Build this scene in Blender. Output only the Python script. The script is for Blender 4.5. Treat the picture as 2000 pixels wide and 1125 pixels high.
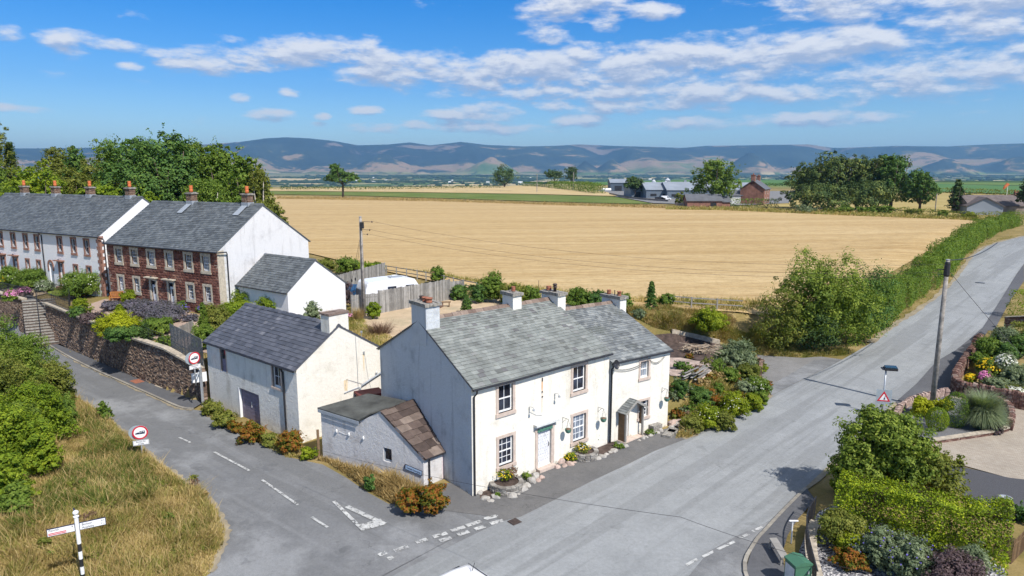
import bpy, bmesh, math, random
import numpy as np
from mathutils import Vector, Matrix
for o in list(bpy.data.objects): bpy.data.objects.remove(o, do_unlink=True)
SC = bpy.context.scene; COL = SC.collection
R = math.radians
# ---------------- camera
F_PX, PITCH, CAMH = 1305.0, R(9.59), 14.5
cam = bpy.data.cameras.new('camera'); cam_o = bpy.data.objects.new('camera', cam); COL.objects.link(cam_o)
cam.sensor_width = 36; cam.sensor_fit = 'HORIZONTAL'; cam.lens = 36*F_PX/2000
cam.clip_start = 0.1; cam.clip_end = 80000
cam_o.location = (0, 0, CAMH); cam_o.rotation_euler = (R(90)-PITCH, 0, 0)
SC.camera = cam_o
# ---------------- sun and sky
SUN_AZ, SUN_EL = math.atan2(0.639, -0.769), R(49)       # azimuth measured from +Y towards +X
sd = Vector((math.sin(SUN_AZ)*math.cos(SUN_EL), math.cos(SUN_AZ)*math.cos(SUN_EL), math.sin(SUN_EL)))
sl = bpy.data.lights.new('sun', 'SUN'); sl.energy = 4.8; sl.angle = R(0.5); sl.color = (1, 0.955, 0.89)
so = bpy.data.objects.new('sun', sl); COL.objects.link(so); so.rotation_euler = sd.to_track_quat('Z', 'Y').to_euler()
so.location = (0, 0, 60)
SC.view_settings.view_transform = 'Standard'; SC.view_settings.look = 'None'
SC.view_settings.gamma = 1; SC.view_settings.exposure = 0.33; SC.view_settings.use_curve_mapping = False
SC.cycles.max_bounces = 6; SC.cycles.diffuse_bounces = 3; SC.cycles.glossy_bounces = 3
SC.cycles.transmission_bounces = 3; SC.cycles.transparent_max_bounces = 6; SC.cycles.volume_bounces = 0
SC.cycles.caustics_reflective = False; SC.cycles.caustics_refractive = False
SC.cycles.use_denoising = True; SC.cycles.use_adaptive_sampling = True; SC.cycles.adaptive_threshold = 0.02

class NT:
    """tiny node-tree helper"""
    def __init__(s, tree): s.t = tree; s.n = tree.nodes; s.l = tree.links
    def node(s, ty, **kw):
        n = s.n.new(ty)
        for k, v in kw.items(): setattr(n, k, v)
        return n
    def put(s, sock, v):
        if isinstance(v, bpy.types.NodeSocket): s.l.new(v, sock)
        elif isinstance(v, (tuple, list)) and len(v) == 3 and len(sock.default_value) == 4: sock.default_value = (*v, 1)
        else: sock.default_value = v
    def math(s, op, a, b=None, c=None, clamp=False):
        n = s.node('ShaderNodeMath', operation=op, use_clamp=clamp); s.put(n.inputs[0], a)
        if b is not None: s.put(n.inputs[1], b)
        if c is not None: s.put(n.inputs[2], c)
        return n.outputs[0]
    def mapr(s, v, a, b, c=0, d=1, smooth=True):
        n = s.node('ShaderNodeMapRange', interpolation_type='SMOOTHSTEP' if smooth else 'LINEAR')
        s.put(n.inputs['Value'], v); s.put(n.inputs['From Min'], a); s.put(n.inputs['From Max'], b)
        s.put(n.inputs['To Min'], c); s.put(n.inputs['To Max'], d); return n.outputs[0]
    def mix(s, f, a, b, blend='MIX'):
        n = s.node('ShaderNodeMix', data_type='RGBA', blend_type=blend); s.put(n.inputs[0], f)
        s.put(n.inputs[6], a); s.put(n.inputs[7], b); return n.outputs[2]
    def noise(s, vec, scale, detail=4, rough=0.55, dist=0.0, out=0):
        n = s.node('ShaderNodeTexNoise'); n.inputs['Scale'].default_value = scale
        n.inputs['Detail'].default_value = detail; n.inputs['Roughness'].default_value = rough
        n.inputs['Distortion'].default_value = dist
        if vec is not None: s.l.new(vec, n.inputs['Vector'])
        return n.outputs[out]
    def vor(s, vec, scale, feat='F1', out='Distance', rnd=1.0):
        n = s.node('ShaderNodeTexVoronoi', feature=feat); n.inputs['Scale'].default_value = scale
        n.inputs['Randomness'].default_value = rnd
        if vec is not None: s.l.new(vec, n.inputs['Vector'])
        return n.outputs[out]
    def obj(s): return s.node('ShaderNodeTexCoord').outputs['Object']
    def pos(s): return s.node('ShaderNodeNewGeometry').outputs['Position']
    def rnd(s): return s.node('ShaderNodeNewGeometry').outputs['Random Per Island']
    def scl(s, vec, sc, rot=(0, 0, 0), loc=(0, 0, 0)):
        n = s.node('ShaderNodeMapping'); s.l.new(vec, n.inputs[0])
        n.inputs['Scale'].default_value = sc; n.inputs['Rotation'].default_value = rot; n.inputs['Location'].default_value = loc
        return n.outputs[0]
    def ramp(s, f, stops, interp='LINEAR'):
        n = s.node('ShaderNodeValToRGB'); cr = n.color_ramp; cr.interpolation = interp
        while len(cr.elements) > 1: cr.elements.remove(cr.elements[-1])
        cr.elements[0].position = stops[0][0]; cr.elements[0].color = (*stops[0][1], 1)
        for p, c in stops[1:]: e = cr.elements.new(p); e.color = (*c, 1)
        s.put(n.inputs[0], f); return n.outputs[0]
    def bump(s, h, strength=0.5, dist=0.02):
        n = s.node('ShaderNodeBump'); n.inputs['Strength'].default_value = strength
        n.inputs['Distance'].default_value = dist; s.l.new(h, n.inputs['Height']); return n.outputs[0]
    def xyz(s, vec):
        n = s.node('ShaderNodeSeparateXYZ'); s.l.new(vec, n.inputs[0]); return n.outputs
    def comb(s, x, y, z):
        n = s.node('ShaderNodeCombineXYZ'); s.put(n.inputs[0], x); s.put(n.inputs[1], y); s.put(n.inputs[2], z); return n.outputs[0]

W = bpy.data.worlds.new('World'); SC.world = W; W.use_nodes = True
w = NT(W.node_tree); w.n.clear()
sky = w.node('ShaderNodeTexSky', sky_type='NISHITA', sun_disc=False)
sky.sun_elevation = SUN_EL; sky.sun_rotation = SUN_AZ; sky.altitude = 100
sky.air_density = 1.0; sky.dust_density = 0.3; sky.ozone_density = 2.5
dirv = w.node('ShaderNodeTexCoord').outputs['Generated']
dx, dy, dz = w.xyz(dirv)
az = w.math('MULTIPLY', w.math('ARCTAN2', dx, dy), 57.2958)
el = w.math('MULTIPLY', w.math('ARCSINE', dz), 57.2958)
hs = w.node('ShaderNodeHueSaturation'); w.l.new(sky.outputs[0], hs.inputs['Color'])
hs.inputs['Saturation'].default_value = 1.22; hs.inputs['Value'].default_value = 1.0
skyc = w.mix(1.0, hs.outputs[0], w.ramp(w.mapr(el, 0, 15, smooth=False), [(0, (1.45, 1.38, 1.32)), (0.2, (0.95, 1.08, 1.22)), (0.45, (0.55, 0.84, 1.15)), (1, (0.03, 0.68, 1.20))]), 'MULTIPLY')
skyc = w.mix(w.mapr(el, 17, 38, 0, 0.85), skyc, (3.0, 3.3, 3.9))   # unseen overhead sky given an added pale tone to neutralise the ambient light
# clouds: soft patches at fixed compass bearings and heights, broken up by noise
CL = [(-23,8.5,4.5,.95,1.0),(-16,9.5,6,1.3,1.2),(-8,8.6,8,1.6,1.2),(2,8.2,9,1.8,1.25),(11,8.8,8,2.0,1.25),(20,9.0,8,1.9,1.2),(27,9.6,4.5,1.1,1.0),(4,6.8,12,.8,.9),(15,6.5,7,.9,.9),
 (26,12.3,6,1.3,1.15),(34,11.0,6,2.5,1.1),(31,7.0,8,2.1,1.1),(22,6.2,5,.7,.7),(8,5.6,10,.6,.6),(-3,4.0,6,.5,.6),(25,4.2,7,.5,.6),(5,13.3,4.5,1.4,1.15),(7.6,12.1,1.5,.9,1.0),(11,12.6,2.2,.7,.9),(2.8,11.2,2.2,.8,.95),(-32.5,9.2,2.2,.8,1.1),(-30,9.0,3.2,.42,.9),(-35.5,9.2,1.0,.5,.8),
 (-27,8.8,1.0,.45,.8),(-28.8,7.7,.9,.32,.8),(-21.3,5.8,.9,.4,1.0),(-17.9,6.4,.8,.4,.9),(-19.3,4.7,2.0,.55,1.1),(-12,5.2,1.3,.4,.9),(-15.5,4.6,.7,.3,.9),(-15.6,4.0,.7,.25,.8),(-11.4,3.8,2.6,.5,.95),
 (-7.7,4.0,1.6,.45,.9),(-5.5,4.9,1.8,.45,.8),(-1.3,5.2,3.4,.95,1.05),(5.4,4.5,2.4,.6,1.0),(10.2,5.2,1.4,.4,.85),(16.8,5.1,1.3,.42,1.0),(16,4.1,6.5,.65,.95),(22.2,4.3,2.3,.45,.85),(-36,4.4,2.5,.25,.5)]
def clouds(dele):
    e2 = w.math('ADD', el, dele)
    v = w.comb(w.math('MULTIPLY', az, 0.16), w.math('MULTIPLY', e2, 0.52), 0.7)
    n1 = w.noise(v, 1.0, 6, 0.6, 0.25)
    v2 = w.comb(w.math('MULTIPLY', az, 0.5), w.math('MULTIPLY', e2, 1.3), 3.1)
    n2 = w.noise(v2, 1.0, 5, 0.6)
    m = None
    for a0, e0, ra, re, st in CL:
        q = w.math('ADD', w.math('POWER', w.math('MULTIPLY', w.math('SUBTRACT', az, a0), 1/ra), 2.0), w.math('POWER', w.math('ABSOLUTE', w.math('MULTIPLY', w.math('SUBTRACT', e2, e0), 1/re)), 2.0))
        g = w.math('MULTIPLY', w.math('SUBTRACT', 1.0, q), st)
        m = g if m is None else w.math('MAXIMUM', m, g)
    m = w.math('MAXIMUM', m, -1.0)
    s_ = w.math('ADD', w.math('MULTIPLY', m, 0.60), w.math('ADD', w.math('MULTIPLY', w.math('SUBTRACT', n1, 0.5), 2.7), w.math('MULTIPLY', w.math('SUBTRACT', n2, 0.5), 1.6)))
    return s_
c0 = clouds(0.0); c1 = clouds(0.55)
dens = w.mapr(c0, -0.22, 0.70)
shade = w.math('MULTIPLY', w.mapr(w.math('ADD', w.math('SUBTRACT', c1, c0), w.math('MULTIPLY', c0, 0.22)), -0.34, 0.52), 0.9)
ccol = w.mix(shade, (0.96, 0.955, 0.98), (0.40, 0.48, 0.68))
bg = w.node('ShaderNodeBackground'); bg.inputs['Strength'].default_value = 0.102
bgc = w.mix(w.math('MULTIPLY', dens, 0.92), skyc, w.mix(1.0, ccol, (7.9, 7.9, 7.9), 'MULTIPLY'))
w.l.new(bgc, bg.inputs['Color'])
w.l.new(bg.outputs[0], w.node('ShaderNodeOutputWorld').inputs[0])
W.cycles.sampling_method = 'MANUAL'; W.cycles.sample_map_resolution = 512
# ================= helpers
rng = random.Random(7); nr = np.random.default_rng(7)
def sstep(t): t = np.clip(t, 0, 1); return t*t*(3-2*t)
def tag(o, label=None, cat=None, group=None, kind=None):
    if label: o['label'] = label
    if cat: o['category'] = cat
    if group: o['group'] = group
    if kind: o['kind'] = kind
    return o
def thing(name, loc, label, cat, group=None, rz=0):
    o = bpy.data.objects.new(name, None); COL.objects.link(o); o.location = loc; o.rotation_euler = (0, 0, rz)
    o.empty_display_size = 0.3
    return tag(o, label, cat, group)
def link(name, me, parent=None, loc=(0, 0, 0), rz=0, sc=None, tilt=None):
    o = bpy.data.objects.new(name, me); COL.objects.link(o); o.location = loc
    o.rotation_euler = (tilt[0], tilt[1], rz) if tilt else (0, 0, rz)
    if sc is not None: o.scale = sc
    if parent: o.parent = parent
    return o
class MB:
    """collects faces; build() links them as ONE mesh object. Coordinates are world unless parent given local frames."""
    def __init__(s): s.v = []; s.f = []; s.uv = {}
    def quad(s, *p): i = len(s.v); s.v += [tuple(q) for q in p]; s.f.append(tuple(range(i, i+len(p))))
    def box(s, o, u, v, w_):
        """parallelepiped: corner o and three edge vectors"""
        o, u, v, w_ = map(Vector, (o, u, v, w_)); i = len(s.v)
        s.v += [tuple(q) for q in (o, o+u, o+u+v, o+v, o+w_, o+u+w_, o+u+v+w_, o+v+w_)]
        fs = [(0, 3, 2, 1), (4, 5, 6, 7), (0, 1, 5, 4), (1, 2, 6, 5), (2, 3, 7, 6), (3, 0, 4, 7)]
        if u.cross(v).dot(w_) < 0: fs = [f[::-1] for f in fs]
        s.f += [tuple(i+k for k in f) for f in fs]
    def cbox(s, c, sx, sy, sz, rz=0, z0=True):
        """box centred in plan at c, base at c.z, rotated rz"""
        cu, su = math.cos(rz), math.sin(rz); U = Vector((cu, su, 0)); V = Vector((-su, cu, 0)); c = Vector(c)
        s.box(c-U*sx/2-V*sy/2-(Vector((0, 0, 0)) if z0 else Vector((0, 0, sz/2))), U*sx, V*sy, (0, 0, sz))
    def tube(s, pts, rad, n=8, caps=True):
        pts = [Vector(p) for p in pts]; rads = rad if isinstance(rad, (list, tuple)) else [rad]*len(pts); rings = []
        for k, p in enumerate(pts):
            d = (pts[min(k+1, len(pts)-1)]-pts[max(k-1, 0)]).normalized()
            a = d.cross(Vector((0, 0, 1)) if abs(d.z) < .9 else Vector((1, 0, 0))).normalized(); b = d.cross(a).normalized()
            i = len(s.v); rings.append(i)
            for j in range(n):
                t = 2*math.pi*j/n; s.v.append(tuple(p+(a*math.cos(t)+b*math.sin(t))*rads[k]))
        for k in range(len(rings)-1):
            for j in range(n): s.f.append((rings[k]+j, rings[k+1]+j, rings[k+1]+(j+1) % n, rings[k]+(j+1) % n))
        if caps: s.f.append(tuple(rings[0]+j for j in range(n))); s.f.append(tuple(rings[-1]+j for j in range(n))[::-1])
    def lathe(s, c, prof, n=16):
        """prof: (radius, z) from bottom to top around point c"""
        c = Vector(c); rings = []
        for r_, z in prof:
            rings.append(len(s.v))
            for j in range(n): t = 2*math.pi*j/n; s.v.append((c.x+r_*math.cos(t), c.y+r_*math.sin(t), c.z+z))
        for k in range(len(rings)-1):
            for j in range(n): s.f.append((rings[k]+j, rings[k]+(j+1) % n, rings[k+1]+(j+1) % n, rings[k+1]+j))
        s.f.append(tuple(rings[0]+j for j in range(n))[::-1]); s.f.append(tuple(rings[-1]+j for j in range(n)))
    def prism(s, pts, ex):
        """planar outline pts extruded by vector ex"""
        pts = [Vector(p) for p in pts]; ex = Vector(ex); i = len(s.v); n = len(pts)
        s.v += [tuple(p) for p in pts]+[tuple(p+ex) for p in pts]
        s.f.append(tuple(range(i, i+n))[::-1]); s.f.append(tuple(range(i+n, i+2*n)))
        for k in range(n): s.f.append((i+k, i+(k+1) % n, i+n+(k+1) % n, i+n+k))
    def mesh(s, name, m, smooth=False, fix=True):
        me = bpy.data.meshes.new(name); me.from_pydata(s.v, [], s.f)
        if fix and len(s.f) < 60000:
            b = bmesh.new(); b.from_mesh(me); bmesh.ops.recalc_face_normals(b, faces=b.faces); b.to_mesh(me); b.free()
        me.materials.append(m)
        if smooth: me.shade_smooth() if hasattr(me, 'shade_smooth') else me.polygons.foreach_set('use_smooth', [True]*len(me.polygons))
        me.update(); return me
    def build(s, name, m, parent=None, org=None, smooth=False, fix=True):
        """vertices are in world space; stored relative to org (or to the parent's origin)"""
        wo = Vector(org) if org is not None else None
        po = Vector((0, 0, 0)); p = parent
        while p is not None: po += p.location; p = p.parent
        base = po if wo is None else wo
        s.v = [(x-base.x, y-base.y, z-base.z) for x, y, z in s.v]
        o = link(name, s.mesh(name, m, smooth, fix), parent, (base-po) if parent else base)
        return o
def np_mesh(name, V, F, mats, midx=None):
    """V (n,3), F (m,k) arrays -> mesh, fast"""
    me = bpy.data.meshes.new(name); n, m, k = len(V), len(F), F.shape[1]
    me.vertices.add(n); me.vertices.foreach_set('co', np.asarray(V, np.float32).ravel())
    me.loops.add(m*k); me.loops.foreach_set('vertex_index', np.asarray(F, np.int32).ravel())
    me.polygons.add(m); me.polygons.foreach_set('loop_start', np.arange(0, m*k, k, dtype=np.int32))
    try: me.polygons.foreach_set('loop_total', np.full(m, k, np.int32))
    except Exception: pass
    for mm in (mats if isinstance(mats, (list, tuple)) else [mats]): me.materials.append(mm)
    if midx is not None: me.polygons.foreach_set('material_index', np.asarray(midx, np.int32))
    me.update(calc_edges=True); me.validate(); return me

# ---------------- terrain heights
def seg_sd(poly, X, Y):
    """signed distance (positive inside) to a polygon, numpy"""
    X = np.asarray(X, float); Y = np.asarray(Y, float); d = np.full(X.shape, 1e9); ins = np.zeros(X.shape, bool); n = len(poly)
    for i in range(n):
        x0, y0 = poly[i]; x1, y1 = poly[(i+1) % n]; ex, ey = x1-x0, y1-y0; L = ex*ex+ey*ey+1e-12
        t = np.clip(((X-x0)*ex+(Y-y0)*ey)/L, 0, 1); d = np.minimum(d, np.hypot(X-x0-t*ex, Y-y0-t*ey))
        c = ((y0 > Y) != (y1 > Y)) & (X < (x1-x0)*(Y-y0)/((y1-y0) if y1 != y0 else 1e-9)+x0); ins ^= c
    return np.where(ins, d, -d)
# upper ground: gardens, yard and field behind the retaining wall and the houses
HI = [(-400, 330), (-110, 112), (-60, 68.5), (-48.4, 62.3), (-45.0, 60.2), (-44.4, 61.2), (-42.3, 60.6), (-41.0, 57.9), (-33.2, 51.2), (-28.0, 47.2), (-23.2, 43.3), (-19.9, 40.9), (-16.5, 44.2), (-8.6, 38.6), (-5.5, 37.4),
      (-0.4, 41.6), (4.6, 44.6), (6.5, 51.0), (13.5, 50.3), (17.5, 52.0), (23.0, 53.0), (27.6, 56.0), (32.3, 61.2), (37.9, 67.8), (46.0, 77.3), (56.5, 90.4), (71.5, 109.5), (88.0, 129.5), (112, 153.5), (128, 166), (150, 190), (900, 600), (900, 3000), (-3000, 3000)]
PLOT = [(8.2, 38.6), (10.6, 39.0), (13.2, 41.4), (15.6, 45.0), (15.5, 52), (4, 52), (3, 43)]
BED = [(33.9, 47.2), (36.6, 51.8), (41.0, 57.6), (48, 60), (52, 50), (40.8, 44.2), (35.2, 45.7)]
def ground(X, Y):
    X = np.asarray(X, float); Y = np.asarray(Y, float)
    t = X*0.70+(Y-27)*0.714; z = 2.8*sstep((t-30)/120.0)
    D = np.hypot(X, Y)
    z = z+0.9*sstep((-X-14)/14)*sstep((36-Y)/8.0)                       # verge bank on the left
    sd_ = seg_sd(PLOT, X, Y); z = z+(1.35-z)*sstep((sd_+0.3)/1.6)
    sd_ = seg_sd(HI, X, Y); wdt = np.where(X < -9, 0.35, np.where(X < 5, 1.5, np.where(X < 24, 4.0, 1.2)))
    hi = 2.55+0.5*sstep((sd_)/7.0)+0.3*sstep((-X-19)/15)*sstep((110-Y)/40)
    z = z+(np.maximum(hi, z)-z)*sstep((sd_-np.where(X < -9, 0.42, 0))/wdt)
    sd_ = seg_sd(BED, X, Y); z = z+(z+0.75-z)*sstep((sd_-0.05)/0.3)
    # crest and valley
    cr = 640+1100*sstep((np.arctan2(X, Y)*57.3+4)/26)
    v = -48*sstep((D-cr)/1300)+46*sstep((D-3400)/4300)
    und = 3.0*np.sin(X/310+1)*np.sin(Y/270)*sstep((D-cr)/800)
    und = und+9*np.sin(X/640+2.1)*np.sin(Y/520+.4)*sstep((D-2600)/1500)
    return z+v+und+45*sstep((D-7600)/3000)
def gz(x, y): return float(ground(np.array([x]), np.array([y]))[0])
_ts = 12*1.012**np.arange(560)
def at(px, py, dz=0.0):
    """photo pixel -> point on the ground (or dz above it)"""
    a = (px-1000)/F_PX; b = (562.5-py)/F_PX; c, s = math.cos(PITCH), math.sin(PITCH)
    d = np.array([a, c+b*s, -s+b*c]); P = _ts[:, None]*d[None, :]; P[:, 2] += CAMH
    h = P[:, 2]-ground(P[:, 0], P[:, 1])-dz
    k = int(np.argmax(h < 0))
    if k == 0: k = len(_ts)-1
    t0, t1 = _ts[k-1], _ts[k]
    for _ in range(22):
        tm = (t0+t1)/2; q = d*tm
        if q[2]+CAMH-gz(q[0], q[1])-dz > 0: t0 = tm
        else: t1 = tm
    q = d*t0; return Vector((q[0], q[1], q[2]+CAMH))
def atz(px, py, z):
    a = (px-1000)/F_PX; b = (562.5-py)/F_PX; c, s = math.cos(PITCH), math.sin(PITCH)
    t = (z-CAMH)/(-s+b*c); return Vector((a*t, (c+b*s)*t, z))
def up(p, py):
    """height above p of a vertical rising to photo row py"""
    b = (562.5-py)/F_PX; c, s = math.cos(PITCH), math.sin(PITCH)
    # v/d = b with d=y c - z s, v=y s + z c
    zz = p[1]*(b*c-s)/(c+b*s); return CAMH+zz-p[2]
def wid(p, px): return px*(p[1]*math.cos(PITCH)+(CAMH-p[2])*math.sin(PITCH))/F_PX
def gp(x, y, dz=0): return Vector((x, y, gz(x, y)+dz))
def drape(name, pts, m, dz=0.03, grid=1.0, kind='structure', label=None, cat=None, build_z=True):
    """a sheet cut to the outline pts and laid dz above the ground"""
    b = bmesh.new(); vs = [b.verts.new((p[0], p[1], 0)) for p in pts]; f = b.faces.new(vs)
    bmesh.ops.triangulate(b, faces=[f])
    xs = [p[0] for p in pts]; ys = [p[1] for p in pts]
    for ax, lo, hi_ in ((0, min(xs), max(xs)), (1, min(ys), max(ys))):
        k = math.floor(lo/grid)+1
        while k*grid < hi_:
            co = (k*grid, 0, 0) if ax == 0 else (0, k*grid, 0); no = (1, 0, 0) if ax == 0 else (0, 1, 0)
            bmesh.ops.bisect_plane(b, geom=list(b.verts)+list(b.edges)+list(b.faces), plane_co=co, plane_no=no, dist=1e-4)
            k += 1
    X = np.array([v.co.x for v in b.verts]); Y = np.array([v.co.y for v in b.verts]); Z = ground(X, Y)+dz
    for v, z in zip(b.verts, Z): v.co.z = z
    bmesh.ops.recalc_face_normals(b, faces=b.faces)
    me = bpy.data.meshes.new(name); b.to_mesh(me); b.free()
    if len(me.polygons) and me.polygons[0].normal.z < 0: me.flip_normals()
    me.materials.append(m); o = link(name, me); return tag(o, label, cat, kind=kind)
def smoothline(pts, n=6, closed=False):
    """Catmull-Rom through points"""
    P = [Vector(p) for p in pts]; out = []; m = len(P); rg = range(m if closed else m-1)
    for i in rg:
        p0 = P[(i-1) % m] if (closed or i > 0) else P[i]; p1 = P[i]; p2 = P[(i+1) % m]; p3 = P[(i+2) % m] if (closed or i+2 < m) else p2
        for k in range(n):
            t = k/n; out.append(0.5*((2*p1)+(p2-p0)*t+(2*p0-5*p1+4*p2-p3)*t*t+(3*p1-p0-3*p2+p3)*t**3))
    if not closed: out.append(P[-1])
    return out
def offline(pts, d):
    """polyline shifted sideways by d (left of travel) in plan"""
    out = []
    for i, p in enumerate(pts):
        t = Vector(pts[min(i+1, len(pts)-1)])-Vector(pts[max(i-1, 0)]); n = Vector((-t.y, t.x, 0)).normalized(); out.append(Vector((p[0]+n.x*d, p[1]+n.y*d, 0)))
    return out
def text_mesh(s, size, m, name, parent, M, ext=0.002):
    cu = bpy.data.curves.new(name, 'FONT'); cu.body = s; cu.size = size; cu.extrude = ext; cu.align_x = 'CENTER'; cu.align_y = 'CENTER'
    t = bpy.data.objects.new(name, cu); COL.objects.link(t); bpy.context.view_layer.update()
    me = bpy.data.meshes.new_from_object(t.evaluated_get(bpy.context.evaluated_depsgraph_get()))
    bpy.data.objects.remove(t); me.materials.clear(); me.materials.append(m); me.transform(M)
    o = link(name, me, parent); return o
# ================= materials
def mat(name):
    m = bpy.data.materials.new(name); m.use_nodes = True; t = NT(m.node_tree)
    for n in list(t.n):
        if n.type == 'BSDF_PRINCIPLED': p = n
    return m, t, p
def simple(name, col, rough=0.7, metal=0.0, var=0.12, scale=6.0, spec=0.3, bump=0.0, bscale=40, dirt=None):
    m, t, p = mat(name); v = t.obj()
    n = t.noise(v, scale, 5, 0.6)
    dark = tuple(c*(1-var*1.6) for c in col); lite = tuple(min(1, c*(1+var)) for c in col)
    c = t.ramp(n, [(0.3, dark), (0.7, lite)])
    if dirt: c = t.mix(t.mapr(t.noise(v, scale*0.23, 6, 0.65), 0.52, 0.75), c, dirt)
    t.put(p.inputs['Base Color'], c); p.inputs['Roughness'].default_value = rough; p.inputs['Metallic'].default_value = metal
    p.inputs['Specular IOR Level'].default_value = spec
    if bump: t.l.new(t.bump(t.noise(v, bscale, 3), bump, 0.01), p.inputs['Normal'])
    return m
def rendermat(name, col, dirt, amt=0.5, bs=0.6, streak=True, base=0.0):
    """painted, lumpy lime render with weathering stains"""
    m, t, p = mat(name); v = t.pos()
    lump = t.noise(v, 9, 5, 0.65); big = t.noise(v, 0.9, 5, 0.65)
    st = t.noise(t.scl(v, (2.2, 2.2, 0.22)), 1.0, 5, 0.65)
    f = t.math('ADD', t.mapr(big, 0.5, 0.85), t.mapr(st, 0.52, 0.8) if streak else 0.0)
    f = t.math('MULTIPLY', f, amt, clamp=True)
    c = t.mix(f, t.mix(t.mapr(lump, 0.3, 0.7), tuple(x*0.93 for x in col), col), dirt)
    if base:
        z = t.xyz(v)[2]; g = t.math('ADD', z, t.math('MULTIPLY', t.noise(v, 1.7, 5), 1.6))
        c = t.mix(t.mapr(g, base+0.75, base+0.35), c, tuple(0.55*a+0.45*b for a, b in zip(dirt, (.3, .27, .22))))
    t.put(p.inputs['Base Color'], c); p.inputs['Roughness'].default_value = 0.9; p.inputs['Specular IOR Level'].default_value = 0.15
    h = t.math('ADD', t.math('MULTIPLY', t.noise(v, 5, 4, 0.7), 1.0), t.math('MULTIPLY', t.noise(v, 30, 3), 0.35))
    t.l.new(t.bump(h, bs, 0.05), p.inputs['Normal']); return m
def island(name, stops, rough=0.75, nscale=0.0, namt=0.3, spec=0.25, bump=0.0, bscale=25, blotch=None):
    """each stone, slate or board takes its own shade"""
    m, t, p = mat(name); v = t.pos(); c = t.ramp(t.rnd(), stops)
    if nscale:
        n = t.noise(v, nscale, 5, 0.6); c = t.mix(namt, c, t.ramp(n, [(0.3, (0.25, 0.25, 0.25)), (0.7, (1.0, 1.0, 1.0))]), 'MULTIPLY')
    if blotch: c = t.mix(t.mapr(t.noise(v, blotch[1], 6, 0.7), blotch[2], blotch[2]+0.12), c, blotch[0])
    t.put(p.inputs['Base Color'], c); p.inputs['Roughness'].default_value = rough; p.inputs['Specular IOR Level'].default_value = spec
    if bump: t.l.new(t.bump(t.noise(v, bscale, 4, 0.65), bump, 0.02), p.inputs['Normal'])
    return m
def leafmat(name, stops, nscale=0.5, trans=0.32, namt=0.45):
    m, t, p = mat(name); v = t.pos()
    f = t.math('ADD', t.math('MULTIPLY', t.rnd(), 1-namt), t.math('MULTIPLY', t.mapr(t.noise(v, nscale, 6, 0.72), 0.3, 0.7), namt))
    c = t.ramp(f, stops); t.put(p.inputs['Base Color'], c); p.inputs['Roughness'].default_value = 0.6
    p.inputs['Specular IOR Level'].default_value = 0.15
    if trans:
        tr = t.node('ShaderNodeBsdfTranslucent'); t.put(tr.inputs['Color'], t.mix(1.0, c, (1.15, 1.25, 0.5), 'MULTIPLY'))
        mx = t.node('ShaderNodeMixShader'); mx.inputs[0].default_value = trans
        t.l.new(p.outputs[0], mx.inputs[1]); t.l.new(tr.outputs[0], mx.inputs[2])
        out = [n for n in t.n if n.type == 'OUTPUT_MATERIAL'][0]; t.l.new(mx.outputs[0], out.inputs[0])
    return m
M = {}
M['white_render'] = rendermat('white_render', (0.79, 0.75, 0.67), (0.46, 0.41, 0.32), 0.62, 0.6, base=0.2)
M['white_render_rough'] = rendermat('white_render_rough', (0.78, 0.76, 0.71), (0.42, 0.39, 0.34), 0.7, 1.0, base=0.25)
M['shaded_render'] = rendermat('shaded_render', (0.55, 0.575, 0.60), (0.30, 0.31, 0.33), 0.95, 1.0, base=0.25)  # white render darkened and blued, so the gable's shade is in its colour
M['grey_render'] = rendermat('grey_render', (0.62, 0.60, 0.59), (0.36, 0.33, 0.31), 0.8, 0.65, base=0.2)
M['gable_grey'] = rendermat('gable_grey', (0.70, 0.69, 0.69), (0.36, 0.35, 0.35), 0.75, 0.3)
M['terrace_render'] = rendermat('terrace_render', (0.80, 0.79, 0.80), (0.6, 0.57, 0.55), 0.3, 0.25)
# roofs
M['green_slate'] = island('green_slate', [(0, (0.15, 0.155, 0.145)), (0.08, (0.22, 0.235, 0.22)), (0.5, (0.26, 0.275, 0.26)), (0.9, (0.30, 0.315, 0.295)), (0.94, (0.15, 0.145, 0.15)), (1, (0.36, 0.37, 0.35))], 0.6, 1.1, 0.6, 0.35, 0.5, 18, ((0.17, 0.17, 0.145), 0.7, 0.60))
M['grey_slate'] = island('grey_slate', [(0, (0.13, 0.14, 0.145)), (0.3, (0.20, 0.215, 0.22)), (0.7, (0.25, 0.265, 0.265)), (1, (0.32, 0.33, 0.32))], 0.55, 1.0, 0.6, 0.4, 0.5, 18, ((0.13, 0.14, 0.13), 0.8, 0.53))
M['blue_slate'] = island('blue_slate', [(0, (0.075, 0.080, 0.098)), (0.5, (0.10, 0.106, 0.128)), (0.95, (0.125, 0.13, 0.155)), (1, (0.20, 0.20, 0.22))], 0.5, 1.5, 0.4, 0.4, 0.4, 18)
M['terrace_slate'] = island('terrace_slate', [(0, (0.085, 0.095, 0.105)), (0.5, (0.12, 0.135, 0.145)), (1, (0.165, 0.18, 0.19))], 0.55, 0.8, 0.45, 0.4, 0.4, 18)
M['stone_slab'] = island('stone_slab', [(0, (0.07, 0.052, 0.046)), (0.5, (0.12, 0.088, 0.076)), (0.9, (0.17, 0.13, 0.11)), (1, (0.30, 0.24, 0.2))], 0.85, 3, 0.5, 0.2, 0.8, 20, ((0.34, 0.31, 0.26), 4, 0.66))
M['ridge_stone'] = island('ridge_stone', [(0, (0.16, 0.11, 0.09)), (1, (0.30, 0.23, 0.19))], 0.85, 6, 0.5, 0.2, 0.6)
M['felt'] = simple('roofing_felt', (0.085, 0.088, 0.082), 0.9, var=0.3, scale=1.2, bump=0.3)
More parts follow.
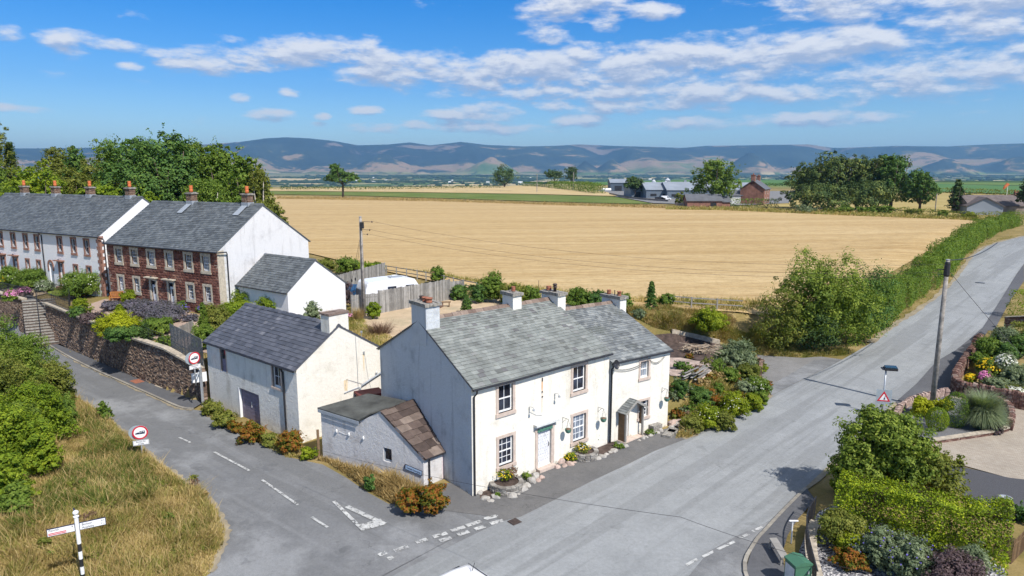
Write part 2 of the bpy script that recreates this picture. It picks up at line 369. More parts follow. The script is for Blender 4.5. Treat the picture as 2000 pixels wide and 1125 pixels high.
M['stone_cap'] = simple('stone_cap', (0.30, 0.28, 0.25), 0.9, var=0.4, scale=9, bump=0.8, bscale=25, dirt=(0.12, 0.12, 0.10))
M['pot_red'] = simple('pot_red', (0.33, 0.13, 0.08), 0.8, var=0.25, scale=12)
M['pot_orange'] = simple('pot_orange', (0.62, 0.17, 0.06), 0.7, var=0.2, scale=12)
M['pot_dark'] = simple('pot_dark', (0.07, 0.05, 0.045), 0.6, var=0.3, scale=12)
M['pink_stone'] = simple('pink_stone', (0.54, 0.44, 0.375), 0.85, var=0.12, scale=5, bump=0.3)
M['buff_stone'] = simple('buff_stone', (0.50, 0.44, 0.35), 0.85, var=0.15, scale=5, bump=0.3)
M['red_stone'] = simple('red_stone', (0.30, 0.16, 0.12), 0.85, var=0.2, scale=5, bump=0.3)
M['sandstone'] = island('sandstone_blocks', [(0, (0.13, 0.055, 0.045)), (0.4, (0.20, 0.085, 0.065)), (0.8, (0.26, 0.12, 0.09)), (1, (0.33, 0.18, 0.13))], 0.9, 5, 0.5, 0.15, 0.9, 15)
M['mortar_red'] = simple('mortar_red', (0.17, 0.10, 0.08), 0.95, var=0.2)
M['rubble'] = island('rubble', [(0, (0.13, 0.095, 0.08)), (0.3, (0.21, 0.15, 0.12)), (0.6, (0.28, 0.195, 0.145)), (0.85, (0.36, 0.26, 0.19)), (1, (0.44, 0.35, 0.28))], 0.9, 2, 0.5, 0.15, 0.6, 18, ((0.11, 0.09, 0.08), 0.55, 0.62))
M['mortar'] = simple('mortar', (0.15, 0.11, 0.09), 0.95, var=0.3)
M['drywall'] = island('dry_wall_stone', [(0, (0.12, 0.065, 0.055)), (0.5, (0.22, 0.12, 0.095)), (0.85, (0.33, 0.22, 0.175)), (1, (0.45, 0.36, 0.30))], 0.9, 7, 0.5, 0.15, 0.7, 20)
M['grey_stone'] = island('grey_stone', [(0, (0.20, 0.18, 0.16)), (0.6, (0.34, 0.32, 0.29)), (1, (0.48, 0.45, 0.41))], 0.9, 7, 0.5, 0.15, 0.6, 20)
M['pinkish_rock'] = island('pinkish_rock', [(0, (0.30, 0.20, 0.17)), (1, (0.55, 0.42, 0.36))], 0.9, 7, 0.5, 0.15, 0.6, 20)
M['coping'] = simple('coping', (0.44, 0.38, 0.30), 0.9, var=0.25, scale=4, bump=0.5, dirt=(0.2, 0.18, 0.15))
M['chim_brick'] = island('chimney_brick', [(0, (0.13, 0.08, 0.06)), (0.5, (0.22, 0.14, 0.10)), (1, (0.34, 0.25, 0.19))], 0.9, 8, 0.4)
M['lead'] = simple('lead', (0.30, 0.33, 0.37), 0.5, var=0.1)
# joinery and metal
M['white_paint'] = simple('white_paint', (0.80, 0.80, 0.80), 0.45, var=0.03, spec=0.4)
M['offwhite_paint'] = simple('offwhite_paint', (0.62, 0.62, 0.60), 0.6, var=0.1)
M['black_metal'] = simple('black_metal', (0.025, 0.025, 0.03), 0.45, var=0.2, spec=0.4)
M['grey_metal'] = simple('grey_metal', (0.42, 0.44, 0.46), 0.45, 0.3, var=0.1)
M['galv'] = simple('galvanised', (0.5, 0.52, 0.54), 0.45, 0.5, var=0.1)
M['door_white'] = simple('door_white', (0.72, 0.72, 0.74), 0.6, var=0.1, scale=9, dirt=(0.5, 0.5, 0.5))
M['door_pink'] = simple('door_pink', (0.66, 0.56, 0.56), 0.75, var=0.08)
M['door_purple'] = simple('door_purple', (0.23, 0.20, 0.27), 0.7, var=0.12)
M['green_paint'] = simple('green_paint', (0.08, 0.20, 0.15), 0.6, var=0.5, scale=14)
M['red_paint'] = simple('red_paint', (0.55, 0.02, 0.04), 0.45, var=0.03)
M['sign_blue'] = simple('sign_blue', (0.42, 0.55, 0.72), 0.5, var=0.03)
M['sign_text'] = simple('sign_text', (0.015, 0.018, 0.05), 0.5, var=0.0)
M['sign_text_red'] = simple('sign_text_red', (0.55, 0.12, 0.08), 0.5, var=0.0)
M['sign_back'] = simple('sign_back', (0.40, 0.46, 0.50), 0.4, 0.3, var=0.05)
M['solar'] = simple('solar_panel', (0.012, 0.05, 0.09), 0.15, var=0.2, spec=0.6)
M['cabinet_green'] = simple('cabinet_green', (0.06, 0.16, 0.10), 0.5, var=0.06)
M['car_white'] = simple('car_white', (0.82, 0.82, 0.83), 0.2, var=0.01, spec=0.6)
M['blue_tarp'] = simple('blue_tarp', (0.02, 0.07, 0.16), 0.5, var=0.3)
M['wood_grey'] = island('weathered_wood', [(0, (0.20, 0.19, 0.175)), (0.6, (0.33, 0.315, 0.29)), (1, (0.42, 0.40, 0.37))], 0.9, 3, 0.4)
M['wood_brown'] = island('brown_wood', [(0, (0.14, 0.085, 0.05)), (1, (0.28, 0.18, 0.10))], 0.8, 5, 0.4)
M['wood_bench'] = island('bench_wood', [(0, (0.36, 0.14, 0.04)), (1, (0.46, 0.20, 0.06))], 0.6, 5, 0.2)
M['pole_wood'] = simple('pole_wood', (0.30, 0.275, 0.25), 0.9, var=0.35, scale=3, bump=0.5)
M['deadwood'] = island('dead_wood', [(0, (0.30, 0.22, 0.15)), (1, (0.58, 0.48, 0.37))], 0.9, 9, 0.4)
M['bark'] = simple('bark', (0.11, 0.085, 0.065), 0.95, var=0.4, scale=5, bump=0.6)
M['bark_pale'] = simple('bark_pale', (0.42, 0.38, 0.32), 0.95, var=0.4, scale=5)
# window glass: dark room behind a reflecting pane
m, t, p = mat('glass'); v = t.pos()
t.put(p.inputs['Base Color'], t.ramp(t.noise(v, 1.6, 2), [(0.4, (0.010, 0.012, 0.02)), (0.65, (0.035, 0.045, 0.075))]))
p.inputs['Roughness'].default_value = 0.06; p.inputs['Specular IOR Level'].default_value = 0.7; M['glass'] = m
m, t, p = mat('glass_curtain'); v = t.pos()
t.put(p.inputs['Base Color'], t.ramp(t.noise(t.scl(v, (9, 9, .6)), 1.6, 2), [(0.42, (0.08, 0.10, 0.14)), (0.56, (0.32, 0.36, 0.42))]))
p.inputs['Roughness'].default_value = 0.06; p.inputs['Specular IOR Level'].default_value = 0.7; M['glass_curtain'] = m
# leaves
M['lf_bright'] = leafmat('leaf_bright', [(0, (0.075, 0.132, 0.012)), (0.5, (0.175, 0.253, 0.02)), (1, (0.35, 0.396, 0.03))])
M['lf_pale'] = leafmat('leaf_pale', [(0, (0.065, 0.107, 0.021)), (0.5, (0.163, 0.229, 0.032)), (1, (0.39, 0.442, 0.074))])
M['lf_mid'] = leafmat('leaf_mid', [(0, (0.062, 0.107, 0.019)), (0.5, (0.135, 0.215, 0.032)), (1, (0.272, 0.332, 0.056))])
M['lf_deep'] = leafmat('leaf_deep', [(0, (0.038, 0.085, 0.022)), (0.5, (0.082, 0.16, 0.035)), (1, (0.178, 0.256, 0.047))], trans=0.2)
M['lf_dark'] = leafmat('leaf_dark', [(0, (0.026, 0.055, 0.016)), (0.5, (0.057, 0.101, 0.028)), (1, (0.133, 0.176, 0.047))], trans=0.15)
M['lf_sycamore'] = leafmat('leaf_sycamore', [(0, (0.026, 0.05, 0.015)), (0.4, (0.066, 0.109, 0.033)), (0.7, (0.151, 0.189, 0.05)), (1, (0.358, 0.346, 0.076))], 0.22, 0.15, 0.6)
M['lf_olive'] = leafmat('leaf_olive', [(0, (0.085, 0.111, 0.019)), (0.5, (0.17, 0.196, 0.035)), (1, (0.32, 0.307, 0.068))])
M['lf_yellow'] = leafmat('leaf_yellow', [(0, (0.16, 0.19, 0.01)), (0.5, (0.34, 0.37, 0.015)), (1, (0.52, 0.52, 0.03))])
M['lf_yelgreen'] = leafmat('leaf_yelgreen', [(0, (0.08, 0.12, 0.01)), (0.5, (0.20, 0.26, 0.015)), (1, (0.38, 0.40, 0.03))])
M['lf_hedgemix'] = leafmat('leaf_hedgemix', [(0, (0.044, 0.016, 0.02)), (0.22, (0.062, 0.033, 0.022)), (0.3, (0.088, 0.143, 0.013)), (0.6, (0.275, 0.364, 0.022)), (1, (0.6, 0.624, 0.033))], 0.9)
M['lf_grey'] = leafmat('leaf_grey', [(0, (0.096, 0.132, 0.066)), (0.5, (0.192, 0.24, 0.132)), (1, (0.36, 0.408, 0.242))])
M['lf_purple'] = leafmat('leaf_purple', [(0, (0.07, 0.042, 0.052)), (0.5, (0.14, 0.098, 0.104)), (1, (0.238, 0.182, 0.169))])
M['lf_dock'] = leafmat('leaf_dock', [(0, (0.045, 0.085, 0.013)), (0.35, (0.126, 0.152, 0.018)), (0.5, (0.252, 0.133, 0.018)), (0.8, (0.324, 0.104, 0.027)), (1, (0.36, 0.19, 0.054))], 2.0)
M['lavender'] = leafmat('lavender', [(0, (0.085, 0.09, 0.08)), (0.5, (0.15, 0.14, 0.165)), (1, (0.24, 0.21, 0.28))], 1.0)
M['fl_blue'] = leafmat('flower_blue', [(0, (0.12, 0.10, 0.45)), (1, (0.26, 0.20, 0.70))], 1.0)
M['fl_yellow'] = leafmat('flower_yellow', [(0, (0.62, 0.36, 0.01)), (1, (0.80, 0.60, 0.02))], 1.0, 0.1)
M['fl_white'] = leafmat('flower_white', [(0, (0.55, 0.56, 0.45)), (1, (0.82, 0.82, 0.76))], 1.0, 0.1)
M['fl_pink'] = leafmat('flower_pink', [(0, (0.55, 0.10, 0.32)), (1, (0.75, 0.35, 0.55))], 1.0, 0.1)
M['dry'] = leafmat('dry_grass', [(0, (0.187, 0.126, 0.045)), (0.45, (0.363, 0.252, 0.1)), (1, (0.572, 0.441, 0.22))], 0.5, 0.2, 0.4)
M['drygreen'] = leafmat('grass_mixed', [(0, (0.134, 0.147, 0.029)), (0.34, (0.235, 0.242, 0.054)), (0.55, (0.381, 0.304, 0.108)), (0.8, (0.538, 0.399, 0.176)), (1, (0.672, 0.536, 0.284))], 0.45, 0.25, 0.6)
M['grassgreen'] = leafmat('grass_green', [(0, (0.05, 0.08, 0.015)), (0.5, (0.10, 0.15, 0.025)), (1, (0.22, 0.24, 0.06))], 0.5, 0.2, 0.4)
M['stems'] = leafmat('dead_stems', [(0, (0.10, 0.06, 0.04)), (1, (0.26, 0.16, 0.11))], 0.8, 0.1, 0.4)

# ground surfaces
def tarmac(name, base, dark, crack=0.5, agg=90, streak=None, pale=None):
    m, t, p = mat(name); v = t.pos()
    fine = t.noise(v, agg, 2, 0.6); mid = t.noise(v, 0.35, 6, 0.65)
    c = t.mix(t.mapr(mid, 0.30, 0.75), dark, base)
    if streak is not None:     # worn wheel paths along the road
        sv = t.scl(t.scl(v, (1, 1, 1), (0, 0, streak)), (0.035, 0.75, 1)); s_ = t.noise(sv, 1.0, 4, 0.6)
        c = t.mix(t.mapr(s_, 0.47, 0.55, 0, 0.85), c, tuple(x*0.74 for x in base))
        s2 = t.noise(t.scl(t.scl(v, (1, 1, 1), (0, 0, streak)), (0.05, 1.9, 1)), 1.0, 4, 0.6)
        c = t.mix(t.mapr(s2, 0.55, 0.7, 0, 0.4), c, tuple(x*1.15 for x in base))
    if pale: c = t.mix(t.mapr(t.noise(v, 0.16, 5, 0.6), 0.5, 0.62, 0, 0.8), c, pale)
    c = t.mix(0.55, c, t.ramp(fine, [(0.28, (0.42, 0.42, 0.42)), (0.5, (1, 1, 1)), (0.75, (1.3, 1.3, 1.3))]), 'MULTIPLY')
    dn = t.node('ShaderNodeVectorMath', operation='MULTIPLY_ADD'); t.l.new(t.noise(v, 0.7, 5, 0.7, out=1), dn.inputs[0]); dn.inputs[1].default_value = (2.2, 2.2, 0); t.l.new(v, dn.inputs[2]); cr = t.vor(dn.outputs[0], 0.33, 'DISTANCE_TO_EDGE'); wv = t.noise(v, 0.23, 3)
    cr2 = t.math('MULTIPLY', t.mapr(cr, 0.0, 0.010, 1, 0), t.mapr(wv, 0.5, 0.6))
    c = t.mix(t.math('MULTIPLY', cr2, crack), c, tuple(x*0.45 for x in dark))
    g1, g2 = t.noise(v, 7, 5, 0.8), t.noise(v, 1.3, 6, 0.7)
    c = t.mix(0.42, c, t.ramp(g1, [(0.30, (0.66, 0.66, 0.66)), (0.5, (1, 1, 1)), (0.70, (1.28, 1.28, 1.28))]), 'MULTIPLY'); c = t.mix(0.3, c, t.ramp(g2, [(0.32, (0.72, 0.72, 0.72)), (0.5, (1, 1, 1)), (0.7, (1.14, 1.14, 1.14))]), 'MULTIPLY')
    c = t.mix(t.mapr(t.noise(v, 0.55, 3), 0.66, 0.70, 0, 0.35), c, tuple(x*0.55 for x in dark))
    t.put(p.inputs['Base Color'], c); p.inputs['Roughness'].default_value = 0.85; p.inputs['Specular IOR Level'].default_value = 0.3
    t.l.new(t.bump(fine, 0.5, 0.01), p.inputs['Normal']); return m
M['road'] = tarmac('road_tarmac', (0.30, 0.31, 0.315), (0.25, 0.26, 0.265), 0.4, 60, R(-45.5), None)
M['lane'] = tarmac('lane_tarmac', (0.205, 0.208, 0.212), (0.15, 0.153, 0.158), 0.5, 60, R(38.5), (0.26, 0.265, 0.27))
M['apron'] = tarmac('apron_tarmac', (0.16, 0.155, 0.15), (0.12, 0.118, 0.118), 0.8, 50)
M['path'] = tarmac('path_tarmac', (0.12, 0.122, 0.13), (0.09, 0.09, 0.097), 0.3, 70)
M['drive'] = tarmac('drive_tarmac', (0.24, 0.235, 0.23), (0.18, 0.175, 0.17), 0.5, 60)
M['kerb'] = island('kerb_stone', [(0, (0.25, 0.23, 0.2)), (1, (0.38, 0.35, 0.30))], 0.9, 5, 0.4)
def paintmat():
    m, t, p = mat('road_paint'); v = t.pos()
    n = t.noise(v, 7, 6, 0.7)
    t.put(p.inputs['Base Color'], t.ramp(t.noise(v, 3, 5), [(0.35, (0.36, 0.36, 0.355)), (0.65, (0.55, 0.55, 0.53))])); p.inputs['Roughness'].default_value = 0.7
    tb = t.node('ShaderNodeBsdfTransparent'); mx = t.node('ShaderNodeMixShader')
    t.put(mx.inputs[0], t.mapr(n, 0.39, 0.49)); t.l.new(tb.outputs[0], mx.inputs[1]); t.l.new(p.outputs[0], mx.inputs[2])
    out = [q for q in t.n if q.type == 'OUTPUT_MATERIAL'][0]; t.l.new(mx.outputs[0], out.inputs[0]); return m
M['paint'] = paintmat()
M['soil'] = simple('soil', (0.085, 0.06, 0.05), 0.95, var=0.4, scale=3, bump=1.0, bscale=14)
M['sand'] = simple('sandy_yard', (0.50, 0.38, 0.25), 0.95, var=0.12, scale=1.2, bump=0.3, dirt=(0.36, 0.30, 0.19))
M['gravel'] = island('gravel', [(0, (0.10, 0.10, 0.11)), (1, (0.22, 0.22, 0.23))], 0.9, 40, 0.7, 0.2, 1.0, 45)
M['pinkgravel'] = island('pink_gravel', [(0, (0.44, 0.33, 0.27)), (1, (0.44, 0.33, 0.27))], 0.9, 30, 0.4, 0.2, 0.8, 45)
def chips():
    m, t, p = mat('slate_chippings'); v = t.pos(); n = t.node('ShaderNodeTexVoronoi'); n.inputs['Scale'].default_value = 14; t.l.new(v, n.inputs['Vector'])
    g = t.xyz(n.outputs['Color'])[0]
    t.put(p.inputs['Base Color'], t.ramp(g, [(0, (0.04, 0.04, 0.05)), (0.5, (0.18, 0.18, 0.2)), (1, (0.62, 0.6, 0.58))])); p.inputs['Roughness'].default_value = 0.8
    t.l.new(t.bump(n.outputs['Distance'], 1.0, 0.04), p.inputs['Normal']); return m
M['chips'] = chips()
def pavers():
    m, t, p = mat('block_paving'); v = t.scl(t.pos(), (1, 1, 1), (0, 0, R(28)))
    b = t.node('ShaderNodeTexBrick'); t.l.new(v, b.inputs['Vector']); b.inputs['Scale'].default_value = 1.0
    b.inputs['Brick Width'].default_value = 0.21; b.inputs['Row Height'].default_value = 0.11; b.inputs['Mortar Size'].default_value = 0.006
    b.inputs['Color1'].default_value = (0.33, 0.28, 0.225, 1); b.inputs['Color2'].default_value = (0.40, 0.35, 0.285, 1); b.inputs['Mortar'].default_value = (0.24, 0.19, 0.14, 1)
    c = t.mix(0.4, b.outputs[0], t.ramp(t.noise(t.pos(), 0.5, 5), [(0.35, (0.7, 0.7, 0.7)), (0.65, (1, 1, 1))]), 'MULTIPLY')
    t.put(p.inputs['Base Color'], c); p.inputs['Roughness'].default_value = 0.9; return m
M['pavers'] = pavers()
def stubble():
    """harvested cereal field: drill rows, combine passes and pale swaths"""
    m, t, p = mat('stubble'); v = t.pos(); r = t.scl(v, (1, 1, 1), (0, 0, R(-7)))
    wob = t.noise(v, 0.012, 3); x, y, z = t.xyz(r)
    y2 = t.math('ADD', y, t.math('MULTIPLY', wob, 16))
    rows = t.noise(t.comb(t.math('MULTIPLY', x, 0.02), t.math('MULTIPLY', y2, 1.6), 0.0), 1.0, 5, 0.65)
    band = t.noise(t.comb(t.math('MULTIPLY', x, 0.004), t.math('MULTIPLY', y2, 0.16), 2.0), 1.0, 5, 0.7)
    big = t.noise(v, 0.022, 5, 0.6); fine = t.noise(v, 3.0, 5, 0.7)
    c = t.ramp(band, [(0.28, (0.34, 0.225, 0.095)), (0.46, (0.42, 0.295, 0.14)), (0.62, (0.49, 0.36, 0.185))])
    c = t.mix(t.mapr(rows, 0.42, 0.66, 0, 0.38), c, (0.57, 0.44, 0.26)); c = t.mix(t.mapr(rows, 0.46, 0.33, 0, 0.5), c, (0.33, 0.20, 0.075))
    c = t.mix(t.mapr(big, 0.5, 0.72, 0, 0.45), c, (0.53, 0.40, 0.22)); c = t.mix(t.mapr(fine, 0.5, 0.3, 0, 0.55), c, (0.29, 0.18, 0.07))
    c = t.mix(t.mapr(fine, 0.58, 0.75, 0, 0.5), c, (0.64, 0.51, 0.32))
    mid = t.noise(t.comb(t.math('MULTIPLY', x, 0.35), t.math('MULTIPLY', y2, 1.1), 5.0), 1.0, 6, 0.75)
    c = t.mix(0.8, c, t.ramp(mid, [(0.32, (0.70, 0.66, 0.60)), (0.5, (1, 1, 1)), (0.68, (1.18, 1.18, 1.2))]), 'MULTIPLY')
    tl = t.math('PINGPONG', t.math('ADD', y2, t.math('MULTIPLY', wob, 6)), 9.0); c = t.mix(t.mapr(tl, 0.28, 0.0, 0, 0.45), c, (0.33, 0.22, 0.10))
    t.put(p.inputs['Base Color'], c); p.inputs['Roughness'].default_value = 0.95; p.inputs['Specular IOR Level'].default_value = 0.1
    t.l.new(t.bump(t.math('ADD', rows, t.math('MULTIPLY', fine, 0.7)), 0.5, 0.15), p.inputs['Normal']); return m
M['stubble'] = stubble()
def fieldmat(name, a, b, sc=0.05, fine=1.5):
    m, t, p = mat(name); v = t.pos(); c = t.ramp(t.noise(v, sc, 6, 0.65), [(0.35, a), (0.65, b)])
    c = t.mix(0.5, c, t.ramp(t.noise(v, fine, 4, 0.7), [(0.3, (0.6, 0.6, 0.6)), (0.7, (1.15, 1.15, 1.1))]), 'MULTIPLY')
    t.put(p.inputs['Base Color'], c); p.inputs['Roughness'].default_value = 0.95; p.inputs['Specular IOR Level'].default_value = 0.1; return m
M['meadow_green'] = fieldmat('meadow_green', (0.10, 0.15, 0.03), (0.17, 0.20, 0.06))
M['crop_green'] = fieldmat('crop_green', (0.07, 0.16, 0.05), (0.11, 0.20, 0.07))
M['beige_field'] = fieldmat('beige_field', (0.46, 0.34, 0.16), (0.56, 0.43, 0.24))
M['dry_meadow'] = fieldmat('dry_meadow', (0.34, 0.26, 0.09), (0.42, 0.33, 0.14))
M['lawn'] = fieldmat('lawn', (0.10, 0.15, 0.02), (0.19, 0.22, 0.05), 0.4, 12)
M['drive_ground'] = fieldmat('rough_dry', (0.28, 0.21, 0.10), (0.36, 0.28, 0.15), 0.3, 9)
def groundmat():
    """grass and bare soil near; a patchwork of farm fields down in the valley"""
    m, t, p = mat('ground'); v = t.pos(); x, y, z = t.xyz(v)
    near = t.ramp(t.noise(v, 0.35, 6, 0.65), [(0.3, (0.13, 0.12, 0.035)), (0.5, (0.25, 0.19, 0.075)), (0.7, (0.36, 0.27, 0.13))])
    near = t.mix(0.5, near, t.ramp(t.noise(v, 9, 4, 0.7), [(0.3, (0.5, 0.5, 0.5)), (0.7, (1.2, 1.2, 1.2))]), 'MULTIPLY')
    w_ = t.scl(v, (1, 1, 0)); dist = t.noise(w_, 0.0018, 3, 0.5, out=1)
    wv = t.node('ShaderNodeVectorMath', operation='MULTIPLY_ADD'); t.l.new(dist, wv.inputs[0]); wv.inputs[1].default_value = (120, 120, 0); t.l.new(w_, wv.inputs[2])
    vn = t.node('ShaderNodeTexVoronoi'); vn.inputs['Scale'].default_value = 0.0027; t.l.new(wv.outputs[0], vn.inputs['Vector'])
    ve = t.vor(wv.outputs[0], 0.0027, 'DISTANCE_TO_EDGE')
    g = t.xyz(vn.outputs['Color'])[0]
    far = t.ramp(g, [(0.0, (0.05, 0.09, 0.03)), (0.14, (0.12, 0.18, 0.05)), (0.3, (0.42, 0.34, 0.18)), (0.42, (0.20, 0.22, 0.08)), (0.55, (0.50, 0.40, 0.22)), (0.68, (0.09, 0.14, 0.04)), (0.8, (0.30, 0.28, 0.12)), (0.9, (0.11, 0.16, 0.05))], 'CONSTANT')
    far = t.mix(t.mapr(ve, 0.0, 0.07, 1, 0), far, (0.018, 0.035, 0.016))
    wood = t.noise(w_, 0.0011, 5, 0.65); far = t.mix(t.mapr(wood, 0.56, 0.59), far, (0.020, 0.038, 0.018))
    d = t.node('ShaderNodeVectorMath', operation='LENGTH'); t.l.new(v, d.inputs[0])
    c = t.mix(t.mapr(d.outputs['Value'], 500, 900), near, far)
    moor = t.ramp(t.noise(w_, 0.002, 5), [(0.4, (0.16, 0.17, 0.07)), (0.6, (0.30, 0.26, 0.13))])
    c = t.mix(t.mapr(d.outputs['Value'], 7200, 9000), c, moor)
    t.put(p.inputs['Base Color'], c); p.inputs['Roughness'].default_value = 0.95; p.inputs['Specular IOR Level'].default_value = 0.1; return m
M['ground'] = groundmat()
def fellmat():
    m, t, p = mat('fells'); v = t.pos(); x, y, z = t.xyz(v)
    n = t.noise(t.scl(v, (0.00060, 0.00060, 0.0014)), 1.0, 6, 0.62, 1.0)
    n2 = t.noise(t.scl(v, (0.0016, 0.0016, 0.005)), 1.0, 7, 0.72, 0.8)
    hh = t.mapr(z, 60, 560, 0, 1, smooth=False)
    f = t.math('ADD', t.math('MULTIPLY', hh, 0.26), t.math('ADD', t.math('MULTIPLY', n, 0.95), t.math('MULTIPLY', n2, 0.42)))
    f = t.math('SUBTRACT', f, 0.045)
    c = t.ramp(f, [(0.46, (0.07, 0.13, 0.04)), (0.56, (0.13, 0.16, 0.06)), (0.62, (0.27, 0.20, 0.12)), (0.68, (0.30, 0.20, 0.13)), (0.70, (0.12, 0.11, 0.07)), (0.73, (0.040, 0.055, 0.055)), (0.90, (0.022, 0.034, 0.045)), (0.96, (0.20, 0.16, 0.14))])
    w_ = t.scl(v, (1, 1, 0)); dist = t.noise(w_, 0.0018, 3, 0.5, out=1)
    wv = t.node('ShaderNodeVectorMath', operation='MULTIPLY_ADD'); t.l.new(dist, wv.inputs[0]); wv.inputs[1].default_value = (160, 160, 0); t.l.new(w_, wv.inputs[2])
    vn = t.node('ShaderNodeTexVoronoi'); vn.inputs['Scale'].default_value = 0.0028; t.l.new(wv.outputs[0], vn.inputs['Vector']); ve = t.vor(wv.outputs[0], 0.0028, 'DISTANCE_TO_EDGE')
    low = t.ramp(t.xyz(vn.outputs['Color'])[0], [(0, (0.08, 0.13, 0.04)), (0.2, (0.40, 0.33, 0.18)), (0.38, (0.14, 0.19, 0.06)), (0.55, (0.46, 0.38, 0.22)), (0.7, (0.025, 0.045, 0.02)), (0.82, (0.22, 0.23, 0.09))], 'CONSTANT')
    low = t.mix(t.mapr(ve, 0.0, 0.09, 1, 0), low, (0.018, 0.035, 0.016))
    c = t.mix(t.mapr(t.math('ADD', z, t.math('MULTIPLY', n, 90)), 120, 75), c, low)
    t.put(p.inputs['Base Color'], c); p.inputs['Roughness'].default_value = 0.95; p.inputs['Specular IOR Level'].default_value = 0.05; return m
M['fells'] = fellmat()
M['edge_dirt'] = fieldmat('edge_dirt', (0.24, 0.20, 0.14), (0.36, 0.31, 0.23), 0.9, 7)
# ================= land
def vnoise(X, Y, seed=0):
    """smooth value noise in numpy"""
    X = np.asarray(X, float); Y = np.asarray(Y, float); xi = np.floor(X).astype(np.int64); yi = np.floor(Y).astype(np.int64); fx, fy = X-xi, Y-yi
    fx = fx*fx*(3-2*fx); fy = fy*fy*(3-2*fy)
    def h(a, b):
        n = (a*374761393+b*668265263+seed*1442695041) & 0x7fffffff; n = ((n ^ (n >> 13))*1274126177) & 0x7fffffff; return ((n ^ (n >> 16)) & 0xffff)/65535.0
    return (h(xi, yi)*(1-fx)+h(xi+1, yi)*fx)*(1-fy)+(h(xi, yi+1)*(1-fx)+h(xi+1, yi+1)*fx)*fy
def fbm(X, Y, o=5, seed=0):
    s = 0; a = 0.5
    for k in range(o): s = s+a*vnoise(X*2**k, Y*2**k, seed+k); a *= 0.5
    return s
def axis(lo, hi, step, far, g, back):
    a = list(np.arange(lo, hi+1e-6, step)); d = step; x = hi
    while x < far: d *= (1.022 if x < 190 else g); x += d; a.append(x)
    d = step; x = lo; b = []
    while x > back: d *= g; x -= d; b.append(x)
    return np.array(b[::-1]+a)
gx = axis(-60, 62, 0.5, 19000, 1.07, -19000); gy = axis(12, 84, 0.5, 19000, 1.055, -200)
GX, GY = np.meshgrid(gx, gy); GZ = ground(GX, GY)
nx, ny = len(gx), len(gy); idx = np.arange(nx*ny).reshape(ny, nx)
Fq = np.stack([idx[:-1, :-1], idx[:-1, 1:], idx[1:, 1:], idx[1:, :-1]], -1).reshape(-1, 4)
tag(link('ground', np_mesh('ground', np.stack([GX, GY, GZ], -1).reshape(-1, 3), Fq, M['ground'])), kind='structure').data.shade_smooth()

# fells on the skyline
RIDGE = [(-300,287),(-100,288),(60,290),(200,288),(300,286),(400,282),(470,277),(520,270),(560,268),(600,270),(650,275),(700,284),(760,282),(800,278),(840,284),(900,277),(950,283),(1020,286),(1080,285),(1130,282),(1200,285),(1280,287),(1330,289),(1380,285),(1450,284),(1500,283),(1580,282),(1620,288),(1640,289),(1750,285),(1850,286),(1930,282),(2000,280),(2300,279)]
def dirpix(px, py):
    a = (px-1000)/F_PX; b = (562.5-py)/F_PX; c, s = math.cos(PITCH), math.sin(PITCH); return (math.atan2(a, c+b*s), (-s+b*c)/math.hypot(a, c+b*s))
ra = [dirpix(*p) for p in RIDGE]; A = np.radians(np.arange(-78, 78.01, 0.16)); RZ = np.interp(A, [q[0] for q in ra], [q[1] for q in ra])
Dd = np.concatenate([np.linspace(7600, 12600, 90), np.linspace(12700, 17000, 14)])
AA, DD = np.meshgrid(A, Dd); crest = CAMH+RZ[None, :]*12600
tt = np.clip((DD-7600)/5000, 0, 1)
sp = fbm(AA*13+DD/9000, DD/3200, 3, 3); sp2 = fbm(AA*34+3+DD/2500, DD/1300, 3, 9)
prof = 0.30*tt+0.70*sstep(np.clip((tt-0.25+0.55*(sp-0.5))/0.72, 0, 1))
ZZ = -30+(crest+30)*prof+(sp2-0.5)*190*tt*(1-tt)+(sp-.5)*260*tt*(1-tt)
ZZ = np.minimum(ZZ, CAMH+RZ[None, :]*DD*0.985); ZZ = np.where(DD >= 12590, crest-(DD-12600)*0.05-0*AA, ZZ)
for px, py, hw, d0 in ((1465, 297, 62, 9700), (1195, 311, 50, 9300), (1143, 314, 45, 9300), (1850, 309, 75, 9600), (750, 300, 90, 10300), (960, 306, 70, 10000), (1990, 305, 80, 10000)):
    a0, s0 = dirpix(px, py); r_ = np.hypot((AA-a0)*d0/(hw/F_PX*d0), (DD-d0)/700.0)
    pk = CAMH+s0*d0; ZZ = np.maximum(ZZ, -30+(pk+30)*np.clip(1-r_**1.25+(sp2-.5)*.25*(r_ > .15), 0, 1))
V = np.stack([np.sin(AA)*DD, np.cos(AA)*DD, ZZ], -1).reshape(-1, 3); n1, n2 = AA.shape; ii = np.arange(n1*n2).reshape(n1, n2)
Fq = np.stack([ii[:-1, :-1], ii[:-1, 1:], ii[1:, 1:], ii[1:, :-1]], -1).reshape(-1, 4)
tag(link('hills', np_mesh('hills', V, Fq, M['fells'])), kind='structure').data.shade_smooth()

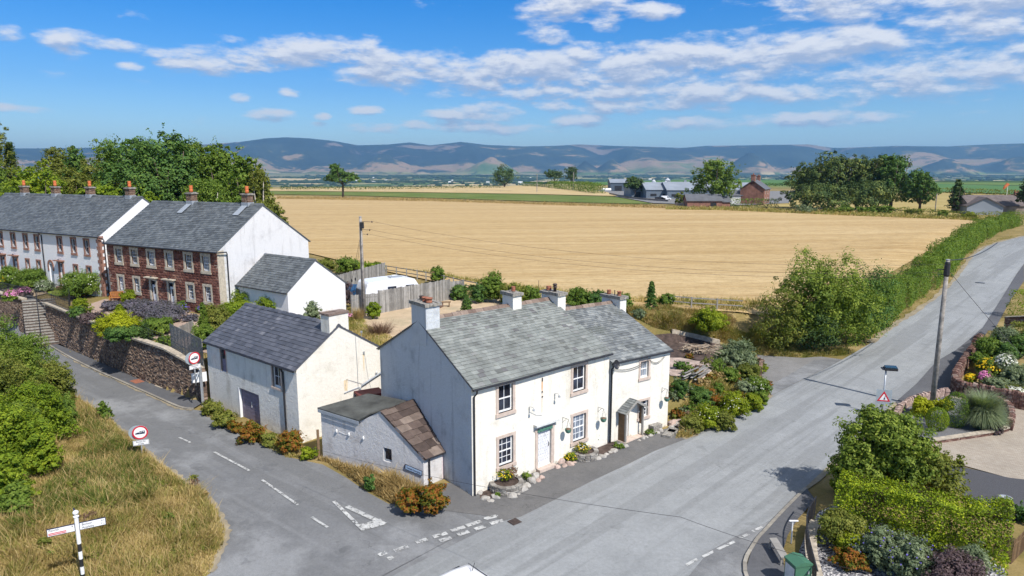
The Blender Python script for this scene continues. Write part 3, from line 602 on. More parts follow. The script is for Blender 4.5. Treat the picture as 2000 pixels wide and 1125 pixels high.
# roads and paved surfaces (outlines are in metres on the ground)
def pix(L, dz=0): return [at(*p, dz) for p in L]
rdN = [(979,1020),(1018,1010),(1086,976),(1159,939),(1228,907),(1278,882),(1338,859),(1400,827),(1453,805),(1507,773),(1645,703),(1702,670),(1748,636),(1793,606),(1838,573),(1869,540),(1899,500),(1932,479),(2000,461)]
rdS = [(1455,1121),(1472,1067),(1499,1034),(1532,998),(1574,956),(1749,787),(1792,749),(1829,707),(1867,685),(1893,664),(1920,640),(1959,579),(1983,540),(2000,516)]
N = pix(rdN); S = pix(rdS)
main_road = [Vector((-36, -10, 0)), Vector((-1.9, 24.9, 0))]+N+[Vector((150, 182, 0)), Vector((210, 215, 0)), Vector((216, 205, 0)), Vector((150, 165, 0)), Vector((105, 128, 0))]+S[::-1]+[Vector((8.2, 18, 0)), Vector((-6, 0, 0)), Vector((-20, -16, 0))]
road = drape('road', main_road, M['road'], 0.034, 1.0)
V0 = pix([(147,775),(217,825),(265,862),(300,899),(350,932),(387,957),(420,992),(442,1035),(435,1070),(412,1120)])
VERGE = [Vector((-75, 82.5, 0)), Vector((-50, 60.5, 0)), Vector((-37, 49.6, 0))]+V0+[Vector((-12.6, 19, 0)), Vector((-19, 9, 0)), Vector((-36, -12, 0))]
KERB = [Vector((-62, 76.0, 0)), Vector((-50, 65.2, 0))]+pix([(115,687),(175,719),(237,747),(300,775),(350,797),(378,801)])
lane = [*KERB, *pix([(395,803),(445,838),(500,862),(560,893),(630,908),(675,933),(719,963),(759,985),(800,985),(880,985),(935,985),(975,1004)]), N[0]+Vector((1.2, .2, 0)), Vector((-1.0, 24.6, 0)), Vector((-34.5, -10, 0)), *VERGE[::-1]]
drape('lane', lane, M['lane'], 0.026, 1.0)
# darker tarmac between the house fronts and the road
HFRONT = pix([(800,955),(830,950),(884,944),(921,970),(1190,862),(1303,838),(1338,845)])
drape('apron', [*HFRONT, *N[6:0:-1], *pix([(985,1018),(960,1010),(880,1000),(775,992),(762,975)])], M['apron'], 0.040, 1.0)
drape('side_road', [*pix([(1385,1078),(1400,1070),(1445,1045),(1502,1019)]), *pix([(1499,1034),(1472,1067),(1455,1121)]), Vector((8.3, 18.5, 0)), Vector((2.5, 17, 0))], M['lane'], 0.042, 1.0)
drape('driveway', [*pix([(1507,773),(1645,703),(1600,697),(1569,700),(1520,697),(1479,692),(1483,720),(1492,750)])], M['drive'], 0.046, 0.5)
drape('driveway_seam', [*pix([(1507,773),(1645,703),(1590,704),(1500,757)])], M['lane'], 0.052, 0.5)
def raised(name, front, back, m, dz=0.13, kerb=True):
    """pavement: top sheet a step above the road, with kerb stones along its front edge"""
    drape(name, [*front, *back[::-1]], m, dz, 1.0)
    if kerb:
        mb = MB(); F2 = smoothline(front, 4)
        for a, b_ in zip(F2[:-1], F2[1:]):
            L = (b_-a).length; n = max(1, round(L/0.9)); d = (b_-a).normalized(); s_ = Vector((-d.y, d.x, 0))
            for k in range(n):
                p = a+(b_-a)*(k/n); z = gz(p.x, p.y); mb.box(Vector((p.x, p.y, z-0.1))-s_*0.07, d*(L/n-0.012), s_*0.14, (0, 0, dz+0.107+rng.uniform(0, .006)))
        tag(mb.build('kerb', M['kerb'], org=F2[0]), kind='structure')
WB = [Vector((-62, 77.0+1.0, 0)), Vector((-50, 67.2, 0))]+pix([(80,662),(130,682),(200,712),(260,738),(330,765),(385,785),(396,790)])
raised('pavement', KERB, WB, M['path'], 0.12)
PIN = pix([(1533,1124),(1528,1085),(1538,1050),(1558,1018),(1592,980)])
raised('pavement_corner', [Vector((8.35, 19, 0))]+S[:5], [Vector((10.6, 19, 0))]+PIN, M['path'], 0.11)
PR = pix([(1862,772),(1862,742),(1885,706),(1915,668),(1945,640),(1975,585),(2000,550)])
raised('pavement_edge', [Vector(p) for p in S[5:]], [*pix([(1775,815)]), *PR], M['path'], 0.07, False)
# driveway, gravel and paving right of the road
drape('block_paving', pix([(1750,818),(1790,845),(1860,905),(1970,935),(2060,945),(2080,800),(1990,800),(1965,790),(1950,775),(1862,772),(1800,800)]), M['pavers'], 0.05, 1.0)
drape('gravel_drive', pix([(1835,905),(1868,911),(1970,935),(2080,948),(2100,1010),(1960,1020),(1900,990),(1850,940)]), M['gravel'], 0.058, 1.0)
drape('slate_chippings', pix([(1600,1125),(1560,1125),(1560,1080),(1575,1040),(1600,1000),(1640,985),(1960,1110),(1990,1200),(1700,1200)]), M['chips'], 0.05, 1.0)
# yard and garden surfaces behind the houses
drape('yard', pix([(700,640),(680,610),(790,600),(880,582),(1000,585),(1100,590),(1120,600),(1000,640),(820,700),(780,690)]), M['sand'], 0.05, 0.8)
drape('gravel_garden', pix([(300,600),(440,625),(440,700),(400,690),(330,672),(250,650),(180,620),(160,600),(205,585)]), M['pinkgravel'], 0.05, 0.8)
drape('lawn', pix([(90,562),(135,553),(150,568),(120,580),(95,577)]), M['lawn'], 0.07, 0.8)
drape('lawn_upper', pix([(0,556),(55,552),(60,562),(0,566)]), M['lawn'], 0.07, 0.8)
drape('garden_path', pix([(45,575),(62,540),(80,540),(95,562),(90,575),(60,582)]), M['sand'], 0.09, 0.8)
drape('soil_bed', pix([(1262,700),(1280,655),(1312,652),(1404,671),(1432,686),(1400,714),(1330,700)]), M['soil'], 0.06, 0.6)
# fields
FN = [Vector((-62, 105, 0)), Vector((-29.5, 97, 0)), *pix([(760,533),(900,562),(1100,590),(1300,605),(1440,612)]), Vector((21.6, 56.0, 0)), Vector((25.8, 58.6, 0)), Vector((31.2, 63.2, 0)), Vector((36.8, 69.6, 0)), Vector((45.0, 79.2, 0)), Vector((55.6, 92.3, 0)), Vector((70.6, 111.2, 0)), Vector((87.3, 131.3, 0)), Vector((110, 156.6, 0)), Vector((124, 167.5, 0))]
FF = pix([(1940,430),(1850,425),(1700,419),(1500,409),(1300,404),(1200,402),(1000,397),(850,391),(700,386),(540,383),(350,380)])
drape('stubble_field', FN+FF+[Vector((-160, 200, 0))], M['stubble'], 0.14, 2.0)
drape('grass_strip', pix([(350,374),(540,374),(750,376),(900,378),(1020,380),(1200,385),(1275,399),(1230,399),(1050,394),(900,389),(700,383),(540,380),(350,378)]), M['meadow_green'], 0.25, 15.0)
drape('straw_field', pix([(300,370),(600,369),(750,367),(960,364),(1110,365),(1185,376),(1205,384),(1020,379.5),(900,377.5),(750,375.5),(540,373.5),(300,373)]), M['beige_field'], 0.35, 20.0)
drape('crop_field', pix([(1180,352),(1250,351),(1400,352),(1560,352),(1560,361),(1400,361),(1250,362),(1150,362)]), M['crop_green'], 0.6, 30.0)
drape('crop_field_east', pix([(1790,359),(1990,364),(2100,366),(2100,382),(1975,380),(1790,374)]), M['crop_green'], 0.5, 20.0)
drape('dry_meadow', pix([(1480,390),(1540,372),(1600,366),(1785,375),(1975,381),(2100,384),(2100,410),(1900,412),(1850,425),(1700,418),(1500,408)]), M['dry_meadow'], 0.2, 12.0)
drape('farmyard', pix([(1150,372),(1270,372),(1530,374),(1560,372),(1540,398),(1400,404),(1310,399),(1275,398),(1200,384)]), M['drive'], 0.3, 12.0)
# road markings
mk = MB()
def dash(mb, a, b_, w_, dz=0.054):
    p, q = at(*a), at(*b_); d = Vector((q.x-p.x, q.y-p.y, 0)); s_ = Vector((-d.y, d.x, 0)).normalized()*w_/2; n = max(1, int(d.length/1.0))
    for k in range(n):
        a_, c_ = Vector((p.x, p.y, 0))+d*k/n, Vector((p.x, p.y, 0))+d*(k+1)/n
        mb.quad(*[(v.x, v.y, gz(v.x, v.y)+dz) for v in (a_-s_, c_-s_, c_+s_, a_+s_)])
def marks(name, L, w_, dz=0.054):
    mb = MB()
    for a, b_ in L: dash(mb, a, b_, w_, dz)
    tag(mb.build(name, M['paint'], fix=False), kind='structure')
marks('lane_markings', [((418,884),(487,921)), ((512,939),(582,988)), ((609,1012),(640,1032)), ((350,856),(372,866))], 0.12)
marks('junction_markings', [((946,1016),(972,1009)),((911,1029),(939,1020)),((881,1039),(908,1031)),((846,1051),(873,1043)),((813,1062),(834,1055)),((770,1078),(797,1069)),((740,1087),(754,1081)),
  ((958,1025),(983,1018)),((927,1036),(947,1030)),((894,1047),(916,1040)),((859,1059),(881,1052)),((758,1094),(768,1090))], 0.24)
marks('give_way_triangle', [((652,981),(710,1038))], 0.16)
marks('give_way_triangle_edge', [((677,991),(752,1026))], 0.24, 0.058)
marks('give_way_triangle_base', [((702,1034),(748,1021))], 0.55, 0.062)
marks('side_road_markings', [((1402,1075),(1434,1060)),((1444,1053),(1462,1045)),((1470,1040),(1488,1031)),((1372,1090),(1394,1079)),((1340,1106),(1362,1094))], 0.13)

def edge_strip(name, line, w0, w1, m_, side=1, dz=0.048, seed=1):
    r = random.Random(seed); L2 = smoothline([Vector((p.x, p.y, 0)) for p in line], 9); a, b_ = [], []
    for i, p in enumerate(L2): t = L2[min(i+1, len(L2)-1)]-L2[max(i-1, 0)]; n_ = Vector((-t.y, t.x, 0)).normalized()*side; a.append(p-n_*r.uniform(w0*.3, w0)); b_.append(p+n_*r.uniform(w1*.2, w1))
    drape(name, a+b_[::-1], m_, dz, 2.0)
edge_strip('road_edge', V0, .22, .25, M['edge_dirt'], 1, .05, 3); edge_strip('road_edge', N[6:10], .4, .3, M['edge_dirt'], -1, .05, 4); edge_strip('road_edge', N[11:19], .5, .3, M['edge_dirt'], -1, .05, 5)
edge_strip('gutter_grit', S[:6], .25, .12, M['edge_dirt'], 1, .05, 6); edge_strip('lane_edge', KERB[2:], .2, .3, M['edge_dirt'], -1, .05, 7)
# ================= building kit
Z3 = Vector((0, 0, 1))
class Fr:
    """plan frame: origin o, u along the front, v into the building; P(u, v, z)"""
    def __init__(s, x, y, th, sv, skew=0, z=0):
        s.o = Vector((x, y, z)); s.u = Vector((math.sin(th), math.cos(th), 0)); t2 = th+skew; s.v = Vector((-math.cos(t2), math.sin(t2), 0))*sv
        s.n = Vector((s.u.y, -s.u.x, 0))*sv       # outward from the front
    def P(s, u, v, z): return s.o+s.u*u+s.v*v+Z3*z
def holes_wall(mb, O, U, N, L, z0, z1, holes, rev=0.16):
    """rectangular wall face with recessed openings; holes = (u0, u1, z0, z1) ; N points outward"""
    us = sorted({0, L, *[h[0] for h in holes], *[h[1] for h in holes]}); zs = sorted({z0, z1, *[h[2] for h in holes], *[h[3] for h in holes]})
    for a, b_ in zip(us[:-1], us[1:]):
        for c, d in zip(zs[:-1], zs[1:]):
            mu, mz = (a+b_)/2, (c+d)/2
            if any(h[0] < mu < h[1] and h[2] < mz < h[3] for h in holes): continue
            mb.quad(O+U*a+Z3*c, O+U*b_+Z3*c, O+U*b_+Z3*d, O+U*a+Z3*d)
    for a, b_, c, d in holes:
        I = -N*rev
        for p, q in (((a, c), (b_, c)), ((b_, c), (b_, d)), ((b_, d), (a, d)), ((a, d), (a, c))):
            p_, q_ = O+U*p[0]+Z3*p[1], O+U*q[0]+Z3*q[1]; mb.quad(p_, q_, q_+I, p_+I)
def window(par, O, U, N, u0, u1, z0, z1, nx=2, ny=1, sur='pink_stone', sw=0.15, pane='glass', sill=True, rev=0.15, frame='white_paint', sash=True, proud=0.03, name='window'):
    """outer box u0..u1, z0..z1 is the stone surround; glazed part sits back in the opening"""
    a, b_, c, d = u0+sw, u1-sw, z0+sw*1.15, z1-sw
    mb = MB(); B0 = O-N*rev; fw = 0.055
    def bar(x0, x1, y0, y1, t=0.05, off=0): mb.box(B0+U*x0+Z3*y0+N*off, U*(x1-x0), N*t, Z3*(y1-y0))
    bar(a, a+fw, c, d); bar(b_-fw, b_, c, d); bar(a+fw, b_-fw, d-fw, d); bar(a+fw, b_-fw, c, c+fw*1.6)
    m_ = (c+d)/2
    if sash: bar(a+fw, b_-fw, m_-0.025, m_+0.025, 0.06)
    halves = [(c+fw*1.6, m_-0.025), (m_+0.025, d-fw)] if sash else [(c+fw*1.6, d-fw)]
    for y0, y1 in halves:
        for i in range(1, nx): x = a+(b_-a)*i/nx; bar(x-0.013, x+0.013, y0, y1, 0.035)
        for j in range(1, ny): y = y0+(y1-y0)*j/ny; bar(a+fw, b_-fw, y-0.013, y+0.013, 0.033, 0.001)
    w_ = mb.build(name, M[frame], par, org=O+U*u0+Z3*z0)
    pm = MB(); pm.quad(*[B0+N*0.02+U*x+Z3*y for x, y in ((a+.02, c+.02), (b_-.02, c+.02), (b_-.02, d-.02), (a+.02, d-.02))])
    sub(pm, 'pane', M[pane], w_)
    if sur:
        sm = MB()
        for x0, x1, y0, y1 in ((u0, a, c, d), (b_, u1, c, d), (u0-.02, u1+.02, d, z1)): sm.box(O+U*x0+Z3*y0-N*(rev-.004), U*(x1-x0), N*(rev+proud), Z3*(y1-y0))
        sm.box(O+U*(u0-.03)+Z3*z0-N*(rev-.004), U*(u1-u0+.06), N*(rev+proud+(0.04 if sill else 0)), Z3*(c-z0))
        sub(sm, 'surround', M[sur], w_)
    return w_
def subs(mb, name, m, par, smooth=False):
    """every separate piece of mb becomes its own part"""
    n = len(mb.v); root = list(range(n))
    def fd(a):
        while root[a] != a: root[a] = root[root[a]]; a = root[a]
        return a
    for f in mb.f:
        for k in f[1:]: root[fd(k)] = fd(f[0])
    g = {}
    for f in mb.f: g.setdefault(fd(f[0]), []).append(f)
    for fs in g.values():
        use = sorted({k for f in fs for k in f}); mp = {k: i for i, k in enumerate(use)}; q = MB(); q.v = [mb.v[k] for k in use]; q.f = [tuple(mp[k] for k in f) for f in fs]
        c = Vector(q.v[0]); q.build(name, m, par, org=c, smooth=smooth)
def wloc(o):
    p = Vector((0, 0, 0))
    while o is not None: p += o.location; o = o.parent
    return p
def sub(mb, name, m, par, smooth=False): return mb.build(name, m, par, smooth=smooth)
def slates(mb, A, B_, C, D, sw, sh, th=0.02, jit=0.12, grad=0.0, seed=1, lift=0.032):
    """overlapping slates on the slope eave A->B, ridge D->C (D above A). Every slate is its own little slab."""
    r = random.Random(seed); A, B_, C, D = map(Vector, (A, B_, C, D)); nrm = (B_-A).cross(D-A).normalized()
    if nrm.z < 0: nrm = -nrm
    S = ((D-A).length+(C-B_).length)/2; s = 0; k = 0
    while s < S-0.02:
        h = sh*(1+grad*(1-s/S)); t0 = s/S; t1 = min(1, (s+h*1.25)/S); L0, R0 = A.lerp(D, t0), B_.lerp(C, t0); L1, R1 = A.lerp(D, t1), B_.lerp(C, t1)
        W_ = (R0-L0).length; wv = sw*(1+grad*0.7*(1-s/S)); x = -(wv*0.5 if k % 2 else 0)+r.uniform(-.1, .1)*wv
        while x < W_:
            w_ = wv*(1+r.uniform(-jit, jit)*1.6); a, b_ = max(0, x)/W_, min(W_, x+w_-0.006)/W_
            if b_-a > 0.02/W_:
                dz = nrm*(lift+r.uniform(-.006, .008)); dt = nrm*r.uniform(0, .007); sl_ = (L1-L0).normalized()*r.uniform(-jit, jit)*h*0.35
                p0, p1, p2, p3 = L0.lerp(R0, a)+dz+sl_, L0.lerp(R0, b_)+dz+sl_+dt, L1.lerp(R1, b_)+nrm*0.006, L1.lerp(R1, a)+nrm*0.006
                i = len(mb.v); mb.v += [tuple(q) for q in (p0, p1, p2, p3, p0-nrm*th, p1-nrm*th)]
                mb.f += [(i, i+1, i+2, i+3), (i+4, i+5, i+1, i), (i+4, i, i+3), (i+1, i+5, i+2)]
            x += w_
        s += h; k += 1
def stonewall(mb, path, zb, zt, ch=0.16, ln=0.3, depth=0.3, seed=1, jit=0.03, rough=1.0):
    """coursed rubble: path = plan points, zb/zt lists (heights per point); every stone an irregular block"""
    r = random.Random(seed)
    for i in range(len(path)-1):
        a, b_ = Vector((path[i][0], path[i][1], 0)), Vector((path[i+1][0], path[i+1][1], 0)); L = (b_-a).length
        if L < 0.02: continue
        d = (b_-a)/L; n = Vector((d.y, -d.x, 0)); H_ = max(zt[i]-zb[i], zt[i+1]-zb[i+1]); K = max(1, round(H_/ch))
        for k in range(K):
            x = -r.uniform(0, ln*.5)
            while x < L:
                w_ = ln*r.uniform(.5, 1.5); x0, x1 = max(0, x), min(L, x+w_)
                if x1-x0 > 0.03:
                    t = (x0+x1)/2/L; z0_ = zb[i]+(zb[i+1]-zb[i])*t; z1_ = zt[i]+(zt[i+1]-zt[i])*t; h = (z1_-z0_)/K
                    za = z0_+h*k; o = r.uniform(-jit, jit)*rough; g = 0.008
                    P0 = a+d*(x0+g)+Z3*(za+g*.6+r.uniform(0, .3)*g); hh = h-g*1.2; ww = x1-x0-2*g
                    nn = n*(o+r.uniform(0, jit)); i0 = len(mb.v)
                    J = lambda: Vector((r.uniform(-1, 1), r.uniform(-1, 1), r.uniform(-1, 1)))*jit*.45
                    F_ = [P0+nn+J(), P0+d*ww+nn+J(), P0+d*ww+nn+Z3*hh+J(), P0+nn+Z3*hh+J()]
                    ce = sum(F_, Vector())/4+n*jit*.9
                    Bk = [P0-n*depth, P0+d*ww-n*depth, P0+d*ww-n*depth+Z3*hh, P0-n*depth+Z3*hh]
                    mb.v += [tuple(q) for q in F_+Bk+[ce]]
                    mb.f += [(i0, i0+1, i0+8), (i0+1, i0+2, i0+8), (i0+2, i0+3, i0+8), (i0+3, i0, i0+8), (i0+1, i0+5, i0+6, i0+2), (i0+4, i0, i0+3, i0+7), (i0+3, i0+2, i0+6, i0+7), (i0+5, i0+4, i0+7, i0+6)]
                x += w_
def chimney(par, c, U, V, sx, sy, z0, z1, body, capm, pots, cap=0.16, over=0.09, brick=False, capsag=0.03, seed=3):
    """c = plan centre; pots = list of (offset u, offset v, radius, height, material, lean)"""
    r = random.Random(seed); mb = MB(); o = Vector((c.x, c.y, 0))
    if brick:
        loop = [o-U*sx/2-V*sy/2, o+U*sx/2-V*sy/2, o+U*sx/2+V*sy/2, o-U*sx/2+V*sy/2]
        if (loop[1]-loop[0]).cross(loop[2]-loop[1]).z < 0: loop = loop[::-1]
        loop.append(loop[0]); stonewall(mb, loop, [z0]*5, [z1]*5, 0.10, 0.24, 0.12, seed, 0.01); mb.box(o-U*(sx/2-.05)-V*(sy/2-.05)+Z3*z0, U*(sx-.1), V*(sy-.1), Z3*(z1-z0-.02))
    else: mb.box(o-U*sx/2-V*sy/2+Z3*z0, U*sx, V*sy, Z3*(z1-z0))
    ch = mb.build('chimney', body, par, org=o+Z3*z0)
    cm = MB()
    n = 4
    for i in range(n):
        for j in range(2):
            a0, a1 = -sx/2-over+(sx+2*over)*i/n, -sx/2-over+(sx+2*over)*(i+1)/n-.006; b0, b1 = -sy/2-over+(sy+2*over)*j/2, -sy/2-over+(sy+2*over)*(j+1)/2
            cm.box(o+U*a0+V*b0+Z3*(z1+r.uniform(-.01, .01)), U*(a1-a0), V*(b1-b0), Z3*(cap+r.uniform(-capsag, capsag)))
    sub(cm, 'chimney_cap', capm, ch)
    for du, dv, rad, h, m_, style in pots:
        q = o+U*du+V*dv+Z3*(z1+cap); pm = MB()
        if style == 'cowl': prof = [(rad*.75, 0), (rad*.75, h*.55), (rad*1.15, h*.56), (rad*1.15, h*.62), (rad*.8, h*.64), (rad*.8, h*.8), (rad*1.2, h*.82), (rad*.9, h), (rad*.2, h*1.02)]
        elif style == 'roll': prof = [(rad, 0), (rad, h*.2), (rad*1.15, h*.26), (rad, h*.34), (rad, h*.6), (rad*1.12, h*.66), (rad, h*.74), (rad, h*.92), (rad*1.1, h), (rad*.78, h), (rad*.75, h*.4), (rad*.1, h*.38)]
        else: prof = [(rad*1.05, 0), (rad*.92, h*.12), (rad*.9, h*.82), (rad*1.15, h*.86), (rad*1.12, h), (rad*.82, h), (rad*.78, h*.4), (rad*.1, h*.38)]
        pm.lathe(q, prof, 14); sub(pm, 'chimney_pot', m_, ch, True)
    return ch
def ridge_tiles(par, A, B_, m_, r_=0.13, ln=0.45, jag=0.0, name='ridge', seed=2):
    r = random.Random(seed); mb = MB(); A, B_ = Vector(A), Vector(B_); L = (B_-A).length; d = (B_-A)/L; s_ = Vector((-d.y, d.x, 0)).normalized(); n = max(1, round(L/ln))
    for k in range(n):
        p, q = A+d*(L*k/n), A+d*(L*(k+1)/n-.012); z = Z3*(r.uniform(-.012, .012)+jag*(k % 2)); 
        sec = [(-r_*1.25, -r_*.75), (-r_*.55, r_*.10), (0, r_*.42), (r_*.55, r_*.10), (r_*1.25, -r_*.75), (0, -.02)]
        mb.prism([p+s_*a+Z3*b_+z for a, b_ in sec], q-p)
    return sub(mb, name, m_, par)
def gutter(par, pts, m_='black_metal', rad=0.055): mb = MB(); mb.tube(pts, rad, 8); return sub(mb, 'gutter', M[m_], par)
def downpipe(par, pts, rad=0.04, m_='black_metal'): mb = MB(); mb.tube(pts, rad, 8); return sub(mb, 'downpipe', M[m_], par)
def gabled(par, fr, L, W_, he, hr, rf, wm, rm, holes, ov=0.15, vg=0.06, slate=(0.26, 0.2, 0.0), ri=(0, 0), seed=1, eb=0.5, zb=-0.6, front_mat=None, bh=None, deck=0.07):
    """walls (front with openings, gables, back) and two slated slopes; ri = inset of the ridge at either end"""
    P = fr.P; bh = he if bh is None else bh
    mb = MB(); fm = mb if front_mat is None else MB()
    holes_wall(fm, fr.o, fr.u, fr.n, L, zb, he, holes)
    r0, r1 = P(ri[0], W_*rf, hr), P(L-ri[1], W_*rf, hr)
    mb.quad(P(0, 0, zb), P(0, 0, he), r0, P(0, W_, bh), P(0, W_, zb)); mb.quad(P(L, 0, zb), P(L, W_, zb), P(L, W_, bh), r1, P(L, 0, he)); mb.quad(P(0, W_, zb), P(0, W_, bh), P(L, W_, bh), P(L, W_, zb))
    wo = mb.build('wall', wm, par, fix=False)
    if front_mat: sub(fm, 'front_wall', front_mat, par)
    s1 = (hr-he)/(W_*rf); s2 = (hr-bh)/(W_*(1-rf))
    A, B_ = P(-vg, -ov, he-ov*s1), P(L+vg, -ov, he-ov*s1); D, C = P(ri[0]-vg, W_*rf, hr), P(L-ri[1]+vg, W_*rf, hr); E_, F_ = P(-vg, W_+ov, bh-ov*s2), P(L+vg, W_+ov, bh-ov*s2)
    rb = MB(); up_ = Z3*deck
    for q in ((A, B_, C, D), (D, C, F_, E_)):
        t = [x+up_ for x in q]; rb.quad(*t)
    rb.quad(A, B_, B_+up_, A+up_); rb.quad(E_, F_, F_+up_, E_+up_); rb.quad(A, A+up_, D+up_, D); rb.quad(D, D+up_, E_+up_, E_); rb.quad(B_, C, C+up_, B_+up_); rb.quad(C, F_, F_+up_, C+up_)
    rb.quad(A, D, C, B_); rb.quad(D, E_, F_, C)
    slates(rb, A+up_, B_+up_, C+up_, D+up_, slate[0], slate[1], grad=slate[2], seed=seed); slates(rb, F_+up_, E_+up_, D+up_, C+up_, slate[0], slate[1], grad=slate[2], seed=seed+1)
    ro = rb.build('roof', rm, par, fix=False)
    return wo, ro, (A+up_, B_+up_, C+up_, D+up_, E_+up_, F_+up_)
# ================= MAIN HOUSE
fM = Fr(-1.81, 28.54, R(49.6), 1, R(1.55)); LM, WM, heM, hrM, rfM = 9.13, 8.55, 5.20, 7.42, 0.529
house = thing('stone_house', fM.P(0, 0, 0), 'long white house at the junction with pale green slate roof and white front door', 'house')
winM = [(1.40, 2.56, 3.42, 5.06), (6.29, 7.50, 3.38, 5.02), (1.41, 2.58, 0.80, 2.50), (6.33, 7.58, 0.68, 2.42)]
doorM = (3.86, 5.14, 0.20, 2.22)
sw = .15
hl = [(a+sw, b-sw, c+sw*1.15, d-sw) for a, b, c, d in winM]+[(doorM[0]+.17, doorM[1]-.2, doorM[2], doorM[3]-.12)]
wall, roof, pts = gabled(house, fM, LM+.06, WM, heM, hrM, rfM, M['shaded_render'], M['green_slate'], hl, 0.17, 0.05, (0.25, 0.165, 0.6), (0.10, 0.22), 11, front_mat=M['white_render'])
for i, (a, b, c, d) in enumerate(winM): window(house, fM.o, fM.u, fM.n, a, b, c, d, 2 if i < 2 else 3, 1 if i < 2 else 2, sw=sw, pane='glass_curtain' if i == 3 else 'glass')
def door(par, O, U, N, a, b, c, d, m_='door_white', rev=0.13, studs=True, handle='black_metal'):
    mb = MB(); B0 = O-N*rev; n = max(2, round((b-a)/0.13))
    for k in range(n): mb.box(B0+U*(a+(b-a)*k/n)+Z3*c, U*((b-a)/n-.008), N*0.045, Z3*(d-c))
    do = mb.build('door', M[m_], par, org=O+U*a+Z3*c)
    hb_ = MB(); hb_.tube([B0+U*(b-.1)+Z3*(c+(d-c)*.48)+N*.06, B0+U*(b-.1)+Z3*(c+(d-c)*.56)+N*.09, B0+U*(b-.1)+Z3*(c+(d-c)*.60)+N*.06], 0.015, 6); sub(hb_, 'handle', M[handle], do)
    return do
a, b, c, d = hl[-1]
do = door(house, fM.o, fM.u, fM.n, a, b, c, d)
sb_ = MB()
for i in range(5):
    for j in range(11): q = fM.o+fM.u*(a+.08+(b-a-.16)*(i+.5*(j % 2))/5)+Z3*(c+.12+(d-c-.2)*j/11)-fM.n*.088; sb_.cbox(q, .03, .03, .03, R(45))
subs(sb_, 'door_nail', M['grey_metal'], do)
mb = MB()
for x0, x1, y0, y1 in ((doorM[0], a, c, d), (b, doorM[1], c, d), (doorM[0]-.04, doorM[1]+.04, d, doorM[3]+.02)): mb.box(fM.o+fM.u*x0+Z3*y0-fM.n*.125, fM.u*(x1-x0), fM.n*.16, Z3*(y1-y0))
mb.box(fM.o+fM.u*(a-.1)+Z3*(-.05)-fM.n*.1, fM.u*(b-a+.2), fM.n*.40, Z3*(c+.04)); sub(mb, 'door_surround', M['pink_stone'], house)
mb = MB(); mb.box(fM.o+fM.u*(doorM[0]+.12)+Z3*(d-.06)+fM.n*.036, fM.u*(doorM[1]-doorM[0]-.26), fM.n*.02, Z3*.17); sub(mb, 'painted_lintel', M['green_paint'], house)
mb = MB(); mb.box(fM.o+fM.u*3.74+Z3*2.42, fM.u*1.55, fM.n*.26, Z3*.10); sub(mb, 'door_ledge', M['offwhite_paint'], house)
# gutter with drooping joints, downpipe, ridge, verge
g0, g1 = fM.P(-.05, -.20, heM-.10), fM.P(LM+.1, -.20, heM-.07); gutter(house, [g0, g0.lerp(g1, .3)-Z3*.03, g0.lerp(g1, .62)+Z3*.02, g1], 'black_metal', .055)
downpipe(house, [fM.P(.18, -.2, heM-.12), fM.P(.18, -.19, heM-.28), fM.P(.10, -.07, heM-.45), fM.P(.10, -.07, 0)], .042)
ridge_tiles(house, pts[3]+Z3*.03, pts[2]+Z3*.03, M['ridge_stone'], .17, .5)
mb = MB()
for u in (.0,): mb.tube([fM.P(-.09, -.2, heM-.05)+Z3*.03, fM.P(.05, WM*rfM, hrM)+Z3*.03, fM.P(-.09, WM+.2, heM-.05)+Z3*.03], .03, 6)
sub(mb, 'verge_board', M['black_metal'], house)
# chimneys: west gable stack, middle stack, east stack standing on the shared gable
def onplane(px, py, q, n):
    a_ = (px-1000)/F_PX; b_ = (562.5-py)/F_PX; cc, ss = math.cos(PITCH), math.sin(PITCH); dd = Vector((a_, cc+b_*ss, -ss+b_*cc)); t = (Vector(q)-Vector((0, 0, CAMH))).dot(n)/dd.dot(n); return Vector((0, 0, CAMH))+dd*t
pr_, po_, pd_ = M['pot_red'], M['pot_orange'], M['pot_dark']
chimney(house, fM.P(.42, WM*rfM-.1, 0), fM.u, fM.v, .80, 1.35, hrM-1.1, hrM+.82, M['shaded_render'], M['stone_cap'], [(-.02, -.38, .17, .22, pr_, 'plain'), (0, .02, .15, .2, M['pot_red'], 'plain'), (.05, .42, .12, .2, pd_, 'plain')])
chimney(house, fM.P(6.12, WM*rfM+.02, 0), fM.u, fM.v, .62, .92, hrM-1.0, hrM+.62, M['white_render_rough'], M['stone_cap'], [(.05, -.05, .11, .30, pr_, 'roll')], seed=5)
chimney(house, fM.P(9.18, WM*rfM-.08, 0), fM.u, fM.v, .62, 1.40, hrM-1.4, hrM+.32, M['white_render_rough'], M['stone_cap'], [(-.02, .38, .15, .26, pr_, 'roll'), (0, -.12, .12, .46, pd_, 'cowl')], seed=6)
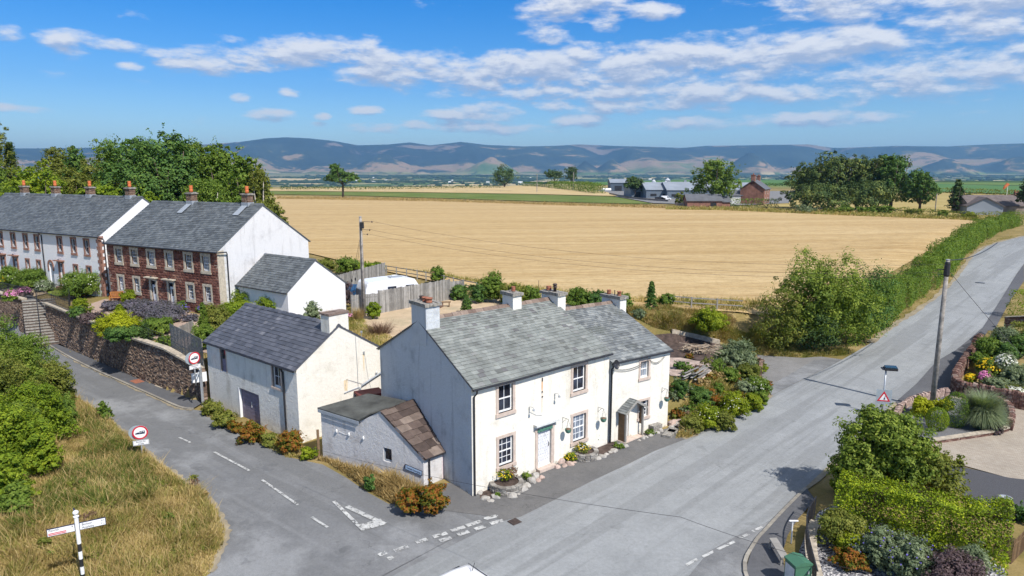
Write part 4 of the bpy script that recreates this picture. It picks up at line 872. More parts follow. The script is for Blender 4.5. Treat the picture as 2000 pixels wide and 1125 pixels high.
# rust streak fitting, brackets and lamps on the wall
def bracket_lamp(u, z, par=house, fr=fM):
    mb = MB(); o = fr.o+fr.u*u+Z3*z; mb.tube([o, o+fr.n*.05+Z3*.16, o+fr.n*.28+Z3*.20, o+fr.n*.34+Z3*.15], .014, 6); mb.box(o-fr.u*.03-Z3*.16, fr.u*.06, fr.n*.03, Z3*.30)
    mb.lathe(o+fr.n*.34+Z3*.02, [(.03, 0), (.07, .02), (.05, .11), (.02, .14)], 10); sub(mb, 'wall_lamp', M['grey_metal'], par)
bracket_lamp(3.45, 3.35); bracket_lamp(5.15, 3.65)
mb = MB(); o = fM.o; N_ = fM.n; U_ = fM.u
mb.tube([o+U_*3.45+Z3*3.25+N_*.02, o+U_*3.9+Z3*2.98+N_*.02, o+U_*4.32+Z3*2.86+N_*.02, o+U_*4.75+Z3*3.1+N_*.02, o+U_*5.15+Z3*3.5+N_*.02], .008, 5); subs(mb, 'cable', M['grey_metal'], house)
mb = MB(); mb.cbox(o+U_*4.30+Z3*4.62+N_*.03, .05, .05, .16); mb.cbox(o+U_*4.30+Z3*4.05+N_*.03, .06, .06, .05); mb.cbox(o+U_*4.31+Z3*3.8+N_*.03, .06, .06, .05); subs(mb, 'iron_hook', M['pot_dark'], house)
rust = simple('rust_stain', (0.66, 0.40, 0.22), 0.9, var=0.1)
mb = MB(); o2 = o+N_*.006
mb.quad(*[o2+U_*x+Z3*y for x, y in ((4.26, 4.62), (4.35, 4.62), (4.35, 4.30), (4.32, 4.0), (4.315, 3.0), (4.29, 3.0), (4.29, 4.0), (4.26, 4.3))]); subs(mb, 'rust_stain', rust, house)

# ================= COTTAGE joined to the east end
fC = Fr(5.30, 34.66, R(55.5), 1, R(-4.5)); LC, WC, heC, hrC, rfC = 4.60, 7.5, 4.62, 6.78, 0.545
cot = thing('cottage', fC.P(0, 0, 0), 'small white cottage with grey slate roof and timber porch, joined to long house', 'house')
winC = [(2.12, 3.00, 3.16, 4.40), (2.12, 3.06, 0.84, 2.08)]
hl = [(a+.13, b-.13, c+.15, d-.13) for a, b, c, d in winC]+[(0.78, 1.48, 0.05, 1.95)]
_, _, pts = gabled(cot, fC, LC, WC, heC, hrC, rfC, M['white_render'], M['grey_slate'], hl, 0.14, 0.05, (0.23, 0.15, 0.4), (-.25, 0.52), 31)
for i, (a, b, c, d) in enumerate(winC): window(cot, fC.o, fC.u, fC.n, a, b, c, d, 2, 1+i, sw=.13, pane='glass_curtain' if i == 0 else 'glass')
door(cot, fC.o, fC.u, fC.n, .78, 1.48, .05, 1.95, 'white_paint')
gutter(cot, [fC.P(-.05, -.17, heC-.08), fC.P(LC+.06, -.17, heC-.06)])
downpipe(cot, [fC.P(.04, -.17, heC-.1), fC.P(.04, -.16, heC-.25), fC.P(.04, -.06, heC-.4), fC.P(.04, -.06, 0)], .045)
ridge_tiles(cot, pts[3]+Z3*.03, pts[2]+Z3*.03, M['ridge_stone'], .15, .5)
chimney(cot, fC.P(LC-.28, WC*rfC+.05, 0), fC.u, fC.v, .52, 1.5, hrC-1.4, hrC+.32, M['white_render_rough'], M['stone_cap'], [(0, .42, .13, .26, pr_, 'roll'), (0, -.05, .03, .3, pd_, 'plain'), (0, -.42, .13, .28, pr_, 'plain')], seed=8)
# timber porch
pA, pB = at(1221, 866), at(1254, 852); o = pA; pu = (pB-pA).normalized(); Lp = (pB-pA).length; pn = Vector((pu.y, -pu.x, 0)); dpt = (pA-fC.o).dot(fC.n)
zb = pA.z; mb = MB()
for q in (pA, pB): mb.box(q-pu*.05-pn*.05, pu*.1, pn*.1, Z3*1.75)
for q in (pA, pB): mb.box(q-pu*.05-pn*.05+Z3*1.75, pu*.1, -pn*(dpt-.1), Z3*.1)
subs(mb, 'porch_frame', M['wood_grey'], cot)
mb = MB()
for k in range(7): mb.box(pA-pn*(dpt*(k+1)/7-.0)-pu*.03+Z3*.02, pn*(dpt/7-.01), pu*.03, Z3*1.72)
for k in range(6): mb.box(pB-pn*(dpt*(k+1)/7)-pu*.0+Z3*.72, pn*(dpt/7-.008), pu*.03, Z3*1.02)
subs(mb, 'porch_side', M['wood_brown'], cot)
mid = (pA+pB)/2; ap = mid+Z3*2.32; mb = MB(); e0, e1 = pA-pu*.22+Z3*1.72, pB+pu*.22+Z3*1.72
f0 = pn*.16; bk = -pn*(dpt-.0)
for E0 in (e0, e1):
    mb.quad(E0+f0, E0+bk, ap+bk, ap+f0); 
    if E0 is e0: slates(mb, E0+bk, E0+f0, ap+f0, ap+bk, .22, .16, seed=5)
    else: slates(mb, E0+f0, E0+bk, ap+bk, ap+f0, .22, .16, seed=6)
sub(mb, 'porch_roof', M['grey_slate'], cot)
mb = MB()
for E0 in (e0, e1): mb.prism([E0+f0*1.1-Z3*.10, E0+f0*1.1+Z3*.03, ap+f0*1.1+Z3*.03, ap+f0*1.1-Z3*.12], -pn*.035)
subs(mb, 'bargeboard', M['wood_grey'], cot)
mb = MB()
for k in range(3): mb.cbox(pB-pu*.03-pn*(.25+.16*k)+Z3*1.35, .07, .09, .09, math.atan2(pn.y, pn.x))
subs(mb, 'white_card', M['white_paint'], cot)
mb = MB(); mb.prism([p+Z3*(.02-gz(p.x, p.y)*0) for p in (pA-pu*.1+pn*.1, pB+pu*.1+pn*.1, pB+pu*.1-pn*dpt, pA-pu*.1-pn*dpt)], Z3*.05); sub(mb, 'porch_step', M['pink_stone'], cot)
# cables looping under the cottage eaves and the dish
mb = MB()
for s_, (u0, u1, zz) in enumerate(((.1, 2.9, 4.25), (.1, 2.9, 4.15), (2.9, 4.1, 4.3), (2.95, 4.1, 4.22))): mb.tube([fC.P(u0+(u1-u0)*t, -.05, zz-.28*4*t*(1-t)+(.12 if s_ < 2 else .05)*t) for t in np.linspace(0, 1, 9)], .011, 5)
subs(mb, 'cable', M['black_metal'], cot)
dish = thing('satellite_dish', fC.P(.0, -.12, 4.35), 'black round satellite dish fixed where the two white house fronts meet', 'satellite dish')
mb = MB(); c0 = fC.P(.02, -.35, 4.55); ax = (fC.n*.9+Vector((.5, -.2, .35))).normalized(); s1 = ax.cross(Z3).normalized(); s2 = s1.cross(ax); i = len(mb.v)
rings = [(0.02, .05), (.13, .03), (.22, .0), (.26, -.04)]
for rr, dd in rings:
    for k in range(16): t = k*math.pi/8; mb.v.append(tuple(c0+(s1*math.cos(t)+s2*math.sin(t))*rr-ax*(dd)))
for a in range(3):
    for k in range(16): mb.f.append((a*16+k, a*16+(k+1) % 16, (a+1)*16+(k+1) % 16, (a+1)*16+k))
mb.f.append(tuple(range(16))); sub(mb, 'reflector', M['black_metal'], dish, True)
mb = MB(); mb.tube([c0-ax*.05, fC.P(.02, -.02, 4.4)], .02, 6); mb.tube([c0-s2*.22, c0+ax*.28-s2*.05], .012, 6); mb.cbox(c0+ax*.28-s2*.07, .06, .06, .06); sub(mb, 'mount_arm', M['grey_metal'], dish)

# ================= BARN beside the lane
fB = Fr(-11.58, 34.62, R(-50.3), -1, R(0.5)*-1); LB, WB_, heB, hrB, rfB = 10.05, 5.8, 4.22, 6.08, 0.489
barn = thing('stone_barn', fB.P(0, 0, 0), 'white rendered barn beside the lane with dark blue slate roof and purple boarded garage door', 'barn')
wb = [(1.45, 2.66, 2.62, 4.08), (7.55, 8.40, 2.55, 4.00)]; gd = (4.06, 6.42, -0.15, 1.90)
hl = [(wb[0][0]+.13, wb[0][1]-.24, wb[0][2]+.17, wb[0][3]-.1), (wb[1][0]+.1, wb[1][1]-.1, wb[1][2], wb[1][3]-.02), gd]
_, _, pts = gabled(barn, fB, LB, WB_, heB, hrB, rfB, M['white_render'], M['blue_slate'], hl, 0.18, 0.05, (0.34, 0.25, 0.1), (0, 0.0), 51, front_mat=M['white_render_rough'])
h = hl[0]; window(barn, fB.o, fB.u, fB.n, h[0]-.1, h[1]+.1, h[2]-.12, h[3]+.1, 2, 2, sw=.1, sur='pink_stone', sash=False)
mb = MB(); h = hl[1]; B0 = fB.o-fB.n*.12
mb.box(B0+fB.u*h[0]+Z3*h[2], fB.u*(h[1]-h[0]), fB.n*.03, Z3*.78); hatch = mb.build('hatch', M['door_purple'], barn, org=B0+fB.u*h[0]+Z3*h[2])
mb = MB(); mb.quad(*[B0+fB.u*x+Z3*y for x, y in ((h[0], h[2]+.78), (h[1], h[2]+.78), (h[1], h[3]), (h[0], h[3]))]); sub(mb, 'pane', M['glass'], hatch)
mb = MB()
for x in (h[0]-.09, h[1]): mb.box(fB.o+fB.u*x+Z3*h[2]-fB.n*.12, fB.u*.09, fB.n*.135, Z3*(h[3]-h[2]))
subs(mb, 'surround', M['pink_stone'], hatch)
mb = MB(); n = 9; hh = (gd[3]-gd[2])/n; gm = B0-fB.n*.10
for k in range(n): mb.box(gm+fB.u*gd[0]+Z3*(gd[2]+k*hh), fB.u*(gd[1]-gd[0]), fB.n*.05, Z3*(hh-.016))
gdo = mb.build('garage_door', M['door_purple'], barn, org=gm+fB.u*gd[0]+Z3*gd[2]); mb = MB(); mb.box(gm+fB.u*5.2+Z3*.85+fB.n*.05, fB.u*.03, fB.n*.03, Z3*.35); sub(mb, 'handle', M['white_paint'], gdo)
mb = MB(); mb.box(fB.o+fB.u*(gd[1]-.10)+Z3*gd[2]-fB.n*.15, fB.u*.10, fB.n*.16, Z3*(gd[3]-gd[2])); sub(mb, 'door_post', M['white_paint'], barn)
gutter(barn, [fB.P(-.05, -.2, heB-.1), fB.P(LB+.05, -.2, heB-.1)], rad=.05); downpipe(barn, [fB.P(1.25, -.19, heB-.12), fB.P(1.25, -.12, heB-.3), fB.P(1.25, -.07, heB-.4), fB.P(1.22, -.07, -.1)], .055)
ridge_tiles(barn, pts[3]+Z3*.03, pts[2]+Z3*.03, M['blue_slate'], .13, .4, .03)
chimney(barn, fB.P(.42, WB_*rfB+.05, 0), fB.u, fB.v, .80, 1.30, hrB-1.0, hrB+.68, M['white_render'], M['ridge_stone'], [], cap=.12, over=.04)
# cables, pipe and rust on the gable (gable runs along v at u=0)
gN = -fB.u; gp_ = lambda v, z, o=.03: fB.P(0, v, z)+gN*o
mb = MB(); mb.tube([gp_(3.95, 5.3), gp_(4.0, 3.4), gp_(4.0, 1.6), gp_(4.02, 1.0)], .012, 5); mb.tube([gp_(3.1, 2.5), gp_(3.2, 2.9), gp_(3.9, 2.55), gp_(4.6, 2.2)], .01, 5); mb.tube([gp_(4.55, 4.2), gp_(4.75, 2.6), gp_(5.0, 1.7)], .007, 5)
subs(mb, 'cable', M['grey_metal'], barn)
mb = MB(); mb.tube([gp_(5.7, 2.75, .12), gp_(5.0, 2.55, .12), gp_(4.25, 2.3, .1), gp_(4.1, 2.15, .1), gp_(4.1, 1.4, .1)], .05, 8); mb.tube([gp_(4.1, 2.2), gp_(3.3, 2.15), gp_(3.0, 2.1)], .03, 6); subs(mb, 'drain_pipe', M['lead'], barn)
mb = MB(); mb.quad(gp_(4.43, 4.1, .006), gp_(4.55, 4.1, .006), gp_(4.53, 3.2, .006), gp_(4.47, 3.0, .006)); mb.quad(gp_(3.02, 2.85, .006), gp_(3.3, 2.9, .006), gp_(3.25, 2.2, .006), gp_(3.05, 2.25, .006)); subs(mb, 'rust_stain', simple('rust_faint', (0.74, 0.60, 0.40), 0.9), barn)
mb = MB(); mb.cbox(gp_(4.5, 4.15, .05), .08, .08, .14); mb.lathe(gp_(5.35, 2.75, .1), [(.05, 0), (.06, .08), (.02, .13)], 8); mb.tube([gp_(4.35, 5.05, .02), gp_(4.35, 5.45, .1)], .015, 5); mb.cbox(gp_(4.35, 5.45, .08), .1, .1, .1); subs(mb, 'wall_fitting', M['grey_metal'], barn)
downpipe(barn, [gp_(WB_+.02, heB-.2, .1), gp_(WB_+.02, 1.2, .1)], .05)

# ================= low outbuilding at the corner
oA, oB = atz(828, 951, 0), atz(631, 894, 0); oD = atz(884, 956, 0)
oU = (oB-oA).normalized(); LO = (oB-oA).length; oN = Vector((oU.y, -oU.x, 0)); oN = oN if oN.y < 0 else -oN
outb = thing('outbuilding', oA, 'low grey rendered outbuilding with brown stone slab roof, flat felt roof and pink plank door', 'outbuilding')
Q = lambda u, z: oA+oU*u+Z3*z
e0 = Q(0, 1.50); rk = Q(2.50, 3.30); s3 = Q(3.86, 2.52); s4 = Q(6.57, 2.66)
eH = atz(884, 871, 1.52); rH = atz(811.6, 778.5, 3.30); fH = atz(790, 795, 2.62); fB_ = atz(722, 772, 2.85)
hole = (1.92, 2.44, .76, 1.46); mb = MB()
holes_wall(mb, oA, oU, oN, LO, -.3, 1.5, [hole], .12)
mb.quad(Q(0, 1.5), Q(LO, 1.5), s4, s3, rk)
gx_, gy_ = Vector((eH.x, eH.y, 0)), Vector((fB_.x, fB_.y, 0))
fU = (gx_-oA); Lf = fU.length; fU.normalize(); fNn = Vector((fU.y, -fU.x, 0))
dh = (0.62*Lf, 0.985*Lf, 0.0, 1.36)
holes_wall(mb, oA, fU, fNn, Lf, -.3, 1.50, [dh], .10)
mb.quad(oB-Z3*.3, gy_-Z3*.3, gy_+Z3*fB_.z, s4)
sub(mb, 'wall', M['grey_render'], outb)
mb = MB(); mb.quad(e0, eH, rH, rk); n_ = ((eH-e0).cross(rk-e0)).normalized(); n_ = n_ if n_.z > 0 else -n_; ex = -fNn*0; ov = (e0-rk).normalized()*.14
sd1 = -oU*0+oN*.06
mb.quad(*[q-Z3*.07 for q in (e0+ov+sd1, eH+ov, rH, rk+sd1)]); slates(mb, e0+ov+sd1, eH+ov, rH+(rH-rk)*.0, rk+sd1, .50, .36, th=.04, jit=.28, grad=.25, seed=77, lift=.05)
mb.quad(rk+sd1, rH, fH+Z3*.15, s3+Z3*.12+sd1*.2)
sub(mb, 'slab_roof', M['stone_slab'], outb)
mb = MB(); tp = [s4+oN*.12+oU*.1, s3+oN*.12, rk.lerp(s3, .45)+Z3*.05, rH.lerp(fH, .5), fB_+oU*.1]
mb.prism([q+Z3*.02 for q in tp], Z3*.07); sub(mb, 'flat_roof', M['felt'], outb)
mb = MB(); mb.box(s3+oN*.13-Z3*.14, (s4-s3)*1.02, oN*.025, Z3*.16); sub(mb, 'fascia', M['lead'], outb)
door(outb, oA, fU, fNn, dh[0], dh[1], dh[2], dh[3], 'door_pink', .09)
downpipe(outb, [e0+ov*.6+fU*.28+fNn*.05, oA+fU*.30+fNn*.06+Z3*1.2, oA+fU*.30+fNn*.06], .045)
gutter(outb, [e0+ov-Z3*.04+fNn*.03, eH+ov-Z3*.04+fNn*.03], rad=.04)
window(outb, oA, oU, oN, hole[0]-.05, hole[1]+.05, hole[2]-.06, hole[3]+.05, 1, 1, sur=None, sw=.05, rev=.11, sash=False, frame='lead')
mb = MB()
for u in (2.9+2.55, 4.6, 3.65): mb.lathe(Q(u, 1.72)+oN*.06, [(.04, -.08), (.05, 0), (.03, .06), (.01, .09)], 8)
mb.tube([Q(5.3, 1.7)+oN*.03, Q(4.95, 1.62)+oN*.02, Q(4.65, 1.68)+oN*.03], .008, 5); subs(mb, 'wall_fitting', M['white_paint'], outb)
# street name plate
sg = thing('street_sign', Q(1.08, .9)+oN*.03, 'blue and white street name plate on the low grey outbuilding wall', 'sign')
p0, p1 = Q(1.13, .67)+oN*.03, Q(.07, .55)+oN*.03; du = (p1-p0); Ls = du.length; du.normalize(); nz = du.cross(oN).normalized(); nz = nz if nz.z > 0 else -nz
mb = MB(); rr = .125; out = [(rr*.35, 0), (0, rr*.4), (0, rr*1.6), (rr*.35, rr*2), (Ls, rr*2), (Ls, 0)]
mb.prism([p0+du*a+nz*b for a, b in out], oN*.02); plate = mb.build('plate_border', M['sign_text'], sg)
mb = MB(); mb.prism([p0+oN*.021+du*a+nz*b for a, b in ((.08, .025), (.08, rr*2-.025), (Ls-.025, rr*2-.025), (Ls-.025, .025))], oN*.004); face = sub(mb, 'plate_face', M['sign_blue'], sg)
def textmat(org, X, Y, parent_loc): Zv = X.cross(Y).normalized(); m4 = Matrix((( X.x, Y.x, Zv.x, 0), (X.y, Y.y, Zv.y, 0), (X.z, Y.z, Zv.z, 0), (0, 0, 0, 1))); m4.translation = Vector(org)-Vector(parent_loc); return m4
text_mesh('Temple Sowerby', .125, M['sign_text'], 'lettering', sg, textmat(p0+du*(Ls/2+.03)+nz*rr+oN*.028, du, nz, sg.location))
# ================= BRICK-RED TERRACE
def quoins(par, fr, u, v, z0, z1, m_, side=1, h=.32, alt=None, gable=True):
    """alternating long and short corner stones on both faces of the corner at u"""
    mb = MB(); k = 0; z = z0
    while z < z1-.05:
        hh = min(h, z1-z); a, b_ = (.42, .24) if k % 2 else (.24, .42)
        d = fr.u*side
        o = fr.P(u, v, z); mb.box(o+fr.n*.03-d*.03, -d*(-a) if False else d*(a+.03), -fr.n*.15, Z3*(hh-.012))
        if gable: mb.box(o+fr.n*.028-d*.03, d*.12, -fr.n*(b_+.03), Z3*(hh-.012))
        z += hh; k += 1
    return sub(mb, 'quoins', m_, par)
fT = Fr(-23.61, 53.21, R(-61.5), -1, R(-1.23)); zT = 3.0; LT, WT, heT, hrT = 14.9, 10.05, 8.5, 11.95
ter = thing('terrace_house', fT.P(0, 0, zT), 'red sandstone terrace with two white front doors, slate roof and pale gable end', 'house')
wu = [(12.57, 13.82), (10.31, 11.52), (7.93, 9.19), (5.49, 6.69), (3.0, 4.22), (.83, 2.05)]; wl = [(12.67, 13.80), (10.37, 11.49), (3.06, 4.21), (.88, 2.03)]; dr = [(7.99, 9.1), (5.59, 6.68)]
wins = [(a, b, 6.55, 8.24) for a, b in wu]+[(a, b, 4.02, 5.70) for a, b in wl]; sw = .2
hl = [(a+sw, b-sw, c+sw*1.15, d-sw) for a, b, c, d in wins]+[(a+.22, b-.22, 3.25, 5.5) for a, b in dr]
_, _, pts = gabled(ter, fT, LT, WT, heT, hrT, .487, M['gable_grey'], M['terrace_slate'], hl, .25, .08, (.34, .24, 0), (0, 0), 71, zb=1.6, front_mat=M['mortar_red'])
# rock-faced sandstone courses on the front
mb = MB(); r_ = random.Random(4); z = 2.4
while z < heT-.02:
    hh = min(.225, heT-z); x = -r_.uniform(0, .3)
    cuts = sorted([(q[0]-.0, q[1]+.0) for q in wins+[(a, b, 3.2, 5.75) for a, b in dr] if q[2] < z+hh*.6 and q[3] > z+hh*.4])
    while x < LT:
        w_ = r_.uniform(.22, .62); a, b_ = max(0, x), min(LT, x+w_); x += w_
        for c0, c1 in cuts:
            if a < c0 < b_: b_ = c0
            if a < c1 < b_: a = c1
            if a >= c0 and b_ <= c1: b_ = a
        if b_-a < .05: continue
        o = fT.P(a+.006, 0, z+.006)+fT.n*.004; W2, H2 = fT.u*(b_-a-.012), Z3*(hh-.012); nn = fT.n*r_.uniform(.02, .045); i = len(mb.v)
        ce = o+W2*.5+H2*.5+nn*1.9; mb.v += [tuple(q) for q in (o, o+W2, o+W2+H2, o+H2, o+nn, o+W2+nn, o+W2+H2+nn, o+H2+nn, ce)]
        mb.f += [(i+4, i+5, i+8), (i+5, i+6, i+8), (i+6, i+7, i+8), (i+7, i+4, i+8), (i, i+1, i+5, i+4), (i+1, i+2, i+6, i+5), (i+2, i+3, i+7, i+6), (i+3, i, i+4, i+7)]
    z += hh
sub(mb, 'stone_facing', M['sandstone'], ter)
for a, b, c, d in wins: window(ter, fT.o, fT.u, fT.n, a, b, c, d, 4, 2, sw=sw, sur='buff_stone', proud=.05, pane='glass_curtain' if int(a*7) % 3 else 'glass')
def panel_door(par, fr, a, b_, c, d, m_, lamp=True, ledge='buff_stone', ss='buff_stone'):
    B0 = fr.o-fr.n*.14; mb = MB(); mb.box(B0+fr.u*a+Z3*c, fr.u*(b_-a), fr.n*.05, Z3*(d-c-.45)); mb.box(B0+fr.u*a+Z3*(d-.08), fr.u*(b_-a), fr.n*.06, Z3*.08)
    mb.box(B0+fr.u*a+Z3*(d-.47), fr.u*(b_-a), fr.n*.06, Z3*.07)
    do = mb.build('door', m_, par, org=B0+fr.u*a+Z3*c); mb = MB(); mb.quad(*[B0+fr.n*.02+fr.u*x+Z3*y for x, y in ((a, d-.4), (b_, d-.4), (b_, d-.08), (a, d-.08))]); mb.quad(*[B0+fr.n*.055+fr.u*x+Z3*y for x, y in ((a+.28*(b_-a), c+1.0), (b_-.28*(b_-a), c+1.0), (b_-.28*(b_-a), d-.6), (a+.28*(b_-a), d-.6))])
    subs(mb, 'pane', M['glass'], do); mb = MB(); mb.cbox(B0+fr.u*(a+.12)+fr.n*.08+Z3*(c+1.0), .05, .05, .12); sub(mb, 'handle', M['black_metal'], do)
    mb = MB()
    for x0, x1, y0, y1 in ((a-.22, a, c-.1, d), (b_, b_+.22, c-.1, d), (a-.25, b_+.25, d, d+.22)): mb.box(fr.o+fr.u*x0+Z3*y0-fr.n*.13, fr.u*(x1-x0), fr.n*.20, Z3*(y1-y0))
    mb.box(fr.o+fr.u*(a-.42)+Z3*(d+.225), fr.u*(b_-a+.84), fr.n*.42, Z3*.09); mb.box(fr.o+fr.u*(a-.25)+Z3*(c-.3), fr.u*(b_-a+.5), fr.n*.45, Z3*.28); sub(mb, 'door_surround', M[ss], par)
    if lamp: mb = MB(); q = fr.o+fr.u*((a+b_)/2)+Z3*(d+.42); mb.tube([q, q+fr.n*.16+Z3*.12, q+fr.n*.22], .012, 5); mb.lathe(q+fr.n*.22-Z3*.22, [(.04, 0), (.08, .16), (.03, .22)], 8); sub(mb, 'door_lamp', M['black_metal'], par)
for a, b in dr: panel_door(ter, fT, a+.22, b-.22, 3.3, 5.5, M['white_paint'])
quoins(ter, fT, 0, 0, 2.5, heT, M['buff_stone'], 1, gable=False); quoins(ter, fT, LT, 0, 2.5, heT, M['buff_stone'], -1)
mb = MB(); mb.box(fT.P(0, 0, 2.2)-fT.u*.015, fT.v*.62, fT.u*.01, Z3*(heT-2.2)); sub(mb, 'corner_band', M['buff_stone'], ter)
mb = MB(); z = 2.4; k = 0
while z < heT-.3: mb.box(fT.P(0, .62, z)-fT.u*.02, fT.v*.28, fT.u*.015, Z3*.26); z += .56
sub(mb, 'gable_quoins', M['offwhite_paint'], ter)
gutter(ter, [fT.P(-.25, -.3, heT-.1), fT.P(LT+.1, -.3, heT-.08)], rad=.06); downpipe(ter, [fT.P(-.2, -.3, heT-.12), fT.P(-.25, .7, heT-.14), fT.P(-.12, .85, heT-.3), fT.P(-.10, .85, 3)], .05)
ridge_tiles(ter, pts[3]+Z3*.03, pts[2]+Z3*.03, M['terrace_slate'], .14, .5)
def brick_stack(par, fr, u, vf, W_, hr_, seed):
    ch = chimney(par, fr.P(u, W_*vf, 0), fr.u, fr.v, .78, .60, hr_-.75, hr_+.85, M['chim_brick'], M['stone_cap'], [(0, 0, .15, .62, M['pot_orange'], 'roll')], cap=.14, over=.08, brick=True, seed=seed)
    mb = MB(); o = fr.P(u, W_*vf, 0); mb.box(o-fr.u*.42-fr.v*.34+Z3*(hr_-.5), fr.u*.84, fr.v*.68, Z3*.72); sub(mb, 'flashing', M['lead'], ch)
for u, sd_ in ((1.8, 3), (9.2, 4)): brick_stack(ter, fT, u, .487, WT, hrT, sd_)
mb = MB()
for u, w_ in ((1.8, .8), (9.2, .8)):
    a, b_ = fT.P(u-w_*.45, WT*.487-.35, hrT-.15), fT.P(u+w_*.45, WT*.487-.35, hrT-.15); sl_ = (fT.P(0, 0, heT)-fT.P(0, WT*.487, hrT)).normalized()
    mb.quad(a+Z3*.10, b_+Z3*.10, b_+sl_*1.3+Z3*.10, a+sl_*1.3+Z3*.10)
subs(mb, 'roof_flashing', M['lead'], ter)

# ================= WHITE TERRACE further up the lane
fW = Fr(-38.56, 62.18, R(-60.2), -1, R(-1.1)); LW, WW, heW, hrW = 27.0, 9.0, 8.92, 12.3
wt = thing('terrace_house', fW.P(0, 0, 3.2), 'long white rendered terrace at the left edge with red stone window surrounds', 'house')
wu = [(18.15, 19.25), (15.45, 16.5), (12.94, 13.94), (10.66, 11.7), (6.35, 7.35), (3.85, 4.86), (1.57, 2.59), (20.8, 21.85), (23.4, 24.45)]; wl = [(13.1, 13.99), (10.87, 11.77), (3.97, 4.86), (1.65, 2.56), (20.9, 21.8)]
dr = [(6.61, 7.52), (15.5, 16.5), (18.16, 19.18)]
wins = [(a, b, 6.85, 8.60) for a, b in wu]+[(a, b, 4.60, 6.0) for a, b in wl]; sw = .16
hl = [(a+sw, b-sw, c+sw*1.15, d-sw) for a, b, c, d in wins]+[(a+.18, b-.18, 3.6, 5.95) for a, b in dr]+[(8.68, 9.38, 3.3, 5.7)]
_, _, pts = gabled(wt, fW, LW, WW, heW, hrW, .51, M['terrace_render'], M['terrace_slate'], hl, .25, .08, (.34, .24, 0), (0, 0), 91, zb=1.8)
for a, b, c, d in wins: window(wt, fW.o, fW.u, fW.n, a, b, c, d, 2, 1, sw=sw, sur='red_stone', proud=.05)
for a, b in dr: panel_door(wt, fW, a+.18, b-.18, 3.6, 5.9, M['white_paint'], ss='red_stone')
mb = MB(); mb.box(fW.P(8.68, 0, 3.3)-fW.n*.15, fW.u*.7, fW.n*.03, Z3*2.4); sub(mb, 'passage_door', M['lead'], wt)
mb = MB()
for k in range(9):
    a0, a1 = math.pi*k/9, math.pi*(k+1)/9; c = fW.P(9.03, 0, 5.55)+fW.n*.0
    p = [c+fW.u*math.cos(a)*r0+Z3*math.sin(a)*r0*1.0 for a, r0 in ((a0, .35), (a1, .35), (a1, .58), (a0, .58))]; mb.prism(p, fW.n*.05)
for s_ in (-1, 1): mb.box(fW.P(9.03+s_*.465-.115, 0, 5.0), fW.u*.23, fW.n*.05, Z3*.55)
sub(mb, 'arch_surround', M['red_stone'], wt)
quoins(wt, fW, 0, 0, 2.8, heW, M['red_stone'], 1)
mb = MB(); z = 2.8
while z < heW-.3: mb.box(fW.P(0, .46, z)-fW.u*.02, fW.v*.32, fW.u*.015, Z3*.27); z += .6
sub(mb, 'gable_quoins', M['white_paint'], wt)
gutter(wt, [fW.P(-.3, -.3, heW-.1), fW.P(LW+.1, -.3, heW-.08)], rad=.06); downpipe(wt, [fW.P(-.2, -.3, heW-.12), fW.P(-.28, .25, heW-.3), fW.P(-.12, .42, heW-.45), fW.P(-.10, .42, 3)], .05); downpipe(wt, [fW.P(10.15, -.25, heW-.2), fW.P(10.15, -.06, heW-.4), fW.P(10.15, -.06, 3.2)], .05)
ridge_tiles(wt, pts[3]+Z3*.03, pts[2]+Z3*.03, M['terrace_slate'], .14, .5)
for u, sd_ in ((1.9, 5), (9.0, 6), (15.8, 7), (22.5, 8)): brick_stack(wt, fW, u, .51, WW, hrW, sd_)

# ================= GARAGE between terrace and barn
fG = Fr(-17.31, 50.74, R(-54), -1, R(-.7)); LG, WG, heG, hrG = 6.69, 5.7, 5.6, 7.76
gar = thing('garage', fG.P(0, 0, 3), 'small white rendered garage with slate roof beside the telegraph pole', 'garage')
_, _, pts = gabled(gar, fG, LG, WG, heG, hrG, .48, M['terrace_render'], M['terrace_slate'], [], .18, .06, (.34, .24, 0), (0, 0), 101, zb=1.6)
ridge_tiles(gar, pts[3]+Z3*.03, pts[2]+Z3*.03, M['terrace_slate'], .13, .5); gutter(gar, [fG.P(-.1, -.22, heG-.1), fG.P(LG+.1, -.22, heG-.1)], rad=.05)
mb = MB(); mb.quad(fG.P(-.07, -.03, heG-.0), fG.P(-.07, -.0, heG+.04), fG.P(-.07, WG*.48, hrG+.03), fG.P(-.07, WG*.48, hrG-.05)); mb.quad(fG.P(-.07, WG, heG-.0), fG.P(-.07, WG, heG+.04), fG.P(-.07, WG*.48, hrG+.03), fG.P(-.07, WG*.48, hrG-.05)); 
# ================= walls, steps, fences, poles, signs
def zz(P_, d=0): return [gz(p[0], p[1])+d for p in P_]
